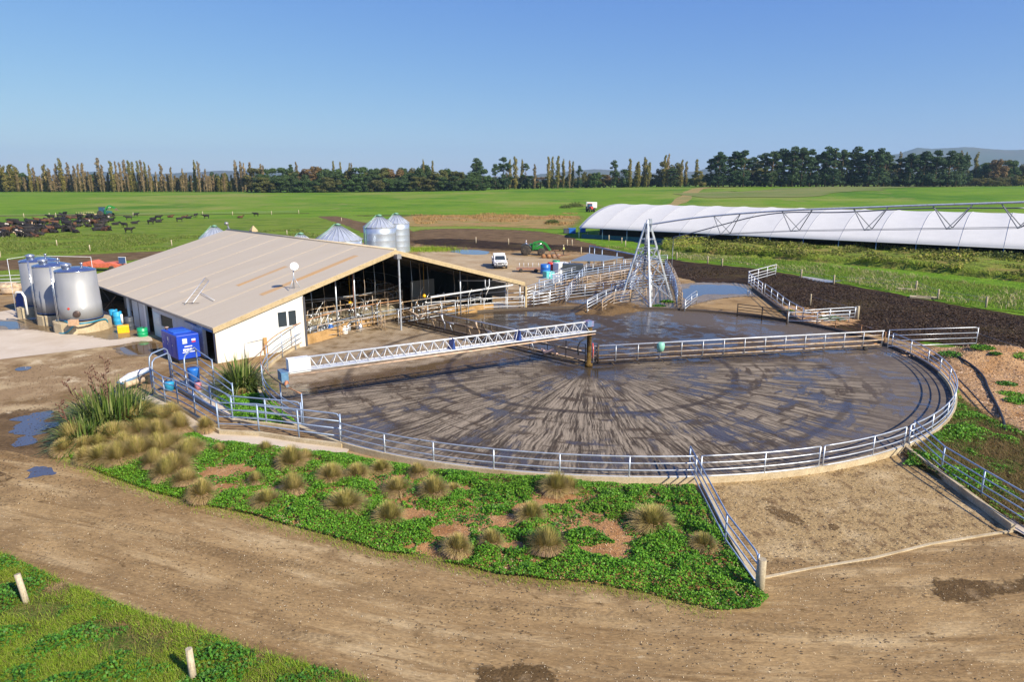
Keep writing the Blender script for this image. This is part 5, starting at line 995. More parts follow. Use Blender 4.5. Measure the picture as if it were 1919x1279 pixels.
for i, (q, r_, h, mt, lb) in enumerate([((318, 735), .3, .5, CYAN, 'small light blue bucket inside the cattle ramp'), ((366, 728), .33, 1.15, BLUEP, 'blue drum behind the far ramp railing'), ((372, 733), .2, .4, simple('pink bucket', (.55, .22, .28), .5), 'pink bucket beside the blue drum behind the ramp')]):
    P = G(*q); o = empty('bucket' if i != 1 else 'plastic_drum', P, lb, 'bucket' if i != 1 else 'drum'); mb = MB(); mb.lathe([(r_ * .85, .1), (r_, h * .9 + .1), (r_ * 1.05, h + .1), (r_ * .2, h * .98 + .1)], 14, P); mb.build('body', mt, o)
    mb = MB(); mb.tube([P + Vector((r_ * math.cos(t), 0, h + .1 + .18 * math.sin(t))) for t in np.linspace(0, math.pi, 8)], .015, 5); mb.build('handle', WIRE, o)

# ------------------------------------------------------------------ long white tunnel barn
GA = G(1085, 427, 2.3); GA.z = 0; GB_ = G(1919, 467, 2.3); GB_.z = 0
gd = (GB_ - GA).normalized(); gn = Vector((-gd.y, gd.x, 0));  gn = gn if gn.y > 0 else -gn
GW, GZ0, GL = 34.0, 2.3, 118.0
top = hz(1150, 385, GA + gn * GW * .5 + gd * 4); GZ1 = 6.7
print('tunnel ridge est', round(top, 2), 'alt', round(hz(1700, 391, at(1700, (GA + gd * 60 + gn * 13.5).y)), 2))
tb = empty('tunnel_barn', GA, 'very long barn with a ribbed white fabric roof beyond the grass bank on the right', 'barn')
FAB = simple('white roof fabric', (0.60, 0.592, 0.57), 0.7, var=.03, vs=.8)
nb = 21; V = []; na = 22; NS = nb * 8
for i in range(NS + 1):
    d = i / NS * GL; ph = (i % 8) / 8; sag = .0 + .11 * math.sin(math.pi * ph) ** .8
    for k in range(na + 1):
        a = math.pi * k / na; tt = 2 * k / na - 1; y = GW / 2 * (1 + tt); z = GZ0 + (GZ1 - GZ0) * (1 - abs(tt) ** 2.2) - sag * math.sin(a) ** .5
        p = GA + gd * d + gn * y; V.append((p.x - GA.x, p.y - GA.y, z))
F = [(i * (na + 1) + k, i * (na + 1) + k + 1, (i + 1) * (na + 1) + k + 1, (i + 1) * (na + 1) + k) for i in range(NS) for k in range(na)]
me = np_mesh('fabric_roof', V, F, True); fr = link_mesh('fabric_roof', me, FAB, tb); sm_ = fr.modifiers.new('t', 'SOLIDIFY'); sm_.thickness = .05
TM = Matrix(((gd.x, gn.x, 0), (gd.y, gn.y, 0), (0, 0, 1)))
def T(d, y, z): return GA + gd * d + gn * y + Vector((0, 0, z))
for d in np.linspace(0, GL, nb + 1):
    mb = MB(); mb.tube([T(d, GW / 2 * (1 + a), GZ0 + (GZ1 + .02 - GZ0) * (1 - abs(a) ** 2.2)) for a in np.linspace(-1, 1, 23)], .085, 6); mb.build('hoop', simple('seam fabric with painted shade', (.40, .40, .41), .7), tb)  # shading lines at the roof seams painted as a darker grey
    mb = MB(); mb.tube([T(d, .05, 0), T(d, .05, GZ0)], .07, 6); mb.tube([T(d, GW - .05, 0), T(d, GW - .05, GZ0)], .07, 6); mb.build('post', simple('blue grey post', (.12, .22, .32), .5), tb)
mb = MB(); mb.box(T(GL / 2, 1.2, .45), (GL, .1, .9), M=TM); mb.box(T(GL / 2, GW - 1, .45), (GL, .1, .9), M=TM); mb.build('side_panel', simple('teal side screen', (.02, .12, .16), .6), tb)
mb = MB(); mb.box(T(GL / 2, GW / 2, .03), (GL, GW - 2, .06), M=TM); mb.build('bedding', ground('dark bedding', (.05, .035, .025), [((.1, .07, .05), .5, .5, .6)], .95), tb)
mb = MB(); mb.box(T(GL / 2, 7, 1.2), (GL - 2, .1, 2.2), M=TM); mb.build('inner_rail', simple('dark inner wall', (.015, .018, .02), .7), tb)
mb = MB(); mb.tube([T(0, 0, GZ0), T(GL, 0, GZ0)], .07, 6); mb.build('eave_pipe', FAB, tb)
# pile and stores at its left end
for i, (px, py, s, mt, lb) in enumerate([(1072, 438, 1.0, BLUEP, 'blue tub left of the white tunnel barn'), (1062, 438, .9, simple('dark grey bin', (.06, .07, .09), .5), 'dark crate at the left end of the white tunnel barn'), (1092, 436, .8, BLUEP, 'blue tub under the left end of the tunnel barn roof')]):
    P = G(px, py); o = empty('tub', P, lb, 'tub'); mb = MB(); mb.box(P + Vector((0, 0, s * .6)), (s * 1.6, s * 1.2, s * 1.1)); mb.build('body', mt, o, bevel=.1); mb = MB(); mb.box(P + Vector((0, 0, s * 1.2)), (s * 1.7, s * 1.3, .1)); mb.build('rim', mt, o)

# ------------------------------------------------------------------ centre pivot irrigator
pf = [G(1162, 568), G(1219, 577), G(1259, 563), G(1203, 552)]
pc_ = (pf[0] + pf[1] + pf[2] + pf[3]) / 4; ztop = hz(1214, 418, pc_)
pv = empty('pivot_irrigator', pc_, 'tall galvanised pivot tower with a long trussed pipe reaching over the grass', 'irrigator')
apex = Vector((pc_.x, pc_.y, ztop)); topc = at(1214, pc_.y, 0); apex.x = topc.x
apex = Vector((at(1214, pc_.y, ztop).x, pc_.y, ztop))
def lerp_leg(i, f): return pf[i].lerp(apex + (pf[i] - pc_).normalized() * .2, f)
for i in range(4): mb = MB(); mb.beam(pf[i], lerp_leg(i, 1), .17, .17); mb.build('leg', GALV, pv)
for f in (.30, .52, .68, .80, .9):
    mb = MB()
    for i in range(4): mb.beam(lerp_leg(i, f), lerp_leg((i + 1) % 4, f), .08, .08)
    mb.build('brace_ring', GALV, pv)
for f0, f1 in ((0.02, .30), (.30, .52), (.52, .68)):
    for i in range(4):
        mb = MB(); mb.beam(lerp_leg(i, f0), lerp_leg((i + 1) % 4, f1), .08, .08); mb.beam(lerp_leg((i + 1) % 4, f0), lerp_leg(i, f1), .08, .08); mb.build('cross_brace', GALV, pv)
mb = MB(); mb.tube([pc_ + Vector((.5, 0, 0)), pc_ + Vector((.2, 0, ztop * .4))], .2, 12); mb.tube([Vector((apex.x - .1, apex.y, ztop * .38)), apex + Vector((-.05, 0, -.3)), apex + Vector((0, 0, .3))], .15, 12); mb.build('riser_pipe', WHITEP, pv)
for f in np.linspace(.42, .72, 9): mb = MB(); mb.lathe([(.14, -.05), (.19, -.04), (.19, .04), (.14, .05)], 12, Vector((apex.x - .09, apex.y, ztop * f))); mb.build('collar_ring', simple('dark steel trim', (0.06, 0.06, 0.07), 0.5), pv)
mb = MB(); mb.box(apex + Vector((.25, 0, .15)), (.3, .3, .5)); mb.build('swivel', GALV, pv)
fend = Vector(at(2040, 46, 10.9)); fst = apex + Vector((.3, 0, -.15))
ctl = [(1214, 417), (1300, 408), (1400, 399), (1500, 393), (1600, 390), (1700, 386), (1800, 383), (1919, 379), (2040, 376)]
span = []
for i, q in enumerate(ctl):
    f = i / (len(ctl) - 1); Yd = 1 / ((1 - (q[0] - 1214) / 826) / fst.y + ((q[0] - 1214) / 826) / fend.y); d = ray(*q); t = Yd / d[1]; span.append(Vector((d[0] * t, Yd, CH + d[2] * t)))
span[0] = fst; span = chaikin(span, 2, False)
mb = MB(); mb.tube(span, .085, 10); mb.build('main_pipe', WHITEP, pv)
def spx(px):
    best = min(range(len(span)), key=lambda i: abs(959.5 + FPX * span[i].x / (span[i].y * math.cos(PITCH) - (span[i].z - CH) * math.sin(PITCH)) - px))
    j = min(best + 1, len(span) - 1) if best < len(span) - 1 else best - 1
    A, Bq = span[min(best, j)], span[max(best, j)]
    pa = [959.5 + FPX * v.x / (v.y * math.cos(PITCH) - (v.z - CH) * math.sin(PITCH)) for v in (A, Bq)]
    f = (px - pa[0]) / (pa[1] - pa[0] + 1e-6); return A.lerp(Bq, f)
spd = (span[-1] - span[0]).normalized(); spn = Vector((-spd.y, spd.x, 0)).normalized(); low = []
for px in (1362, 1494, 1632, 1786, 1919):
    c = spx(px); drop = 1.75; mb = MB(); l1 = c + spn * .95 + Vector((0, 0, -drop)); l2 = c - spn * .95 + Vector((0, 0, -drop)); low.append((l1, l2))
    for l_ in (l1, l2):
        mb.beam(c - spd * 1.3, l_, .05, .05); mb.beam(c + spd * 1.3, l_, .05, .05)
    mb.beam(l1, l2, .06, .06); mb.build('truss_bracket', simple('dark galvanised angle', (.16, .17, .20), .5, .4), pv)
mb = MB()
for k in (0, 1): mb.tube([fst + Vector((0, 0, -1.6))] + [l[k] for l in low] + [span[-1]], .02, 5)
mb.build('truss_rods', simple('dark galvanised angle', (.16, .17, .20), .5, .4), pv)
mb = MB(); dp = [(1262, 445), (1300, 436), (1362, 419), (1420, 404), (1480, 397), (1560, 399), (1640, 395), (1720, 390), (1919, 390)]
dpp = []
for q in dp:
    Yd = 1 / ((1 - (q[0] - 1214) / 826) / fst.y + ((q[0] - 1214) / 826) / fend.y) + 1.0; d = ray(*q); t = Yd / d[1]; dpp.append(Vector((d[0] * t, Yd, CH + d[2] * t)))
mb.tube(chaikin(dpp, 2, False), .05, 8); mb.tube([dpp[0], Vector((dpp[0].x, dpp[0].y, dpp[0].z - 2.9)), Vector((dpp[0].x - .4, dpp[0].y, dpp[0].z - 4.4))], .035, 6); mb.build('drop_hose', simple('dark galvanised angle', (.16, .17, .20), .5, .4), pv)

# ------------------------------------------------------------------ drafting yards between the shed and the pivot tower
yd = [([(1000, 578), (1060, 565), (1130, 556), (1180, 550)], 1.5, 'front rail of the drafting yards left of the pivot tower'),
      ([(1040, 560), (1100, 545), (1170, 532), (1240, 522)], 1.6, 'second rail of the drafting yards running behind the pivot tower'),
      ([(1010, 552), (1060, 538), (1120, 526), (1200, 512)], 1.6, 'third rail of the drafting yards below the grey shelter'),
      ([(1030, 535), (1090, 520), (1150, 510), (1250, 497)], 1.5, 'rear rail of the drafting yards beside the grey shelter'),
      ([(1100, 590), (1135, 570), (1170, 556)], 1.4, 'short cross rail beside the manure heap'),
      ([(1128, 590), (1150, 575), (1210, 565)], 1.4, 'low rail between the manure heap and the pivot tower'),
      ([(1145, 560), (1195, 545), (1255, 540)], 1.5, 'rail between the legs of the pivot tower'),
      ([(1060, 572), (1075, 548), (1095, 522), (1105, 505)], 1.5, 'cross rail dividing the drafting yards at the left'),
      ([(1180, 556), (1190, 530), (1195, 508)], 1.6, 'cross rail dividing the drafting yards just left of the pivot tower'),
      ([(1252, 512), (1262, 530), (1272, 556), (1277, 580)], 1.6, 'descending rail with many posts right of the pivot tower'),
      ([(1246, 510), (1255, 528), (1264, 550), (1268, 576)], 1.6, 'parallel descending rail close to the right leg of the pivot tower'),
      ([(1283, 586), (1295, 575), (1305, 568)], 1.1, 'short rail by the rim of the yard right of the pivot tower'),
      ([(985, 566), (1020, 552), (1048, 545)], 1.5, 'gate panel beside the shed corner post'),
      ([(1062, 552), (1120, 538), (1185, 524)], 1.4, 'low inner rail in the middle of the drafting yards')]
for i, (pp, h, lb) in enumerate(yd):
    px_fence(pp, [.35, .65, .95, 1.25, h][: (5 if h > 1.3 else 4)], h, [GALV, RUSTP, GALVB, GALV][i % 4], lb, step=1.9 if 9 <= i <= 10 else 2.3, name='yard_rail', group='rails of the drafting yards', cat='railing', bend=(True, True), r=.032, pr=.045)
GRP = 'gates and rails at the right rear of the yard'
px_fence([(1402, 532), (1453, 517)], [.3, .65, 1.0, 1.45], 1.5, WHITEP, 'short double gate at the top end of the sloping rail right of the wet race', step=2.4, group=GRP, r=.04, pr=.05)
px_fence([(1402, 533), (1412, 543), (1427, 556)], [.3, .65, 1.0, 1.4], 1.45, WHITEP, 'steep gate panel at the upper end of the sloping rail', step=1.8, group=GRP, r=.04, pr=.05)
px_fence([(1432, 556), (1444, 565), (1455, 574), (1465, 583), (1477, 592), (1490, 600), (1503, 607)], [.45, .9, 1.35], 1.4, GALV, 'sloping rail with many close posts leading down to the yard rim', step=1.9, group=GRP, bend=(False, False), r=.03, pr=.045, name='race_railing', cat='railing')
px_fence([(1503, 607), (1554, 603), (1601, 600)], [.3, .6, .9, 1.15], 1.2, GALV, 'low gate by the sand fill reaching the wooden strainer post', step=5, group=GRP, r=.032, pr=.045)
px_fence([(1476, 610), (1530, 611), (1590, 607)], [.4, .8, 1.15], 1.2, GALV, 'second low gate in front of the one reaching the strainer post', step=5, group=GRP, r=.03, pr=.04)
px_fence([(1381, 596), (1427, 602), (1474, 610)], [.25, .5, .75, 1.0, 1.25], 1.3, DARKP, 'dark gate across the sandy entry at the far rim of the yard', step=4, group=GRP, bend=(False, False), r=.03, pr=.05)
px_wall('race_kerb', [(1408, 543), (1430, 560), (1460, 583), (1480, 597), (1500, 609)], .25, .35, simple('dark wet concrete', (.09, .065, .045), .6), 'dark concrete kerb below the sloping rail at the right rear')
# shelter roof
sh = [G(1068, 516), G(1130, 516), G(1168, 508), G(1102, 500)]; c = sum((p for p in sh), Vector()) / 4
sho = empty('shelter', c, 'small open shelter with a flat blue grey roof beside the drafting yards', 'shelter')
zr = hz(1066, 490, sh[0]); mb = MB(); mb.add([Vector((p.x, p.y, zr + dz)) for dz in (.08, 0) for p in sh], [(0, 1, 2, 3), (7, 6, 5, 4), (0, 4, 5, 1), (1, 5, 6, 2), (2, 6, 7, 3), (3, 7, 4, 0)]); mb.build('roof', simple('blue grey roof sheet', (.16, .20, .25), .5), sho)
for p in sh: mb = MB(); mb.tube([Vector((p.x, p.y, 0)), Vector((p.x, p.y, zr))], .05, 8); mb.build('post', GALVB, sho)
mb = MB(); P = G(1074, 523); mb.box(P + Vector((0, .8, .9)), (2.6, 1.4, 1.8), rz=-.1); tag(mb.build('dark_cabinet', simple('dark grey cabinet', (.05, .06, .07), .5), bevel=.02), 'dark grey box shed below the front of the grey shelter', 'cabinet')
a = G(1104, 495); b_ = G(1237, 520); za, zb2_ = hz(1104, 461, a), hz(1237, 487, b_)
lr = empty('loading_ramp', a, 'tall frame of posts with a long sloping blue top rail behind the shelter', 'loading ramp')
mb = MB(); mb.tube([Vector((a.x, a.y, za)), Vector((b_.x, b_.y, zb2_))], .09, 8); mb.build('top_rail', GALVB, lr)
for f in (0, .08, .2, .42, .75, .97): p = a.lerp(b_, f); mb = MB(); mb.tube([p, Vector((p.x, p.y, za + (zb2_ - za) * f))], .06, 8); mb.build('post', GALVB, lr)
for q, r_, h, mt, lb, nm in [((1022, 514), .65, 1.3, BLUEP, 'large blue drum beside the red one near the parked ute', 'plastic_drum'), ((1033, 510), .5, 1.3, REDP, 'red drum between the blue and the green drums', 'plastic_drum'), ((1042, 506), .5, 1.3, GRN, 'green drum behind the red one near the drafting yards', 'plastic_drum')]: drumlike(nm, q[0], q[1], r_, h, mt, lb, 'drum')
drumlike('water_tank', 1052, 512, .9, 1.4, WHITE, 'white rounded tank right of the coloured drums', 'tank', True)
drumlike('plastic_tub', 1028, 522, .6, .9, simple('aqua plastic', (.1, .5, .5), .4), 'aqua tub in front of the coloured drums', 'tub', True)
P = G(1045, 536); ib = empty('liquid_crate', P, 'white caged liquid container among the rails below the drums', 'container'); mb = MB(); mb.box(P + Vector((0, 0, .75)), (1.2, 1.0, 1.1)); mb.build('tank', WHITE, ib, bevel=.06)
mb = MB()
for x in np.linspace(-.62, .62, 5): mb.tube([P + Vector((x, -.53, .1)), P + Vector((x, -.53, 1.35))], .02, 5)
for z in (.3, .7, 1.1, 1.35): mb.tube([P + Vector((-.62, -.53, z)), P + Vector((.62, -.53, z))], .02, 5)
mb.build('cage', GALVB, ib)
P = G(990, 510); td = empty('flat_trailer', P, 'low rusty flat trailer frame parked on the gravel right of the white ute', 'trailer'); mb = MB(); mb.box(P + Vector((0, 0, .45)), (3.2, 1.3, .22)); mb.build('deck', simple('rusty deck', (.30, .16, .10), .8), td)
mb = MB()
for x in (-1.2, -.6, .0, .6, 1.4): mb.tube([P + Vector((x, .5, .5)), P + Vector((x, .5, 1.15))], .04, 6)
mb.build('stakes', WHITEP, td)
for x in (-1, 1): mb = MB(); mb.lathe([(.08, -.08), (.26, -.09), (.28, 0), (.26, .09), (.08, .08)], 14, P + Vector((x, -.6, .28)), axis='Y'); mb.build('wheel', TYRE, td)

# ------------------------------------------------------------------ skinned bodies
def skin_mesh(name, nodes, edges, sub=1):
    me = bpy.data.meshes.new(name + '_s'); me.from_pydata([n[:3] for n in nodes], edges, []); o = bpy.data.objects.new(name + '_s', me); col.objects.link(o)
    m = o.modifiers.new('skin', 'SKIN'); m.use_smooth_shade = True
    for i, v in enumerate(me.skin_vertices[0].data): v.radius = (nodes[i][3], nodes[i][3] if len(nodes[i]) < 5 else nodes[i][4]); v.use_root = (i == 0)
    if sub: s = o.modifiers.new('sub', 'SUBSURF'); s.levels = sub; s.render_levels = sub
    dg = bpy.context.evaluated_depsgraph_get(); r = bpy.data.meshes.new_from_object(o.evaluated_get(dg)); r.name = name
    bpy.data.objects.remove(o); return r
def person(P, rz, pose, top, trous, label, hat=None):
    """standing or seated figure, 1.75 m tall, facing +x before rotation"""
    if pose == 'stand': J = dict(pel=(0, 0, .95), ch=(.0, 0, 1.35), nk=(.02, 0, 1.50), hd=(.04, 0, 1.66), hl=(.0, .11, .90), kl=(.06, .13, .5), al=(.0, .13, .07), tl=(.16, .14, .03), hr=(.0, -.11, .90), kr=(-.02, -.13, .5), ar=(-.12, -.13, .07), tr=(.04, -.14, .03), sl=(.0, .20, 1.43), el=(.1, .27, 1.15), wl=(.34, .22, 1.02), sr=(0, -.20, 1.43), er=(.02, -.27, 1.13), wr=(.26, -.24, .98))
    else: J = dict(pel=(0, 0, .1), ch=(.04, 0, .5), nk=(.07, 0, .66), hd=(.10, 0, .82), hl=(.03, .11, .1), kl=(.48, .15, .14), al=(.5, .15, -.3), tl=(.64, .15, -.34), hr=(.03, -.11, .1), kr=(.48, -.15, .14), ar=(.5, -.15, -.3), tr=(.64, -.15, -.34), sl=(.05, .2, .58), el=(.22, .27, .34), wl=(.48, .14, .42), sr=(.05, -.2, .58), er=(.22, -.27, .34), wr=(.48, -.14, .42))
    rad = dict(pel=.14, ch=.155, nk=.06, hd=.10, hl=.10, kl=.065, al=.045, tl=.035, hr=.10, kr=.065, ar=.045, tr=.035, sl=.065, el=.045, wl=.032, sr=.065, er=.045, wr=.032)
    ks = list(J); nodes = [(*J[k], rad[k]) for k in ks]; E_ = [('pel', 'ch'), ('ch', 'nk'), ('nk', 'hd'), ('pel', 'hl'), ('hl', 'kl'), ('kl', 'al'), ('al', 'tl'), ('pel', 'hr'), ('hr', 'kr'), ('kr', 'ar'), ('ar', 'tr'), ('ch', 'sl'), ('sl', 'el'), ('el', 'wl'), ('ch', 'sr'), ('sr', 'er'), ('er', 'wr')]
    o = empty('person', P, label, 'person', rz=rz)
    def sub(keys, grow, name, mat):
        kk = [k for k in ks if k in keys]; nn = [(*J[k], rad[k] * grow) for k in kk]; ee = [(kk.index(a), kk.index(b)) for a, b in E_ if a in kk and b in kk]
        return link_mesh(name, skin_mesh(name, nn, ee), mat, o)
    link_mesh('body', skin_mesh('body', nodes, [(ks.index(a), ks.index(b)) for a, b in E_]), simple('skin', (.42, .25, .18), .6, var=.05), o)
    sub(['ch', 'pel', 'sl', 'sr', 'el', 'er'], 1.14, 'shirt', top); sub(['pel', 'hl', 'hr', 'kl', 'kr', 'al', 'ar'], 1.13, 'trousers', trous)
    h = J['hd']; mb = MB(); mb.lathe([(.1, -.02), (.112, .03), (.1, .09), (.05, .13), (.01, .14)], 14, (h[0] - .01, h[1], h[2])); mb.build('hat' if hat else 'hair', hat or simple('dark hair', (.05, .03, .02), .8), o, local=True)
    for s in (.07, -.07):                                            # hands: palm, four fingers and a thumb
        k = 'wl' if s > 0 else 'wr'; wv = Vector(J[k]); e = Vector(J['el' if s > 0 else 'er']); d = (wv - e).normalized(); q = d.cross(Vector((0, 0, 1))).normalized()
        mb = MB(); mb.tube([wv, wv + d * .09], [.028, .034], 8)
        for f in range(4): a = wv + d * .08 + q * (f - 1.5) * .018; mb.tube([a, a + d * (.045 + .008 * (f in (1, 2))) - Vector((0, 0, .012)), a + d * .06 - Vector((0, 0, .035))], [.009, .008, .007], 5)
        a = wv + d * .03 + q * .03 * (1 if s > 0 else -1); mb.tube([a, a + d * .04 + q * .025 * (1 if s > 0 else -1)], [.011, .008], 5); mb.build('hand', simple('skin', (.42, .25, .18), .6), o, local=True)
    return o

# ------------------------------------------------------------------ vehicles
def wheel(mb, c, r, w_, ax='Y', n=24, tread=True): mb.lathe([(r * .55, -w_ / 2), (r * .92, -w_ / 2), (r, -w_ * .35), (r, w_ * .35), (r * .92, w_ / 2), (r * .55, w_ / 2)], n, c, axis=ax)
def wheel_obj(parent, c, r, w_, rimc):
    mb = MB(); wheel(mb, c, r, w_); t = mb.build('wheel', TYRE, parent, local=True)
    mb = MB(); mb.lathe([(.04, -w_ * .42), (r * .2, -w_ * .40), (r * .5, -w_ * .30), (r * .58, -w_ * .46), (r * .58, w_ * .46), (r * .5, w_ * .3), (r * .2, w_ * .4), (.04, w_ * .42)], 20, c, axis='Y'); mb.build('rim', rimc, t, local=True)
    return t
def tractor(P, rz, bodyc, rimc, label, cab=False, loader=True, loader_c=None, raise_=0.0):
    o = empty('tractor', P, label, 'tractor', rz=rz); hood = bodyc
    mb = MB(); mb.prism([(.35, .95), (2.35, .9), (2.55, 1.05), (2.55, 1.55), (2.3, 1.72), (.35, 1.88)], -.36, .36); mb.build('hood', hood, o, local=True, bevel=.05)
    mb = MB(); mb.box((.9, 0, .85), (3.0, .42, .4)); mb.box((2.3, 0, .7), (.25, 1.5, .22)); mb.box((-.1, 0, .95), (.9, .6, .5)); mb.build('chassis', simple('dark chassis', (.03, .05, .03), .6), o, local=True)
    for s in (-1, 1):
        wheel_obj(o, (0 - .25, s * .92, .86), .86, .46, rimc); wheel_obj(o, (2.25, s * .85, .60), .60, .36, rimc)
        mb = MB(); mb.tube([(-.25 + 1.0 * math.cos(a), s * .92, .88 + .98 * math.sin(a)) for a in np.linspace(.35, 2.5, 8)], .05, 6); A = [(-.25 + .96 * math.cos(a), .88 + .96 * math.sin(a)) for a in np.linspace(.4, 2.5, 9)]
        mb.prism(A + [(q[0] * .97, q[1] - .05) for q in A[::-1]], s * .92 - .27, s * .92 + .27); mb.build('mudguard', simple('dark mudguard', (.06, .07, .09), .5), o, local=True)
    if cab:
        mb = MB(); mb.prism([(-.6, 1.3), (.5, 1.3), (.65, 1.9), (.5, 2.75), (-.6, 2.75), (-.7, 1.9)], -.7, .7); c = mb.build('cab', simple('cab glass blue', (.03, .09, .16), .1), o, local=True, bevel=.03)
        mb = MB(); mb.box((-.05, 0, 2.82), (1.4, 1.55, .14)); mb.build('roof', bodyc if bodyc is REDP else simple('dark mudguard', (.06, .07, .09), .5), c, local=True, bevel=.04)
        mb = MB()
        for x, y in ((.5, .7), (.5, -.7), (-.6, .7), (-.6, -.7)): mb.tube([(x, y, 1.3), (x, y, 2.78)], .035, 6)
        mb.build('pillar', BLACK, c, local=True)
    else:
        mb = MB(); mb.box((-.35, 0, 1.42), (.45, .5, .12)); mb.box((-.58, 0, 1.68), (.1, .5, .45)); mb.build('seat', BLACK, o, local=True, bevel=.03)
        mb = MB(); mb.tube([(-.75, -.5, 1.2), (-.75, -.5, 1.9)], .04, 6); mb.tube([(-.75, .5, 1.2), (-.75, .5, 1.9)], .04, 6); mb.build('roll_bar', BLACK, o, local=True)
        mb = MB(); mb.tube([(.35, 0, 1.8), (.12, 0, 1.98)], .03, 6); mb.tube([(.12 + .04 * 0, .2 * math.cos(a), 1.98 + .2 * math.sin(a) * .5) for a in np.linspace(0, 6.28, 13)], .015, 5); mb.build('steering_wheel', BLACK, o, local=True)
        mb = MB(); mb.tube([(1.7, .2, 1.7), (1.7, .2, 2.35)], .04, 8); mb.build('exhaust', BLACK, o, local=True)
    if loader:
        lc = loader_c or bodyc
        for s in (-.55, .55):
            mb = MB(); mb.beam((.9, s, .9), (.95, s, 2.0), .12, .16); mb.build('loader_mast', lc, o, local=True)
            pts = [(.9, s, 1.95), (2.0, s, 2.25 + raise_), (2.9, s, 1.9 + raise_), (3.75, s, .75 + raise_ * 1.6)]; mb = MB()
            for a, b_ in zip(pts, pts[1:]): mb.beam(a, b_, .12, .26)
            mb.build('loader_arm', lc, o, local=True)
            mb = MB(); mb.tube([(1.0, s, 1.15), (2.3, s, 1.95 + raise_)], .04, 6); mb.build('hydraulic_ram', STEEL, o, local=True)
        zz = .3 + raise_ * 1.6; mb = MB(); mb.prism([(3.7, zz + .6), (3.75, zz), (4.5, zz - .05), (4.5, zz + .02), (3.83, zz + .08), (3.78, zz + .6)], -.9, .9); mb.build('bucket', simple('worn bucket steel', (.22, .16, .10), .6, .3), o, local=True)
    return o
JG = simple('tractor green', (.02, .22, .035), .4, var=.1); JY = simple('rim yellow', (.62, .48, .12), .55, dirt=(.40, .32, .18), dirt_amt=.4); JYB = simple('bright rim yellow', (.75, .48, .08), .5)
t1 = tractor(G(989, 478), -.10, JG, JY, 'green open tractor with a front loader working in the gravel yard behind the shed', loader=True)
tp = G(989, 478); person(tp + Vector((-.35, .03, 1.42)), -.10, 'sit', simple('pale blue shirt', (.32, .42, .62), .8), simple('dark blue trousers', (.03, .05, .12), .8), 'person in a pale blue shirt sitting on the green tractor', hat=simple('white cap', (.7, .7, .72), .7))
person(G(1056, 480), 3.3, 'stand', simple('yellow vest', (.75, .82, .25), .8), simple('dark trousers', (.05, .045, .04), .8), 'person in a yellow vest standing right of the green tractor', hat=simple('pale hat', (.62, .56, .40), .8))
P = G(1036, 484); im = empty('farm_implement', P, 'rusty brown farm implement lying in front of the green tractor', 'implement')
mb = MB()
for a, b_ in [((-1.8, -.5, .35), (1.6, -.7, .45)), ((-1.8, .6, .35), (1.6, .5, .5)), ((-1.6, -.5, .35), (-1.5, .6, .35)), ((0, -.6, .4), (.1, .55, .45)), ((1.5, -.7, .45), (1.5, .5, .5)), ((-.9, -.5, .4), (-.3, -.2, 1.2)), ((.6, .4, .45), (.2, .0, 1.3)), ((-.3, -.2, 1.2), (.9, 0, 1.25)), ((1.5, 0, .5), (2.7, -.2, .6))]: mb.tube([P + Vector(a), P + Vector(b_)], .07, 6)
mb.build('frame', simple('rusty brown steel', (.20, .10, .06), .8, var=.4), im)
for x in (-1.5, -.7, .1, .9): mb = MB(); mb.lathe([(.05, -.03), (.36, -.02), (.36, .02), (.05, .03)], 16, P + Vector((x, -.65, .36)), axis='Y'); mb.build('disc', RUST, im)
t2 = tractor(G(193, 407), .15, simple('deep blue green paint', (.02, .10, .12), .5), JYB, 'distant green and blue tractor with a raised loader and yellow wheels among the cows', cab=True, loader=True, loader_c=JG, raise_=1.0)
t2.scale = (1.15, 1.15, 1.15)
P = G(164, 407); fw = empty('feed_wagon', P, 'long pale yellow feed wagon standing behind the distant tractor among the cows', 'wagon')
mb = MB(); mb.box(P + Vector((0, 0, .95)), (6.0, 2.0, .35)); mb.build('bed', simple('pale yellow wagon', (.55, .46, .24), .7), fw)
mb = MB()
for x in np.linspace(-2.9, 2.9, 8): mb.tube([P + Vector((x, -1, 1.1)), P + Vector((x, -1, 1.7))], .05, 6)
mb.tube([P + Vector((-2.9, -1, 1.7)), P + Vector((2.9, -1, 1.7))], .05, 6); mb.build('rack', simple('pale yellow wagon', (.55, .46, .24), .7), fw)
for x in (-1.8, 1.8): mb = MB(); wheel(mb, P + Vector((x, -.9, .42)), .42, .25); mb.build('wheel', TYRE, fw)
t3 = tractor(G(1105, 397), -1.35, REDP, simple('red rim', (.5, .05, .04), .5), 'red tractor with a dark cab parked by a white trailer', cab=True, loader=False)
t3.scale = (1.1, 1.1, 1.1)
P = G(1109, 394); wt = empty('box_trailer', P + Vector((0, 3, 0)), 'white box trailer standing behind the red tractor', 'trailer'); mb = MB(); mb.box(P + Vector((.3, 4, 1.9)), (4.2, 2.2, 2.3)); mb.build('body', WHITE, wt, bevel=.05)
for x in (-1.2, 1.5): mb = MB(); wheel(mb, P + Vector((x, 3, .45)), .45, .25); mb.build('wheel', TYRE, wt)
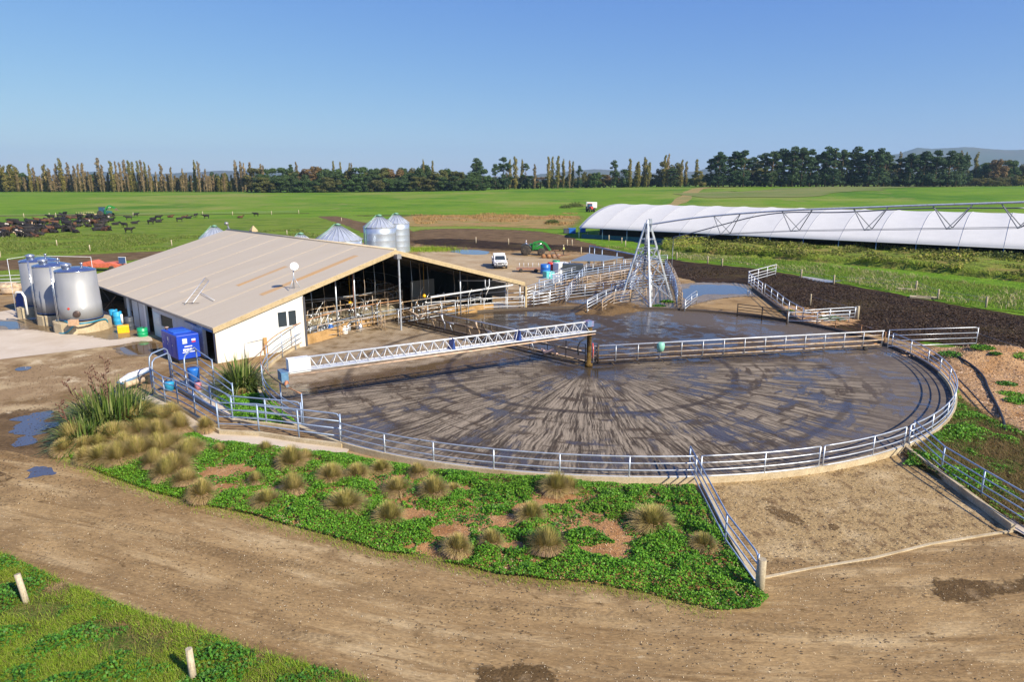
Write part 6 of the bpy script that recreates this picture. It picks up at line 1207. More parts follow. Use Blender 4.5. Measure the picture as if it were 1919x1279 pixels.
# white ute
def ute(P, rz):
    o = empty('pickup_truck', P, 'white pickup truck with a bull bar parked on the gravel behind the shed', 'pickup truck', rz=rz)
    W2 = .90; mb = MB(); mb.prism([(-.6, .45), (2.55, .45), (2.68, .62), (2.66, .95), (2.5, 1.05), (1.3, 1.16), (-.6, 1.16)], -W2, W2); mb.build('body', WHITE, o, local=True, bevel=.06)
    mb = MB(); mb.prism([(-.6, 1.15), (1.35, 1.15), (.75, 1.74), (-.5, 1.78)], -W2 + .08, W2 - .08); c = mb.build('cab', WHITE, o, local=True, bevel=.05)
    mb = MB(); M = Matrix(); mb.add([(1.345, -.72, 1.2), (1.345, .72, 1.2), (.815, .66, 1.70), (.815, -.66, 1.70)], [(0, 1, 2, 3)]); mb.add([(1.30, -.72, 1.19), (1.30, .72, 1.19), (.78, .66, 1.69), (.78, -.66, 1.69)], [(3, 2, 1, 0)]); mb.build('windscreen', GLASS, c, local=True)
    for s in (-1, 1): mb = MB(); mb.box((.2, s * (W2 - .075), 1.45), (1.1, .02, .36)); mb.build('side_window', GLASS, c, local=True)
    mb = MB(); mb.box((-1.7, 0, .78), (2.1, 1.85, .12)); 
    for s in (-.9, .9): mb.box((-1.7, s, 1.05), (2.1, .05, .45))
    mb.box((-2.72, 0, 1.05), (.05, 1.85, .45)); mb.build('tray', WHITE, o, local=True)
    mb = MB(); mb.box((-.75, 0, 1.55), (.06, 1.7, .8)); mb.box((-1.3, .2, 1.5), (.9, .9, .75)); mb.build('tray_load', simple('pale load box', (.6, .62, .66), .5), o, local=True, bevel=.04)
    for x in (1.75, -1.55):
        for s in (-1, 1): wheel_obj(o, (x, s * .82, .38), .38, .24, STEEL)
    mb = MB()
    for y in (-.55, .55): mb.tube([(2.8, y, .4), (2.82, y, 1.2)], .04, 8)
    for z in (.75, 1.0, 1.2): mb.tube([(2.81, -.75, z), (2.83, .75, z)], .03, 8)
    mb.build('bull_bar', STEEL, o, local=True)
    mb = MB(); mb.box((2.68, 0, .5), (.12, 1.78, .2)); mb.build('bumper', simple('dark grey bin', (.06, .07, .09), .5), o, local=True, bevel=.03)
    mb = MB(); mb.box((2.672, 0, .83), (.02, .9, .18)); mb.build('grille', BLACK, o, local=True)
    for s in (-1, 1):
        mb = MB(); mb.box((2.66, s * .68, .86), (.04, .3, .17)); mb.build('headlight', STEEL, o, local=True); mb = MB(); mb.box((1.2, s * 1.0, 1.28), (.1, .2, .16)); mb.build('mirror', BLACK, o, local=True)
    return o
uf = G(941, 513) - G(931, 497); uo = ute(G(938, 509), math.atan2(uf.y, uf.x)); uo.location = G(936, 501)
# red machine behind the shed at left, with a small panel
P = G(198, 508); rm = empty('farm_machine', P, 'low red farm machine showing above the shed roof behind the milk tanks', 'machine')
mb = MB(); mb.prism([(-2.6, .5), (2.2, .5), (2.6, .9), (1.2, 1.25), (-.4, 1.1), (-1.2, 1.5), (-2.6, 1.2)], -.9, .9, Matrix.Translation(P)); mb.build('body', simple('faded red paint', (.55, .13, .07), .6, var=.25), rm, bevel=.08)
mb = MB()
for x in (-1.6, 1.4): wheel(mb, P + Vector((x, -.9, .4)), .4, .3)
mb.build('wheels', TYRE, rm); mb = MB(); mb.box(P + Vector((2.7, -.5, 1.5)), (.9, .05, .8)); mb.build('panel', simple('blue solar panel', (.05, .09, .22), .2), rm); mb = MB(); mb.box(P + Vector((2.7, -.46, 1.5)), (1.0, .04, .9)); mb.build('panel_frame', WHITE, rm)
# logs and white gate at far left
for k, (px, py) in enumerate([(8, 545), (22, 552), (30, 543), (16, 541)]):
    P = G(px, py); mb = MB(); mb.tube([P + Vector((-.8, -.2, .35)), P + Vector((.8, .3, .35))], [.38, .33], 12); tag(mb.build('log', simple('pale cut timber', (.45, .34, .23), .9, var=.4)), 'thick pale log lying at the left edge beyond the concrete apron', 'log', 'logs at the left edge')
px_fence([(-30, 543), (48, 540)], [.4, .75, 1.1, 1.5], 1.5, WHITEP, 'white gate at the left edge beyond the milk tanks', step=2.2, bend=(True, True))
# silos
ZINC = simple('zinc silo sheet', (.52, .58, .66), .38, .7, .08, 2); ZR = simple('zinc silo roof', (.50, .54, .60), .45, .5, .1, 2)
def silo(cx, rim_y, rpx, Y, peak_y, label, ribs=18, body=ZINC):
    C = at(cx, Y); C.z = 0; dep = Y * math.cos(PITCH); r = rpx / FPX * dep; zr = hz(cx, rim_y, C); zp = hz(cx, peak_y, C)
    o = empty('grain_silo', C, label, 'silo', 'steel silos behind the shed'); mb = MB(); prof = []
    n = max(2, int(zr / .9))
    for k in range(n): prof += [(r, zr * k / n + .0), (r * 1.002, zr * k / n + .03), (r, zr * k / n + .06)]
    prof.append((r, zr)); mb.lathe(prof, 40, C); mb.build('wall', body, o)
    mb = MB(); mb.lathe([(r * 1.03, zr - .05), (r * 1.03, zr), (.45, zp - .3), (.02, zp - .25)], ribs, C, smooth=False); rf = mb.build('roof', ZR, o)
    mb = MB()
    for k in range(ribs): a = 2 * math.pi * k / ribs; u = Vector((math.cos(a), math.sin(a), 0)); mb.tube([C + u * r * 1.04 + Vector((0, 0, zr + .02)), C + u * .45 + Vector((0, 0, zp - .27))], .045, 5)
    mb.build('roof_ribs', simple('silo rib', (.34, .37, .42), .5, .5), rf)
    mb = MB(); mb.lathe([(.4, zp - .3), (.4, zp - .08), (.5, zp - .05), (.1, zp + .1), (.02, zp + .1)], 16, C); mb.build('cap', simple('green silo cap', (.18, .36, .26), .5), o)
    a = -2.4; u = Vector((math.cos(a), math.sin(a), 0)); mb = MB(); mb.tube([C + u * (r + .1), C + u * (r + .1) + Vector((0, 0, zr)), C + u * .5 + Vector((0, 0, zp))], .05, 6); mb.build('fill_pipe', simple('green silo cap', (.18, .36, .26), .5), o)
    return o, C, r, zr
silo(745, 418, 24, 118, 400, 'farther of the two tall steel silos rising behind the gable peak', 20)
so_, sC, sr, szr = silo(714, 425, 30.5, 106, 403, 'nearer of the two tall steel silos rising behind the gable peak', 20)
silo(637, 449, 44, 100, 420, 'wide low steel silo with a conical ribbed roof behind the shed roof', 24)
silo(567, 452, 20, 104, 437, 'small silo peak just showing over the shed ridge', 14)
silo(407, 446, 29, 112, 423, 'silo with a conical roof behind the left end of the shed ridge', 20)
P = at(434, 108); zt = hz(430, 418, P); mb = MB(); mb.tube([Vector((P.x + 1, P.y, zt - 3.5)), Vector((P.x - .2, P.y, zt - .3))], .12, 8); mb.lathe([(.05, -.1), (.3, -.1), (.3, .25), (.1, .35)], 12, Vector((P.x - .3, P.y, zt - .2))); tag(mb.build('auger', simple('grey bracket', (0.3, 0.3, 0.32), 0.5, 0.5)), 'thin grey auger pipe leaning over the silo at the left end of the shed ridge', 'auger')
P = B(15, 26, RZ + .2); mb = MB(); mb.lathe([(.45, 0), (.45, .15), (.06, .62), (.02, .62)], 4, P, smooth=False); tag(mb.build('roof_cowl', FASC), 'small tan cowl on the far part of the shed ridge', 'cowl')

# ------------------------------------------------------------------ cows
def cow_mesh(pose):
    if pose == 'stand':
        N = [(0, 0, 1.0, .33, .36), (.55, 0, 1.02, .33, .38), (-.55, 0, 1.02, .30, .34), (.85, 0, 1.12, .22, .26), (1.15, 0, 1.28, .14, .17), (1.38, 0, 1.30, .12, .13), (1.62, 0, 1.16, .07, .07), (.6, .2, .75, .11), (.62, .2, .4, .065), (.6, .2, .04, .06), (.6, -.2, .75, .11), (.55, -.2, .4, .065), (.62, -.2, .04, .06), (-.65, .2, .78, .14), (-.78, .2, .42, .07), (-.7, .2, .04, .06), (-.65, -.2, .78, .14), (-.72, -.2, .42, .07), (-.6, -.2, .04, .06), (-.88, 0, 1.22, .08), (-.98, 0, .7, .03), (1.34, .2, 1.36, .04), (1.34, -.2, 1.36, .04)]
    else:
        N = [(0, 0, .42, .38, .36), (.55, 0, .48, .34, .36), (-.55, 0, .42, .38, .32), (.85, 0, .66, .20, .24), (1.1, 0, .88, .13, .16), (1.32, 0, .92, .12, .12), (1.55, 0, .80, .07, .07), (.6, .3, .15, .1), (.95, .34, .08, .06), (.7, .36, .05, .05), (.6, -.3, .15, .1), (.9, -.3, .08, .06), (.7, -.34, .05, .05), (-.5, .35, .2, .15), (-.15, .48, .10, .08), (-.5, .52, .05, .06), (-.6, -.3, .2, .15), (-.3, -.4, .10, .08), (-.6, -.44, .05, .06), (-.9, 0, .55, .07), (-1.0, .1, .15, .03), (1.28, .2, .98, .04), (1.28, -.2, .98, .04)]
    E_ = [(0, 1), (0, 2), (1, 3), (3, 4), (4, 5), (5, 6), (1, 7), (7, 8), (8, 9), (1, 10), (10, 11), (11, 12), (2, 13), (13, 14), (14, 15), (2, 16), (16, 17), (17, 18), (2, 19), (19, 20), (5, 21), (5, 22)]
    return skin_mesh('cow_' + pose, N, E_)
def hide(name, a, b, th):
    m, n, l, p = new_mat(name); tc = nd(n, 'ShaderNodeTexCoord'); oi = nd(n, 'ShaderNodeObjectInfo'); ad_ = nd(n, 'ShaderNodeVectorMath', operation='ADD'); cm = nd(n, 'ShaderNodeCombineXYZ'); ml = nd(n, 'ShaderNodeMath', operation='MULTIPLY'); ml.inputs[1].default_value = 37.0
    l.new(oi.outputs['Random'], ml.inputs[0]); l.new(ml.outputs[0], cm.inputs[0]); l.new(tc.outputs['Object'], ad_.inputs[0]); l.new(cm.outputs[0], ad_.inputs[1]); nz = nd(n, 'ShaderNodeTexNoise'); nz.inputs['Scale'].default_value = 1.3; nz.inputs['Detail'].default_value = 1
    l.new(ad_.outputs[0], nz.inputs['Vector']); gt = nd(n, 'ShaderNodeMapRange'); gt.inputs[1].default_value = th; gt.inputs[2].default_value = th + .02; l.new(nz.outputs['Fac'], gt.inputs[0]); mx = nd(n, 'ShaderNodeMix', data_type='RGBA'); mx.inputs[6].default_value = (*a, 1); mx.inputs[7].default_value = (*b, 1); l.new(gt.outputs[0], mx.inputs[0]); l.new(mx.outputs[2], p.inputs['Base Color']); p.inputs['Roughness'].default_value = .8; return m
HD = {'black': hide('black hide', (.012, .010, .010), (.03, .022, .02), .6), 'black and white': hide('pied hide', (.015, .012, .012), (.45, .40, .36), .60), 'brown': hide('brown hide', (.11, .045, .02), (.05, .02, .012), .55), 'tan': hide('tan hide', (.48, .30, .17), (.6, .5, .4), .55)}
cmesh = {}
for pose in ('stand', 'lie'):
    base = cow_mesh(pose)
    for k, m in HD.items(): c = base.copy(); c.materials.clear(); c.materials.append(m); cmesh[(pose, k)] = c
def cow(px, py, pose, colr, rz, label, group=None, s=1.0):
    o = bpy.data.objects.new('cow', cmesh[(pose, colr)]); col.objects.link(o); o.location = G(px, py); o.rotation_euler = (0, 0, rz); o.scale = (s,) * 3; return tag(o, label, 'cow', group)
for q in [(242, 437, 'stand', 'black', 0.1, 'black cow standing nearest the farm lane right of the herd'), (234, 427, 'stand', 'black', 2.9, 'black cow standing head down between the herd and the right cows'), (252, 420, 'lie', 'black', .3, 'black cow lying to the right of the standing black cow'), (242, 413, 'stand', 'black', 3.5, 'black cow grazing behind the two in front'), (255, 407, 'stand', 'black', 1.3, 'black cow seen end on by the far ditch'), (283, 421, 'stand', 'black', 0, 'black cow standing left of the calf in the right group'), (297, 417, 'lie', 'black', .2, 'small black cow lying beside the right pair'), (286, 412, 'lie', 'black', 0, 'black cow lying behind the standing one in the right pair'), (297, 412, 'stand', 'black', .1, 'big black cow standing in the right pair'), (319, 408, 'lie', 'brown', .1, 'brown cow lying alone near the ditch'), (337, 416, 'stand', 'black', .6, 'black cow standing alone facing the shed'), (345, 409, 'lie', 'brown', 0, 'reddish brown cow lying beside a black one near the ditch'), (353, 410, 'lie', 'black', .2, 'black cow lying beside the reddish brown one'), (367, 408, 'stand', 'black', 1.5, 'black cow seen from behind by the ditch'), (387, 410, 'stand', 'black', 3.1, 'black cow standing right of the main groups by the ditch'), (480, 406, 'stand', 'black', 2.9, 'black cow standing alone farthest right by the ditch'), (450, 409, 'lie', 'brown', 0, 'brown cow lying in the grass left of the farthest right cow'), (216, 422, 'lie', 'black', .2, 'black cow lying at the right edge of the dense herd')]: cow(*q)
kk = 0
for (x0, x1, y0, y1, n) in ((0, 72, 426, 446, 46), (72, 150, 412, 437, 42), (165, 208, 412, 433, 24), (110, 208, 404, 413, 16), (20, 75, 419, 430, 14), (60, 75, 412, 420, 2), (75, 92, 440, 442, 1), (150, 160, 420, 425, 2), (-90, 0, 425, 448, 26)):
    for i in range(n):
        px, py = random.uniform(x0, x1), random.uniform(y0, y1); c = random.choices(['black', 'black and white', 'brown', 'tan'], [.78, .11, .09, .02])[0]; pose = random.choices(['lie', 'stand'], [.62, .38])[0]
        cow(px, py, pose, c, random.uniform(-.7, .7) + (math.pi if random.random() < .5 else 0), f'{c} cow {"lying down" if pose == "lie" else "standing"} in the crowded herd at the left', 'cows crowded together at the left', random.uniform(1.05, 1.3)); kk += 1

# ------------------------------------------------------------------ low planting
def leaf_cloud(name, pts, size, mat, flat=.55, kind='stuff', label=None, n_per=1, aspect=1.0, normals=None):
    """pts (n,3): one quad leaf per point with random tilt"""
    n = len(pts); s = size * rng.uniform(.6, 1.35, n)
    nv = rng.normal(size=(n, 3)); nv[:, 2] = np.abs(nv[:, 2]) + flat; nv /= np.linalg.norm(nv, axis=1)[:, None]
    if normals is not None: nv = nv * .7 + normals; nv /= np.linalg.norm(nv, axis=1)[:, None] + 1e-9
    r = rng.normal(size=(n, 3)); a = np.cross(nv, r); a /= np.linalg.norm(a, axis=1)[:, None] + 1e-9; b = np.cross(nv, a)
    a *= s[:, None] * .5; b *= s[:, None] * .5 * aspect
    V = np.stack([pts - a, pts - b * .9, pts + a, pts + b * .9], 1).reshape(-1, 3); F = np.arange(4 * n).reshape(-1, 4)
    me = np_mesh(name, V, F); o = link_mesh(name, me, mat)
    if kind: o['kind'] = kind
    if label: o['label'] = label
    return o
def blades(name, base, h, wd, lean, mat, kind='stuff', label=None, seg=2):
    """base (n,3); curved tapering strips"""
    n = len(base); ang = rng.uniform(0, 2 * np.pi, n); d = np.stack([np.cos(ang), np.sin(ang), np.zeros(n)], 1); sd = np.stack([-np.sin(ang + rng.normal(0, .5, n)), np.cos(ang), np.zeros(n)], 1)
    hh = h * rng.uniform(.5, 1.3, n); ll = lean * hh * rng.uniform(.2, 1.5, n); V = []; k = seg + 1
    for i in range(k):
        t = i / seg; c = base + d * (ll * t ** 2)[:, None]; c[:, 2] += hh * t * (1 - .25 * t * lean); w_ = wd * (1 - .8 * t) * .5
        V += [c - sd * w_, c + sd * w_]
    V = np.stack(V, 1).reshape(-1, 3); F = []
    idx = np.arange(n) * 2 * k
    for i in range(seg): F.append(np.stack([idx + 2 * i, idx + 2 * i + 1, idx + 2 * i + 3, idx + 2 * i + 2], 1))
    F = np.concatenate(F); me = np_mesh(name, V, F); o = link_mesh(name, me, mat)
    if kind: o['kind'] = kind
    if label: o['label'] = label
    return o
MALLOW = leafm('mallow leaf', [(.055, .17, .012), (.10, .28, .018), (.18, .40, .028), (.07, .21, .018)], .25, .5, ((.14, .26, .02), .25, .5))
MALLOWD = leafm('dark clover leaf', [(.035, .12, .014), (.06, .18, .018), (.10, .26, .025)], .2, .5)
GRASSL = leafm('lawn grass blade', [(.14, .26, .010), (.22, .36, .015), (.28, .40, .025), (.38, .38, .10)], .3, .6, ((.24, .30, .02), .35, .5))
DRYL = leafm('dry weed blade', [(.20, .12, .05), (.30, .20, .09), (.10, .12, .02), (.14, .08, .03)], .2, .8)
TUSG = leafm('tussock blade', [(.23, .23, .035), (.35, .29, .065), (.47, .36, .12), (.58, .45, .20), (.15, .19, .025)], .25, .7)
def obj_tint(m, c, amt):
    n = m.node_tree.nodes; l = m.node_tree.links; oi = nd(n, 'ShaderNodeObjectInfo'); mr = nd(n, 'ShaderNodeMapRange'); mr.inputs[1].default_value = .3; mr.inputs[2].default_value = 1; mr.inputs[4].default_value = amt; l.new(oi.outputs['Random'], mr.inputs[0])
    p = n['Principled BSDF']; src = p.inputs['Base Color'].links[0].from_socket; mx = nd(n, 'ShaderNodeMix', data_type='RGBA'); l.new(mr.outputs[0], mx.inputs[0]); l.new(src, mx.inputs[6]); mx.inputs[7].default_value = (*c, 1)
    for lk in list(src.links):
        if lk.to_node != mx: l.new(mx.outputs[2], lk.to_socket)
obj_tint(TUSG, (.20, .21, .035), .5)
def radial_tan(m, c, r0, r1):
    n = m.node_tree.nodes; l = m.node_tree.links; tc = nd(n, 'ShaderNodeTexCoord'); sx = nd(n, 'ShaderNodeSeparateXYZ'); l.new(tc.outputs['Object'], sx.inputs[0]); cb = nd(n, 'ShaderNodeCombineXYZ'); l.new(sx.outputs[0], cb.inputs[0]); l.new(sx.outputs[1], cb.inputs[1]); ln = nd(n, 'ShaderNodeVectorMath', operation='LENGTH'); l.new(cb.outputs[0], ln.inputs[0])
    mr = nd(n, 'ShaderNodeMapRange'); mr.inputs[1].default_value = r0; mr.inputs[2].default_value = r1; mr.inputs[4].default_value = .75; l.new(ln.outputs['Value'], mr.inputs[0]); p = n['Principled BSDF']; src = p.inputs['Base Color'].links[0].from_socket; mx = nd(n, 'ShaderNodeMix', data_type='RGBA'); l.new(mr.outputs[0], mx.inputs[0]); mx.inputs[7].default_value = (*c, 1)
    for lk in list(src.links): l.new(mx.outputs[2], lk.to_socket)
    l.new(src, mx.inputs[6])
radial_tan(TUSG, (.52, .39, .18), .22, .62)
TUSD = leafm('dry tussock skirt', [(.44, .29, .165), (.56, .39, .24), (.33, .21, .11)], .2, .8)
FLAX = leafm('flax leaf', [(.035, .075, .015), (.06, .11, .02), (.10, .15, .03), (.16, .20, .05), (.34, .36, .15)], .15, .4)
bedpx = [(118, 850), (160, 790), (240, 745), (290, 765), (385, 828), (470, 840), (560, 850), (650, 855), (700, 866), (800, 885), (925, 898), (1050, 904), (1180, 914), (1300, 918), (1345, 990), (1412, 1100), (1440, 1130), (1420, 1148), (1340, 1150), (1200, 1115), (1100, 1100), (950, 1085), (860, 1065), (790, 1048), (720, 1040), (620, 1010), (540, 990), (470, 970), (400, 955), (300, 930), (200, 895), (150, 875)]
BEDP = [G(*q) for q in bedpx]
def bedh(x, y): return .05 + .10 * (fbm(x, y, .35, 3, 8.8) + .35)
def relief(name, P, hfun, step, mat, kind='structure', rag=.18):
    xs = [p.x for p in P]; ys = [p.y for p in P]; X, Y = np.meshgrid(np.arange(min(xs) - 1, max(xs) + 1, step), np.arange(min(ys) - 1, max(ys) + 1, step)); ins = inpoly(X.ravel(), Y.ravel(), P); ed = edgedist(X.ravel(), Y.ravel(), P)
    sd = np.where(ins, ed, -ed); nx = X.shape[1]; V = []
    for i, (x, y) in enumerate(zip(X.ravel(), Y.ravel())): k = min(max(sd[i] / .9, -.3), 1); V.append((x, y, hfun(x, y) * k if k > 0 else -.12))
    ok = (sd > -.0); F = []
    for j in range(X.shape[0] - 1):
        for i in range(nx - 1):
            q = (j * nx + i, j * nx + i + 1, (j + 1) * nx + i + 1, (j + 1) * nx + i)
            if sum(ok[k] for k in q) >= 1: F.append(q)
    used = sorted({i for f in F for i in f}); mp = {a: b for b, a in enumerate(used)}; V = [V[i] for i in used]; F = [[mp[i] for i in f] for f in F]
    o = link_mesh(name, np_mesh(name, V, F, True), mat); o['kind'] = kind; return o
relief('garden_bed', BEDP, lambda x, y: .06 + max(bedh(x, y), 0), .3, BED)
def scatter(P, n, test=None, zf=None):
    xs = [p.x for p in P]; ys = [p.y for p in P]; x = rng.uniform(min(xs), max(xs), n * 3); y = rng.uniform(min(ys), max(ys), n * 3); m = inpoly(x, y, P); x, y = x[m][:n], y[m][:n]
    return x, y
def bare(x, y):
    """sandy clearings in the bed, by place"""
    r = 0
    for px, py, a, b in BARE:
        q = BC[(px, py)]; d = math.hypot((x - q.x) / a, (y - q.y) / b); r = max(r, 1 - d)
    return r
BARE = [(1100, 985, 2.0, 1.0), (1170, 1000, 1.7, 1.2), (1130, 1040, 1.2, .7), (1050, 940, 1.5, .6), (925, 985, 1.5, .7), (860, 1010, 1.3, .9), (800, 1035, .9, .8), (790, 975, 1.2, .8), (770, 940, .7, .7), (415, 895, 1.8, 1.3), (400, 920, 1.0, .8), (720, 905, 1.4, .9), (830, 1050, 1.0, .5), (960, 1030, .7, .5), (985, 960, .6, .5), (540, 880, .6, .5), (1330, 1040, .8, .8), (1220, 985, .9, .8), (650, 905, .8, .5), (860, 925, .8, .5)]
BC = {(a, b): G(a, b) for a, b, _, _ in BARE}
def cover(P, dn, hmax, test, clump=1.4, seed=0.0, z0=.08):
    area = abs(sum(P[i - 1].x * P[i].y - P[i].x * P[i - 1].y for i in range(len(P)))) / 2; n = int(area * dn); x, y = scatter(P, n); out = []
    ed = edgedist(x, y, P)
    for i in range(len(x)):
        v = fbm(x[i], y[i], clump, 4, seed); k = test(x[i], y[i], v)
        if k <= 0: continue
        k = min(k, 1) * min(1, .25 + ed[i] * 1.2); h = hmax * (.35 + .65 * min(max(v + .6, 0), 1)) * k
        out.append((x[i], y[i], z0 + max(bedh(x[i], y[i]), 0) * .8 + h * random.random() ** .45))
    return np.array(out)
def t_bed(x, y, v): w2 = fbm(x, y, 2.6, 3, 12.0); return (1.0 if v > -.25 else .45) - max(0, bare(x, y) * 2.6 + w2 * .9 - .1) + v * .5 + w2 * .25
pts = cover(BEDP, 1050, .30, t_bed, 1.3, 2.0); print('bed leaves', len(pts))
leaf_cloud('ground_cover', pts, .064, MALLOW, .7, label='green leafy ground cover over the planted bank below the yard railing')
pts = cover(BEDP, 240, .34, lambda x, y, v: t_bed(x, y, v) * (fbm(x, y, .45, 3, 31.0) * 2.2), 1.3, 2.0); leaf_cloud('ground_cover', pts, .085, MALLOWD, .6, label='patches of darker weeds among the green ground cover of the planted bank')
def on_bed(n): x, y = scatter(BEDP, n); return np.array([(a, b, .085 + max(bedh(a, b), 0)) for a, b in zip(x, y)])
leaf_cloud('soil_crumbs', on_bed(16000), .055, leafm('soil crumb', [(.22, .12, .07), (.52, .35, .22), (.34, .20, .12), (.60, .48, .33)], 0, .95), 2.0, label='crumbs and litter on the bare soil of the planted bank', aspect=.6)
blades('dry_wisps', on_bed(6000), .16, .010, 1.4, DRYL, label='thin dry wisps over the planted bank')
# grass fringe of the bed
fr = BEDP[18:32] + BEDP[:1]; Q = []
for i in range(len(fr) - 1):
    a, b = fr[i], fr[i + 1]; 
    for k in range(int((b - a).length * 260)): p = a.lerp(b, random.random()); Q.append((p.x + random.gauss(0, .25), p.y + random.gauss(0, .22), .02))
blades('grass', np.array(Q), .12, .016, .8, GRASSL, label='short grass along the track edge of the planted bank')
lp = [G(*q) for q in [(150, 872), (260, 890), (380, 925), (390, 950), (300, 930), (200, 895)]]
x, y = scatter(lp, 9000); blades('grass', np.stack([x, y, np.full(len(x), .08)], 1), .16, .02, .8, GRASSL)
lp = [G(*q) for q in [(404, 748), (440, 742), (500, 745), (560, 800), (500, 797), (440, 786)]]
pts = cover(lp, 600, .25, lambda x, y, v: 1, 1.3, 5.0, z0=0.04); leaf_cloud('ground_cover', pts, .09, MALLOW, .7, label='green ground cover inside the ramp beside the flax bush')
# grass in the lower left corner
fgp = [G(*q) for q in [(-60, 1010), (0, 1040), (60, 1068), (130, 1098), (200, 1128), (280, 1158), (360, 1180), (450, 1215), (560, 1245), (690, 1282), (760, 1330), (-60, 1420)]]
relief('grass_bank', fgp, lambda x, y: .05, .4, TURF)
x, y = scatter(fgp, 90000); v = np.array([fbm(a, b, .5, 3, 1.1) for a, b in zip(x, y)]); bq = [G(85, 1150), G(180, 1183), G(255, 1215)]; bb_ = np.maximum.reduce([1 - np.hypot((x - q.x) / 1.1, (y - q.y) / .5) for q in bq]); m = rng.uniform(size=len(x)) < np.clip(.75 + v * 1.3 - np.maximum(bb_, 0) * 1.6, .06, 1); x, y, v = x[m], y[m], v[m]
blades('grass', np.stack([x, y, np.full(len(x), .03)], 1), .17, .016, .9, GRASSL, label='long green grass at the lower left beside the track')
def t_fg(x, y, v): return fbm(x, y, .55, 3, 9.4) * 2.4 + .35
pts = cover(fgp, 420, .26, t_fg, 1.2, 3.0, z0=0.03); leaf_cloud('clover', pts, .075, MALLOWD, .8, label='patches of dark clover in the grass at the lower left')
x, y = scatter(fgp, 11000); blades('dry_grass', np.stack([x, y, np.full(len(x), .03)], 1), .2, .012, 1.6, DRYL, label='dry stalks in the grass at the lower left')
# straw, dung and stones lying on the dirt
def flecks(name, P, n, size, mat, label, asp=.35, z=.05, cl=0.0):
    x, y = scatter(P, n)
    if cl: v = np.array([fbm(a, b, .4, 3, 5.5) for a, b in zip(x, y)]); m = v > cl; x, y = x[m], y[m]
    leaf_cloud(name, np.stack([x, y, np.full(len(x), z)], 1), size, mat, 2.5, label=label, aspect=asp)
STRAW = leafm('straw', [(.62, .50, .33), (.50, .38, .22), (.72, .62, .45)], 0, .9); DUNG = leafm('dung crumbs', [(.10, .065, .035), (.16, .11, .06), (.07, .045, .03)], 0, .95)
trk = [G(*q) for q in [(-60, 940), (200, 905), (400, 965), (540, 1000), (800, 1060), (1100, 1110), (1440, 1150), (1440, 1095), (1700, 1040), (1919, 1000), (2100, 1040), (2200, 1330), (760, 1330), (690, 1275), (450, 1208), (200, 1120), (0, 1030), (-60, 1000)]]
pen = [G(*q) for q in [(1320, 912), (1430, 900), (1535, 889), (1625, 866), (1690, 850), (1790, 928), (1880, 998), (1740, 1022), (1520, 1068), (1435, 1085), (1412, 1090)]]
flecks('straw', trk, 7000, .045, STRAW, 'straw bits scattered on the dirt track'); flecks('dung_crumbs', trk, 4000, .06, DUNG, 'dark crumbs scattered on the dirt track', .7, cl=-.05)
flecks('straw', pen, 3000, .05, STRAW, 'straw bits scattered in the dirt pen', z=.055); flecks('dung_crumbs', pen, 1800, .07, DUNG, 'dark crumbs scattered in the dirt pen', .6, z=.055)
mdp = [G(*q) for q in [(1262, 498), (1400, 506), (1500, 520), (1600, 541), (1800, 580), (1919, 596), (2150, 640), (2150, 740), (1919, 672), (1800, 644), (1620, 622), (1620, 600), (1510, 590), (1460, 560), (1400, 512), (1300, 525)]]
flecks('mud_clods', mdp, 24000, .17, leafm('mud clod', [(.040, .024, .013), (.075, .048, .027), (.022, .014, .008), (.11, .075, .045)], 0, .8), 'clods of churned dark mud in the paddock behind the yard', .8, z=.10)
smp = [G(*q) for q in [(1665, 668), (1720, 660), (1840, 650), (1919, 664), (2100, 700), (2100, 860), (1919, 820), (1850, 790), (1792, 722), (1740, 682)]]
lyd = [G(*q) for q in [(-60, 740), (0, 690), (200, 660), (290, 680), (290, 745), (230, 760), (150, 800), (110, 860), (180, 930), (-60, 960)]]; flecks('dung_crumbs', lyd, 3000, .07, DUNG, 'dark crumbs on the worn asphalt at the left', .7, z=.06)
# right weeds
wp = [G(*q) for q in [(1790, 745), (1860, 790), (1919, 815), (2100, 860), (2100, 1050), (1919, 995), (1700, 862), (1700, 845), (1740, 815), (1785, 780)]]
def t_w(x, y, v): return fbm(x, y, .45, 3, 4.4) * 2.6 + .18
pts = cover(wp, 300, .3, t_w, 1.2, 6.0, z0=0.08); leaf_cloud('ground_cover', pts, .10, MALLOW, .6, label='green weeds between the dead stalks right of the dirt pen')
x, y = scatter(wp, 34000); blades('dead_weeds', np.stack([x, y, np.full(len(x), .08)], 1), .28, .02, 1.1, DRYL, label='brown dead weeds right of the dirt pen')
gl_ = [G(*q) for q in [(1792, 730), (1810, 765), (1830, 800), (1850, 830), (1830, 860), (1790, 850), (1760, 820), (1788, 790)]]
pts = cover(gl_, 500, .3, lambda x, y, v: .8 + v, 1.2, 6.5, z0=0.08); leaf_cloud('ground_cover', pts, .10, MALLOW, .6, label='green weeds hugging the right rim of the yard')
lp = [G(*q) for q in [(1690, 878), (1712, 858), (1745, 830), (1775, 860), (1760, 880)]]; pts = cover(lp, 500, .25, lambda x, y, v: .6 + v, 1.2, 6.5, z0=0.08); leaf_cloud('ground_cover', pts, .09, MALLOW, .6)
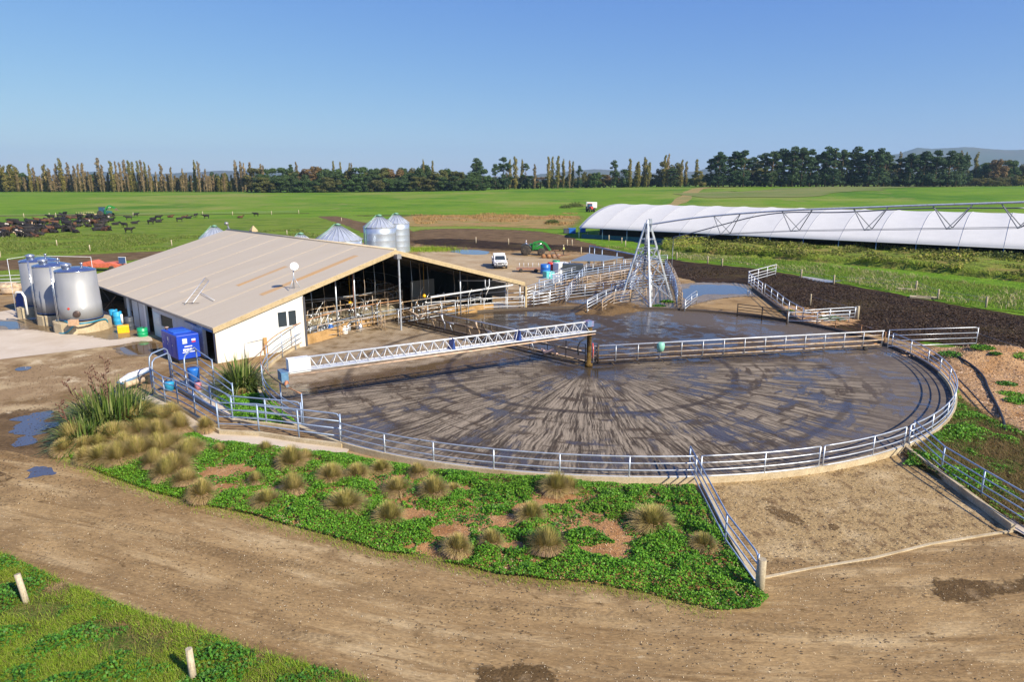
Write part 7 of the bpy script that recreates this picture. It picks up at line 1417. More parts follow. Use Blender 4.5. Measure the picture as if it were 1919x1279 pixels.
# sand mound with green patches
mp_ = [G(*q) for q in [(1665, 668), (1720, 660), (1840, 650), (1919, 664), (2100, 700), (2100, 860), (1919, 820), (1850, 790), (1792, 720), (1740, 680)]]
def mh(x, y):
    q1, q2 = G(1870, 682), G(1800, 690); return .15 + 1.0 * math.exp(-((x - q1.x) / 3.2) ** 2 - ((y - q1.y) / 2.2) ** 2) + .15 * (fbm(x, y, .5, 4, 2.2) + .4)
relief('sand_mound', mp_, mh, .35, SAND)
x, y = scatter(smp, 5000); leaf_cloud('sand_crumbs', np.array([(a, b, mh(a, b) + .02) for a, b in zip(x, y)]), .10, leafm('sand crumb', [(.30, .18, .10), (.60, .42, .28), (.20, .12, .07)], 0, .9), 2, label='lumps and crumbs on the orange sand mound')
def onm(q):
    P = G(*q); P.z = mh(P.x, P.y) + .07; return P
# black hose on the sand
mb = MB(); mb.tube(chaikin([onm(q) for q in [(1786, 684), (1820, 697), (1843, 715), (1850, 735), (1860, 755), (1872, 778), (1880, 800), (1882, 815)]], 2, False), .07, 6); mb.tube(chaikin([onm(q) for q in [(1795, 720), (1810, 735), (1822, 748), (1850, 780), (1862, 790)]], 2, False), .045, 6); tag(mb.build('hose', BLACK), 'black hose snaking over the orange sand right of the yard', 'hose')
for i, (px, py, r, lb) in enumerate([(1837, 682, .8, 'green weed clump on the crest of the orange sand mound'), (1832, 655, .5, 'green weed clump at the foot of the right field gate'), (1915, 692, 1.0, 'green weed clump on the sand at the right edge'), (1782, 682, .9, 'green weed clump on the sand behind the right yard railing'), (1893, 745, .9, 'low green weed clump below the sand mound'), (1885, 728, .6, 'small green weed clump below the sand mound'), (1910, 760, .8, 'weed clump on the sand near the right edge lower down'), (1862, 690, .4, 'tiny weed on the sand mound'), (1475, 585, .8, 'weeds in the sand fill by the short gate'), (1560, 600, 1.2, 'green weeds under the short gate by the mud paddock'), (1250, 567, .8, 'weeds at the right leg of the pivot tower'), (1235, 575, .7, 'weeds at the foot of the pivot tower')]):
    P = G(px, py); r *= .62; n = int(1100 * r); a = rng.uniform(0, 2 * np.pi, n); q = np.sqrt(rng.uniform(size=n)) * r * 1.3; hz_ = (1 - (q / (r * 1.4)) ** 2) * .38 * r
    zb0 = mh(P.x, P.y) if px > 1770 and py < 770 else 0.05; pt = np.stack([P.x + np.cos(a) * q * 1.2, P.y + np.sin(a) * q, zb0 + hz_ * rng.uniform(.2, 1, n)], 1); o = leaf_cloud('weed_clump', pt, .11, MALLOWD if i % 2 else MALLOW, .5, kind=None); tag(o, lb, 'weed')
# heap of manure by the pivot tower
hp_ = [G(*q) for q in [(1070, 592), (1100, 572), (1150, 563), (1200, 572), (1215, 585), (1150, 596)]]
hq = G(1125, 582)
o = relief('manure_heap', hp_, lambda x, y: (.45 + .5 * fbm(x, y, .9, 3, 2)) * math.exp(-((x - hq.x) / 4.0) ** 2 - ((y - hq.y) / 3.0) ** 2) + .3 * (fbm(x, y, 1.2, 4, 5) + .4), .25, MUDB, kind=None); tag(o, 'heap of straw and manure left of the pivot tower', 'heap')
# ---- tussocks
def tussock_mesh(n, R0, H, seedk):
    g = np.random.default_rng(seedk); an = g.uniform(0, 2 * np.pi, n); el = g.beta(1.6, 1.6, n); L = H * g.uniform(.75, 1.15, n); out = el * 1.25
    bx = np.cos(an) * g.uniform(0, R0 * .25, n); by = np.sin(an) * g.uniform(0, R0 * .25, n); k = 4; V = []; sdx, sdy = -np.sin(an), np.cos(an)
    for i in range(k):
        t = i / (k - 1); rr = L * np.sin(out) * t * .8 + (t ** 2) * L * .18 * out; zz = L * np.cos(out * (.5 + .75 * t)) * t; w_ = .018 * (1 - .75 * t) * .5
        V += [np.stack([bx + np.cos(an) * rr - sdx * w_, by + np.sin(an) * rr - sdy * w_, np.maximum(zz, .01)], 1), np.stack([bx + np.cos(an) * rr + sdx * w_, by + np.sin(an) * rr + sdy * w_, np.maximum(zz, .01)], 1)]
    V = np.stack(V, 1).reshape(-1, 3); idx = np.arange(n) * 2 * k; F = np.concatenate([np.stack([idx + 2 * i, idx + 2 * i + 1, idx + 2 * i + 3, idx + 2 * i + 2], 1) for i in range(k - 1)])
    return np_mesh('tussock', V, F)
TM_ = []
for k in range(6):
    m1 = tussock_mesh(2000, .5, .95, 50 + k); m1.materials.append(TUSG)
    g = np.random.default_rng(90 + k); n = 700; an = g.uniform(0, 2 * np.pi, n); a0 = np.stack([np.cos(an) * .12, np.sin(an) * .12, g.uniform(.25, .42, n)], 1); L = g.uniform(.35, .62, n)
    V = []; sx_, sy_ = -np.sin(an), np.cos(an)
    for i in range(3):
        t = i / 2; c = a0 + np.stack([np.cos(an) * L * t, np.sin(an) * L * t, -(a0[:, 2] - .02) * t ** 1.6], 1); w_ = .02 * (1 - .6 * t) * .5; V += [c - np.stack([sx_ * w_, sy_ * w_, 0 * sx_], 1), c + np.stack([sx_ * w_, sy_ * w_, 0 * sx_], 1)]
    V = np.stack(V, 1).reshape(-1, 3); idx = np.arange(n) * 6; F = np.concatenate([np.stack([idx + 2 * i, idx + 2 * i + 1, idx + 2 * i + 3, idx + 2 * i + 2], 1) for i in range(2)]); m2 = np_mesh('skirt', V, F); m2.materials.append(TUSD)
    TM_.append((m1, m2))
tuss = [(125,850,.8),(143,835,.9),(160,848,.9),(185,845,1),(165,868,.8),(195,870,.9),(215,830,1.1),(240,850,1.1),(225,875,1),(262,865,1.1),(250,800,1),(275,790,1.1),(300,800,1.1),(322,790,1),(340,815,1),(300,830,1.1),(325,845,1.0),(345,870,.9),(290,885,1),(310,905,.9),(330,890,1),(365,850,.8),(350,915,.8),(378,940,.8),(387,810,.7),(268,820,1.1),(305,860,1),(413,852,.55),(498,853,.65),(548,880,1.0),(575,868,.7),(620,905,.9),(672,900,.85),(715,888,.6),(745,930,1.05),(785,895,.75),(815,935,.75),(850,925,.55),(650,960,.95),(730,985,.85),(500,952,1.1),(552,930,.7),(482,912,.7),(993,978,.85),(1038,930,.8),(1065,925,.75),(855,1040,.9),(922,1028,.7),(1025,1040,.95),(1220,990,1.0),(1316,1030,.85),(470,700,.7),(455,742,.5)]
for i, (px, py, s) in enumerate(tuss):
    P = G(px, py + 3); P.z = .06 + max(bedh(P.x, P.y), 0) * .8; big = i < 27
    if big: P.z += .05
    nm = ('grass tussock in the dense bank of tussocks below the flax' if big else 'single grass tussock among the green ground cover below the yard railing')
    o = empty('tussock', P, nm, 'tussock', 'tussocks of the dense bank' if big else 'scattered tussocks of the planted bed', rz=random.uniform(0, 6.28)); m1, m2 = TM_[i % 6]; s2 = s * random.uniform(.75, 1.12) * (1.02 if big else .94); o.scale = (s2 * random.uniform(.85, 1.15), s2, s2 * random.uniform(.75, 1.2)); o.rotation_euler = (random.gauss(0, .13), random.gauss(0, .13), random.uniform(0, 6.28))
    link_mesh('blades', m1, None, o); link_mesh('dry_skirt', m2, None, o)
# ---- flax bushes with flower stalks
def flax(P, n, H, label, stalks=(), R0=.6):
    o = empty('flax_bush', P, label, 'flax'); g = rng; an = g.uniform(0, 2 * np.pi, n); el = g.beta(1.4, 1.25, n) * 1.4; L = H * g.uniform(.6, 1.15, n); bx = P.x + np.cos(an) * g.uniform(0, R0, n); by = P.y + np.sin(an) * g.uniform(0, R0, n); k = 5; V = []; sx_, sy_ = -np.sin(an + g.normal(0, .4, n)), np.cos(an)
    for i in range(k):
        t = i / (k - 1); rr = L * np.sin(el) * t + L * .22 * t ** 3 * (el > .3); zz = P.z + L * np.cos(el) * t - L * .5 * t ** 3 * (el > .3) * el; w_ = (.075 * (1 - t) ** .5 + .008) * .5
        c = np.stack([bx + np.cos(an) * rr, by + np.sin(an) * rr, np.maximum(zz, .03)], 1); s_ = np.stack([sx_ * w_, sy_ * w_, 0 * sx_], 1); V += [c - s_, c + s_]
    V = np.stack(V, 1).reshape(-1, 3) - np.array(P); idx = np.arange(n) * 2 * k; F = np.concatenate([np.stack([idx + 2 * i, idx + 2 * i + 1, idx + 2 * i + 3, idx + 2 * i + 2], 1) for i in range(k - 1)]); link_mesh('leaves', np_mesh('flax_leaves', V, F), FLAX, o)
    SE = simple('dark seed head', (.13, .06, .04), .8)
    for (dx, dy, h, lx) in stalks:
        mb = MB(); b = P + Vector((dx, dy, .3)); tp_ = b + Vector((lx, 0, h)); mb.tube([b, b.lerp(tp_, .5) + Vector((lx * .05, 0, 0)), tp_], [.022, .018, .01], 6)
        for f in np.linspace(.45, 1, 10): c = b.lerp(tp_, f); s_ = random.choice((-1, 1)); e = c + Vector((s_ * .18, random.uniform(-.1, .1), .12)); mb.tube([c, e], .01, 4); mb.tube([e, e + Vector((s_ * .03, 0, .12))], [.04, .015], 5); mb.tube([c.lerp(e, .5), c.lerp(e, .5) + Vector((0, 0, .12))], [.035, .01], 5)
        mb.build('flower_stalk', SE, o)
    return o
flax(G(212, 800) + Vector((0, 0, .1)), 1500, 2.0, 'large dark flax bush at the upper end of the tussock bank', [(-.2, .2, 3.0, .1), (-.6, .3, 2.5, -.4), (.0, .0, 2.3, -.3), (-1.2, 0, 1.9, -.8)], 1.5)
flax(G(165, 835) + Vector((0, 0, .05)), 600, 1.4, 'smaller dark flax bush at the left tip of the planted bank', [(-.5, 0, 1.7, -.5)], .8)
flax(G(452, 732) + Vector((0, 0, .05)), 620, 2.0, 'light green flax bush in front of the white gable wall', [], .7)
# yellow weeds etc on banks by the tunnel barn
bank = [G(*q) for q in [(1245, 458), (1330, 462), (1500, 468), (1700, 480), (1919, 492), (2100, 505), (2100, 560), (1919, 530), (1750, 512), (1600, 498), (1450, 486), (1300, 478), (1240, 472)]]
relief('grass_embankment', bank, lambda x, y: 1.1 + .5 * fbm(x, y, .12, 3, 7.1), 1.2, ground('scrubby bank', (.17, .23, .03), [((.26, .20, .08), .3, .45, .65), ((.08, .10, .02), .6, .5, .65)], .95, 1, 3, .2, fine=.4, finescale=6))
pts = []; x, y = scatter(bank, 30000); v = [fbm(a, b, .18, 3, 2.7) for a, b in zip(x, y)]
V_ = np.array([(a, b, .75 + max(0, .55 + c) * (random.random() ** .5)) for a, b, c in zip(x, y, v) if c > -.30]); leaf_cloud('rank_weeds', V_, .30, leafm('rank weed', [(.13, .17, .02), (.23, .28, .03), (.33, .32, .06), (.30, .24, .09), (.17, .27, .02)], .2, .8, ((.06, .07, .02), .12, .7)), .3, label='rank yellow green weeds on the bank in front of the tunnel barn')
fv = [G(*q) for q in [(1130, 462), (1300, 478), (1500, 492), (1919, 545), (2100, 570), (2100, 640), (1919, 585), (1800, 572), (1600, 533), (1500, 513), (1400, 498), (1290, 488)]]
x, y = scatter(fv, 30000); z = np.full(len(x), .06); blades('rough_grass', np.stack([x, y, z], 1), .35, .06, .8, leafm('rough blade', [(.13, .25, .015), (.19, .32, .02), (.11, .20, .015), (.33, .32, .12)], .3, .7, ((.27, .25, .07), .12, .6)), label='rough grass between the bank and the mud paddock')
x, y = scatter(fv, 9000); v = np.array([fbm(a, b, .15, 3, 8.1) for a, b in zip(x, y)]); m = v > .0; x, y = x[m], y[m]; blades('dry_tufts', np.stack([x, y, np.full(len(x), .06)], 1), .45, .07, 1.0, leafm('bleached blade', [(.42, .36, .18), (.55, .46, .27), (.30, .27, .10)], .2, .8), label='bleached dry tufts in the rough grass by the mud paddock')
x, y = scatter(bank, 30000); blades('rough_grass', np.array([(a, b, .6 + .5 * fbm(a, b, .12, 3, 7.1)) for a, b in zip(x, y)]), .65, .09, .8, leafm('bank blade', [(.16, .27, .02), (.25, .34, .03), (.34, .36, .07), (.12, .20, .02)], .3, .7), label='long yellow green grass on the bank in front of the tunnel barn')
rb = [G(*q) for q in [(770, 402), (950, 400), (1085, 398), (1088, 412), (1060, 428), (1000, 418), (860, 421), (780, 424)]]
x, y = scatter(rb, 20000); v = np.array([fbm(a, b, .07, 3, 6.7) for a, b in zip(x, y)]); m = v > .05; x, y = x[m], y[m]
blades('dry_reeds', np.stack([x, y, np.full(len(x), .03)], 1), .6, .12, .6, leafm('dry reed', [(.42, .24, .09), (.52, .33, .15), (.30, .17, .06), (.20, .18, .05)], .2, .8), label='dry orange reeds along the ditch behind the silos')
for i, (px, py, r, h, lb) in enumerate([(1388, 460, 1.6, 2.2, 'small yellow green bush at the foot of the tunnel barn wall'), (1875, 497, 3.5, 1.7, 'dark low bush on the bank near the right edge'), (1800, 490, 2.5, 1.2, 'olive scrub on the bank left of the dark bush'), (1705, 484, 2.5, 1.1, 'low scrub on the bank in front of the tunnel barn'), (1078, 388, 3.0, 2.6, 'dark green bush left of the red tractor'), (1060, 390, 2.2, 1.8, 'small green bush left of the dark one near the red tractor'), (1035, 420, 1.6, 1.0, 'dark pile of brush by the reeds left of the tunnel barn')]):
    P = G(px, py); n = int(700 * r); u = rng.normal(size=(n, 3)); u /= np.linalg.norm(u, axis=1)[:, None]; q = rng.uniform(.55, 1.05, n)[:, None]; pt = np.array(P) + u * q * np.array([r * 1.3, r, h]) ; pt[:, 2] = np.abs(pt[:, 2] - .3) ; o = leaf_cloud('bush', pt, .28, leafm('bush leaf', [(.05, .08, .02), (.10, .13, .03), (.16, .17, .05)], .2, .7), .2, kind=None); tag(o, lb, 'bush')
# short grass plants on the cow paddock and bank near tanks
pp_ = [G(*q) for q in [(0, 445), (150, 440), (350, 440), (560, 430), (640, 455), (560, 462), (330, 468), (160, 474), (0, 484)]]
x, y = scatter(pp_, 26000); v = np.array([fbm(a, b, .10, 3, 1.7) for a, b in zip(x, y)]); m = v > -.05; x, y = x[m], y[m]
blades('paddock_tufts', np.stack([x, y, np.full(len(x), .03)], 1), .35, .10, .8, leafm('paddock blade', [(.09, .15, .02), (.15, .21, .03), (.24, .25, .07), (.06, .10, .015)], .25, .7), label='rough tufts in the cow paddock below the herd')
# green patch by the silos
P = G(800, 470); pt = []
x = rng.normal(P.x, 2.4, 2600); y = rng.normal(P.y + 1, 2.0, 2600); blades('grass_clump', np.stack([x, y, np.full(len(x), .02)], 1), .5, .06, .7, GRASSL, label='green grass behind the gable peak')

# ------------------------------------------------------------------ trees
def crown_cloud(blobs, n, leaf, seedk, flat=.1):
    """blobs: list of (cx,cy,cz,rx,ry,rz,weight)"""
    g = np.random.default_rng(seedk); wts = np.array([b[6] for b in blobs]); wts = wts / wts.sum(); ch = g.choice(len(blobs), n, p=wts); bb = np.array(blobs)[ch]
    u = g.normal(size=(n, 3)); u /= np.linalg.norm(u, axis=1)[:, None]; q = g.uniform(.45, 1.0, n) ** .6; p = bb[:, :3] + u * q[:, None] * bb[:, 3:6]
    s = leaf * g.uniform(.6, 1.4, n); nv = u * .9 + g.normal(size=(n, 3)) * .55; nv[:, 2] += flat; nv /= np.linalg.norm(nv, axis=1)[:, None]; r = g.normal(size=(n, 3)); a = np.cross(nv, r); a /= np.linalg.norm(a, axis=1)[:, None]; b = np.cross(nv, a); a *= s[:, None] * .5; b *= s[:, None] * .5
    V = np.stack([p - a, p - b, p + a, p + b], 1).reshape(-1, 3); V[:, 2] = np.maximum(V[:, 2], .05); return V
def trunk_mb(H, r, limbs, g):
    mb = MB(); mb.tube([(0, 0, -.5), (g.uniform(-.2, .2), 0, H * .4), (g.uniform(-.4, .4), g.uniform(-.3, .3), H)], [r, r * .75, r * .3], 7)
    for (z, dx, dy, dz) in limbs: mb.tube([(0, 0, z), (dx * .5, dy * .5, z + dz * .6), (dx, dy, z + dz)], [r * .4, r * .3, r * .1], 5)
    return mb
def mesh_of(mb, name, mat):
    me = bpy.data.meshes.new(name); me.from_pydata([tuple(v) for v in mb.v], [], mb.f); me.polygons.foreach_set('use_smooth', mb.sm); me.update(); me.materials.append(mat); return me
BARKP = ground('pale poplar bark', (.46, .36, .25), [((.32, .25, .17), 1, .5, .7)], .9, .4, 4); BARKD = ground('dark bark', (.13, .10, .075), [((.07, .055, .04), 1, .5, .7)], .95, .5, 4)
LEAF = {'poplar_bare': leafm('autumn poplar twig', [(.30, .215, .11), (.38, .28, .15), (.22, .18, .08), (.44, .33, .19)], .3, .9, ((.16, .15, .04), .02, .5)),
        'poplar_green': leafm('autumn poplar leaf', [(.17, .165, .035), (.24, .21, .05), (.31, .25, .07), (.13, .14, .03)], .3, .8),
        'round': leafm('dark broadleaf', [(.035, .065, .022), (.055, .095, .028), (.08, .12, .035), (.045, .075, .03)], .2, .8),
        'olive': leafm('olive broadleaf', [(.09, .10, .03), (.13, .13, .04), (.17, .145, .05), (.07, .085, .03)], .25, .8),
        'russet': leafm('russet broadleaf', [(.17, .11, .045), (.22, .145, .06), (.12, .09, .035)], .25, .8),
        'pine': leafm('pine needles', [(.022, .05, .024), (.035, .075, .03), (.055, .10, .035), (.03, .06, .028)], .12, .8),
        'yellow': leafm('yellow green willow', [(.20, .19, .045), (.26, .23, .06), (.15, .16, .04)], .3, .8)}
TREE = {}
for k_, c_, a_ in (('poplar_bare', (.20, .15, .09), .6), ('poplar_green', (.16, .17, .04), .5), ('round', (.07, .13, .03), .6), ('olive', (.12, .14, .035), .5), ('pine', (.07, .10, .03), .5)): obj_tint(LEAF[k_], c_, a_)
def make_tree(kind, v):
    g = np.random.default_rng(hash(kind) % 1 + v * 17 + len(kind) * 101); r_ = random.Random(v * 31 + len(kind))
    if kind.startswith('poplar'):
        H = 30.0; bl = []; n = 1500
        for k in range(16): f = .10 + .88 * k / 15; rad = 1.75 * (.50 + .5 * math.sin(math.pi * min(f + .05, 1))) * r_.uniform(.7, 1.2); bl.append((r_.uniform(-.6, .6), r_.uniform(-.6, .6), H * f, rad, rad, 1.9, rad if kind == 'poplar_green' else (rad * (.5 + f))))
        V = crown_cloud(bl, n if kind == 'poplar_green' else 1200, .70, v, 0); limbs = [(H * r_.uniform(.1, .7), r_.uniform(-1.3, 1.3), r_.uniform(-1, 1), H * .2) for _ in range(16)]; tm = mesh_of(trunk_mb(H * .95, .5, limbs, r_), 'trunk', BARKP)
    elif kind in ('round', 'olive', 'russet', 'yellow'):
        H = 20.0; bl = [(0, 0, H * .45, 5.5, 5.5, H * .38, 5)]
        for k in range(18): a = r_.uniform(0, 6.28); z = r_.uniform(.12, .92); rr = 7.6 * math.sin(math.pi * min(.15 + z * .85, 1)) ** .6 * r_.uniform(.7, 1); bl.append((rr * math.cos(a), rr * math.sin(a), H * z, 2.7 * r_.uniform(.7, 1.2), 2.7, 2.2 * r_.uniform(.8, 1.2), 2.2))
        V = crown_cloud(bl, 4200, .85, v, .4); tm = mesh_of(trunk_mb(H * .7, .5, [(H * .3, r_.uniform(-4, 4), r_.uniform(-3, 3), H * .3) for _ in range(6)], r_), 'trunk', BARKD)
    elif kind == 'pine':
        H = 30.0; bl = []
        for k in range(24):
            z = r_.uniform(.08, 1.0); a = r_.uniform(0, 6.28); env = 6.2 * (1 - .45 * abs(z - .5)) * (1.05 - .6 * z ** 4); rr = env * r_.uniform(.3, 1); w_ = 2.5 * r_.uniform(.6, 1.25)
            bl.append((rr * math.cos(a), rr * math.sin(a), H * z * .97, w_, w_, w_ * .55, w_))
        bl += [(0, 0, H * .96, 2.6, 2.6, 1.2, 2.5), (0, 0, H * .3, 4.5, 4.5, H * .22, 5)]
        V = crown_cloud(bl, 3600, .85, v, .5); tm = mesh_of(trunk_mb(H * .95, .6, [(H * r_.uniform(.35, .85), r_.uniform(-4.5, 4.5), r_.uniform(-3, 3), H * .08) for _ in range(10)], r_), 'trunk', BARKD)
    cm = np_mesh('crown', V, np.arange(len(V)).reshape(-1, 4)); cm.materials.append(LEAF[kind]); TREE[(kind, v)] = (cm, tm, H)
NV = {'poplar_bare': 5, 'poplar_green': 4, 'round': 5, 'olive': 3, 'russet': 3, 'pine': 6, 'yellow': 2}
for k, n in NV.items():
    for v in range(n): make_tree(k, v)
cnt = {}
TLAB = {'poplar_bare': ('poplar_tree', 'bare brown poplar'), 'poplar_green': ('poplar_tree', 'tall yellowing poplar'), 'round': ('broadleaf_tree', 'dark green broadleaf tree'), 'olive': ('broadleaf_tree', 'olive green broadleaf tree'), 'russet': ('broadleaf_tree', 'russet autumn tree'), 'pine': ('pine_tree', 'tall dark pine'), 'yellow': ('willow_tree', 'pale yellow green willow')}
def tree(kind, px, ytop, Y, wpx=None, where='in the far tree line', label=None, lift=0):
    P = at(px, Y); v = random.randrange(NV[kind]); cm, tm, H = TREE[(kind, v)]; dep = Y * math.cos(PITCH); h = max(hz(px, ytop, P) - P.z, 3); s = h / H
    base_w = {'p': 4.4}.get(kind[0], 16) if kind.startswith('poplar') else (16.5 if kind != 'pine' else 13)
    sw = s if wpx is None else (wpx / FPX * dep) / base_w
    nm, lb = TLAB[kind]; lab = label or f'{lb} {where}'
    o = empty(nm, P, lab, 'tree', None if label else f'{lb}s {where}'.replace('ss ', 's '), rz=random.uniform(0, 6.28)); o.scale = (sw, sw, s); link_mesh('crown', cm, None, o); link_mesh('trunk', tm, None, o); return o
W1_ = 'in the long row at the left'; W2_ = 'in the wood behind the shed'; W3_ = 'in the far mixed row in the middle'; W4_ = 'in the shelter belt at the right'
for px in np.arange(-30, 476, 4.6): tree('poplar_bare' if random.random() < .75 else 'poplar_green', px + random.uniform(-2, 2), random.uniform(322, 334), 560 + random.uniform(-4, 4), random.uniform(6, 9), W1_)
for px in np.arange(-30, 476, 11): tree(random.choice(['olive', 'olive', 'round']), px + random.uniform(-4, 4), random.uniform(334, 342), 580, random.uniform(20, 30), 'filling the back of the row at the left')
for px, yt, w_, k in [(5, 310, 16, 'poplar_green'), (12, 312, 14, 'poplar_green'), (24, 309, 18, 'poplar_green'), (35, 312, 14, 'poplar_green'), (60, 308, 9, 'poplar_green'), (68, 315, 8, 'poplar_bare'), (88, 309, 13, 'poplar_green'), (97, 316, 9, 'poplar_bare'), (110, 308, 9, 'poplar_bare'), (120, 298, 12, 'poplar_green'), (133, 306, 10, 'poplar_bare'), (144, 312, 9, 'poplar_bare'), (152, 308, 8, 'poplar_bare'), (160, 307, 10, 'poplar_bare'), (190, 298, 13, 'poplar_bare'), (196, 310, 8, 'poplar_bare'), (214, 303, 12, 'poplar_green'), (222, 304, 7, 'poplar_bare'), (230, 306, 8, 'poplar_bare'), (238, 301, 10, 'poplar_bare'), (247, 302, 12, 'poplar_green'), (254, 305, 9, 'poplar_green'), (264, 303, 9, 'poplar_green'), (270, 302, 9, 'poplar_bare'), (276, 305, 8, 'poplar_green'), (284, 311, 8, 'poplar_bare'), (306, 309, 10, 'poplar_bare'), (324, 314, 7, 'poplar_bare'), (346, 317, 7, 'poplar_bare'), (369, 302, 10, 'poplar_green'), (376, 304, 8, 'poplar_bare'), (388, 318, 7, 'poplar_bare'), (445, 302, 10, 'poplar_bare'), (455, 304, 9, 'poplar_bare'), (461, 307, 8, 'poplar_bare'), (472, 306, 10, 'poplar_bare'), (492, 309, 9, 'poplar_bare'), (496, 311, 8, 'poplar_bare')]: tree(k, px, yt, 556 + random.uniform(-6, 6), w_, 'standing above the long row at the left')
for px, yt, w_ in [(8, 311, 26), (28, 314, 26), (42, 320, 24), (178, 326, 26), (185, 335, 18), (345, 330, 24), (405, 322, 22), (420, 322, 24), (415, 332, 30)]: tree('round', px, yt, 572, w_, 'behind the poplars at the left')
for px in np.arange(484, 905, 13.5): tree(random.choices(['round', 'olive', 'russet'], [.66, .29, .05])[0], px + random.uniform(-4, 4), random.uniform(313, 325), 545 + random.uniform(-8, 12), random.uniform(36, 50), W2_)
for px in np.arange(490, 900, 20): tree(random.choice(['round', 'round', 'olive']), px + random.uniform(-5, 5), random.uniform(330, 338), 528, random.uniform(30, 44), 'at the front edge of the wood behind the shed')
for px, yt, w_, k in [(548, 308, 16, 'pine'), (558, 305, 9, 'poplar_bare'), (628, 303, 8, 'poplar_green'), (640, 305, 7, 'poplar_green'), (657, 307, 6, 'poplar_green'), (661, 307, 6, 'poplar_bare'), (795, 300, 7, 'poplar_green'), (812, 303, 8, 'poplar_green'), (595, 315, 34, 'round'), (705, 311, 34, 'round'), (760, 310, 34, 'round'), (795, 308, 34, 'round'), (835, 314, 26, 'round')]: tree(k, px, yt, 566, w_, 'showing above the wood behind the shed')
for px in np.arange(905, 1335, 12): tree(random.choices(['round', 'olive', 'russet', 'yellow'], [.42, .40, .06, .12])[0], px + random.uniform(-4, 4), random.uniform(325, 337), 590 + random.uniform(-6, 6), random.uniform(24, 38), W3_)
for px, yt, w_, k in [(893, 296, 30, 'pine'), (900, 303, 26, 'pine'), (928, 307, 24, 'pine'), (944, 294, 26, 'pine'), (950, 305, 24, 'pine'), (955, 300, 10, 'poplar_green'), (966, 295, 13, 'poplar_green'), (985, 306, 20, 'pine'), (979, 300, 9, 'poplar_green'), (1002, 309, 9, 'poplar_bare'), (1028, 295, 10, 'poplar_green'), (1035, 295, 9, 'poplar_green'), (1045, 294, 11, 'poplar_green'), (1055, 300, 10, 'poplar_green'), (1067, 302, 8, 'poplar_bare'), (1073, 304, 8, 'poplar_green'), (1085, 310, 14, 'pine'), (1150, 300, 18, 'pine'), (1165, 314, 38, 'round'), (1180, 299, 11, 'poplar_green'), (1192, 306, 14, 'poplar_green'), (1196, 304, 12, 'poplar_green'), (1208, 296, 14, 'poplar_green'), (1215, 305, 12, 'yellow'), (1244, 292, 10, 'poplar_green'), (1250, 290, 9, 'poplar_bare'), (1240, 303, 28, 'olive'), (1262, 305, 34, 'olive'), (1258, 315, 30, 'pine'), (1276, 300, 9, 'poplar_green'), (1284, 303, 9, 'poplar_green'), (1303, 300, 11, 'poplar_green'), (1115, 320, 26, 'round'), (1100, 322, 22, 'olive'), (1310, 320, 28, 'yellow')]: tree(k, px, yt, 572 + random.uniform(-5, 8), w_, W3_)
for px in np.arange(1332, 1815, 11): 
    if 1414 < px < 1428 or 1664 < px < 1680: continue
    tree('pine', px + random.uniform(-3, 3), random.uniform(282, 300) if px < 1660 else random.uniform(288, 302), 520 + random.uniform(-8, 16), random.uniform(30, 42), W4_)
for px, yt, w_ in [(1346, 284, 30), (1375, 283, 34), (1392, 281, 34), (1445, 283, 32), (1462, 278, 34), (1484, 274, 36), (1500, 276, 34), (1516, 279, 28), (1545, 274, 34), (1560, 277, 28), (1575, 280, 30), (1601, 274, 34), (1625, 280, 30), (1644, 277, 34), (1655, 284, 26), (1702, 287, 30), (1728, 283, 36), (1750, 281, 36), (1775, 282, 34), (1790, 286, 28)]: tree('pine', px, yt, 512 + random.uniform(-5, 5), w_, 'at the front of the shelter belt at the right')
for px, yt, w_, k in [(1420, 300, 34, 'yellow'), (1412, 310, 30, 'olive'), (1672, 306, 30, 'olive'), (1681, 286, 9, 'poplar_bare'), (1794, 284, 9, 'poplar_bare'), (1806, 285, 12, 'olive'), (1823, 287, 12, 'poplar_green'), (1833, 306, 36, 'round'), (1848, 305, 40, 'olive'), (1865, 297, 34, 'russet'), (1880, 300, 34, 'olive'), (1900, 310, 40, 'olive'), (1919, 308, 40, 'olive'), (1890, 301, 34, 'round'), (1935, 306, 34, 'russet'), (1860, 310, 40, 'olive'), (1825, 315, 30, 'round')]: tree(k, px, yt, 600 + random.uniform(-20, 5), w_, 'at the right end of the tree line')
for px in np.arange(1335, 1960, 17): tree(random.choice(['olive', 'olive', 'yellow', 'round']), px + random.uniform(-5, 5), random.uniform(328, 338), 540 + random.uniform(-4, 40), random.uniform(20, 34), 'as undergrowth along the shelter belt')
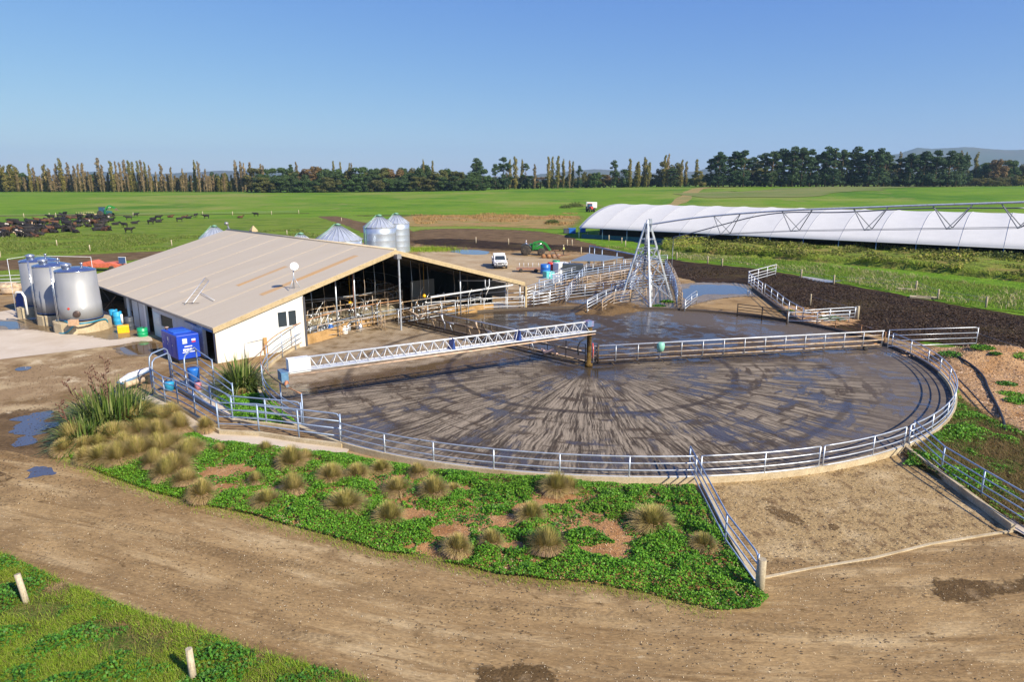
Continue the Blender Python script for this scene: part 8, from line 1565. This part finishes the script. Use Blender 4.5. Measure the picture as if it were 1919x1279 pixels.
# ------------------------------------------------------------------ hills
HILL = ground('hill cover', (.085, .075, .045), [((.05, .06, .03), .0015, .4, .6)], .95, .3, .01, 5)
def hills(name, px0, px1, prof, Y, depth):
    V = []; F = []; n = 90; m = 10
    for i in range(n + 1):
        px = px0 + (px1 - px0) * i / n; f = i / n
        yy = np.interp(px, [q[0] for q in prof], [q[1] for q in prof]) + 1.2 * mnoise.noise(Vector((px * .03, Y * .01, 0))) + .7 * mnoise.noise(Vector((px * .11, Y * .01, 3)))
        for j in range(m + 1):
            g = j / m; y = Y + depth * (g - .35); hgt = max(hz(px, yy, Vector((0, Y, 0))), 0) ; sh = math.sin(math.pi * min(g / .7, 1) / 2) if g < .7 else math.cos((g - .7) / .3 * math.pi / 2)
            z = hgt * max(sh, 0) * (1 + .10 * mnoise.noise(Vector((px * .02, g * 4, Y * .001)))) if g < .35 else hgt * (sh if g < .35 else 1 - ((g - .35) / .65) ** 2)
            if g < .35: z = hgt * (g / .35) ** .8 * (1 + .25 * mnoise.noise(Vector((px * .05, g * 9, 1))) * (1 - g / .35))
            V.append(((px - 959.5) / FPX * (Y * math.cos(PITCH)) * (y / Y), y, z + 5))
    for i in range(n):
        for j in range(m): F.append((i * (m + 1) + j, (i + 1) * (m + 1) + j, (i + 1) * (m + 1) + j + 1, i * (m + 1) + j + 1))
    o = link_mesh(name, np_mesh(name, V, F, True), HILL); o['kind'] = 'structure'; return o
hills('hills', 1580, 2200, [(1580, 335), (1640, 296), (1680, 287), (1712, 276), (1740, 279), (1800, 275), (1850, 279), (1880, 281), (1919, 280), (1990, 287), (2100, 290), (2200, 310)], 6800, 2000)
hills('hills', 960, 1560, [(960, 335), (1020, 326), (1070, 321), (1110, 318), (1150, 319), (1200, 326), (1300, 322), (1340, 312), (1400, 318), (1560, 335)], 7200, 1800)
hills('hills', -400, 620, [(-400, 335), (100, 330), (180, 322), (230, 324), (300, 327), (400, 321), (500, 320), (620, 334)], 7400, 1500)
# ------------------------------------------------------------------ air
mb = MB(); mb.box((0, 4450, 199), (19000, 9900, 404)); hzo = mb.build('haze', None); hzo['kind'] = 'stuff'
hm = bpy.data.materials.new('air'); hm.use_nodes = True; n = hm.node_tree.nodes; n.remove(n['Principled BSDF']); pv_ = n.new('ShaderNodeVolumePrincipled'); pv_.inputs['Color'].default_value = (.50, .74, 1, 1); pv_.inputs['Density'].default_value = 0.8e-4; pv_.inputs['Anisotropy'].default_value = .1
hm.node_tree.links.new(pv_.outputs[0], n['Material Output'].inputs['Volume']); hzo.data.materials.clear(); hzo.data.materials.append(hm)
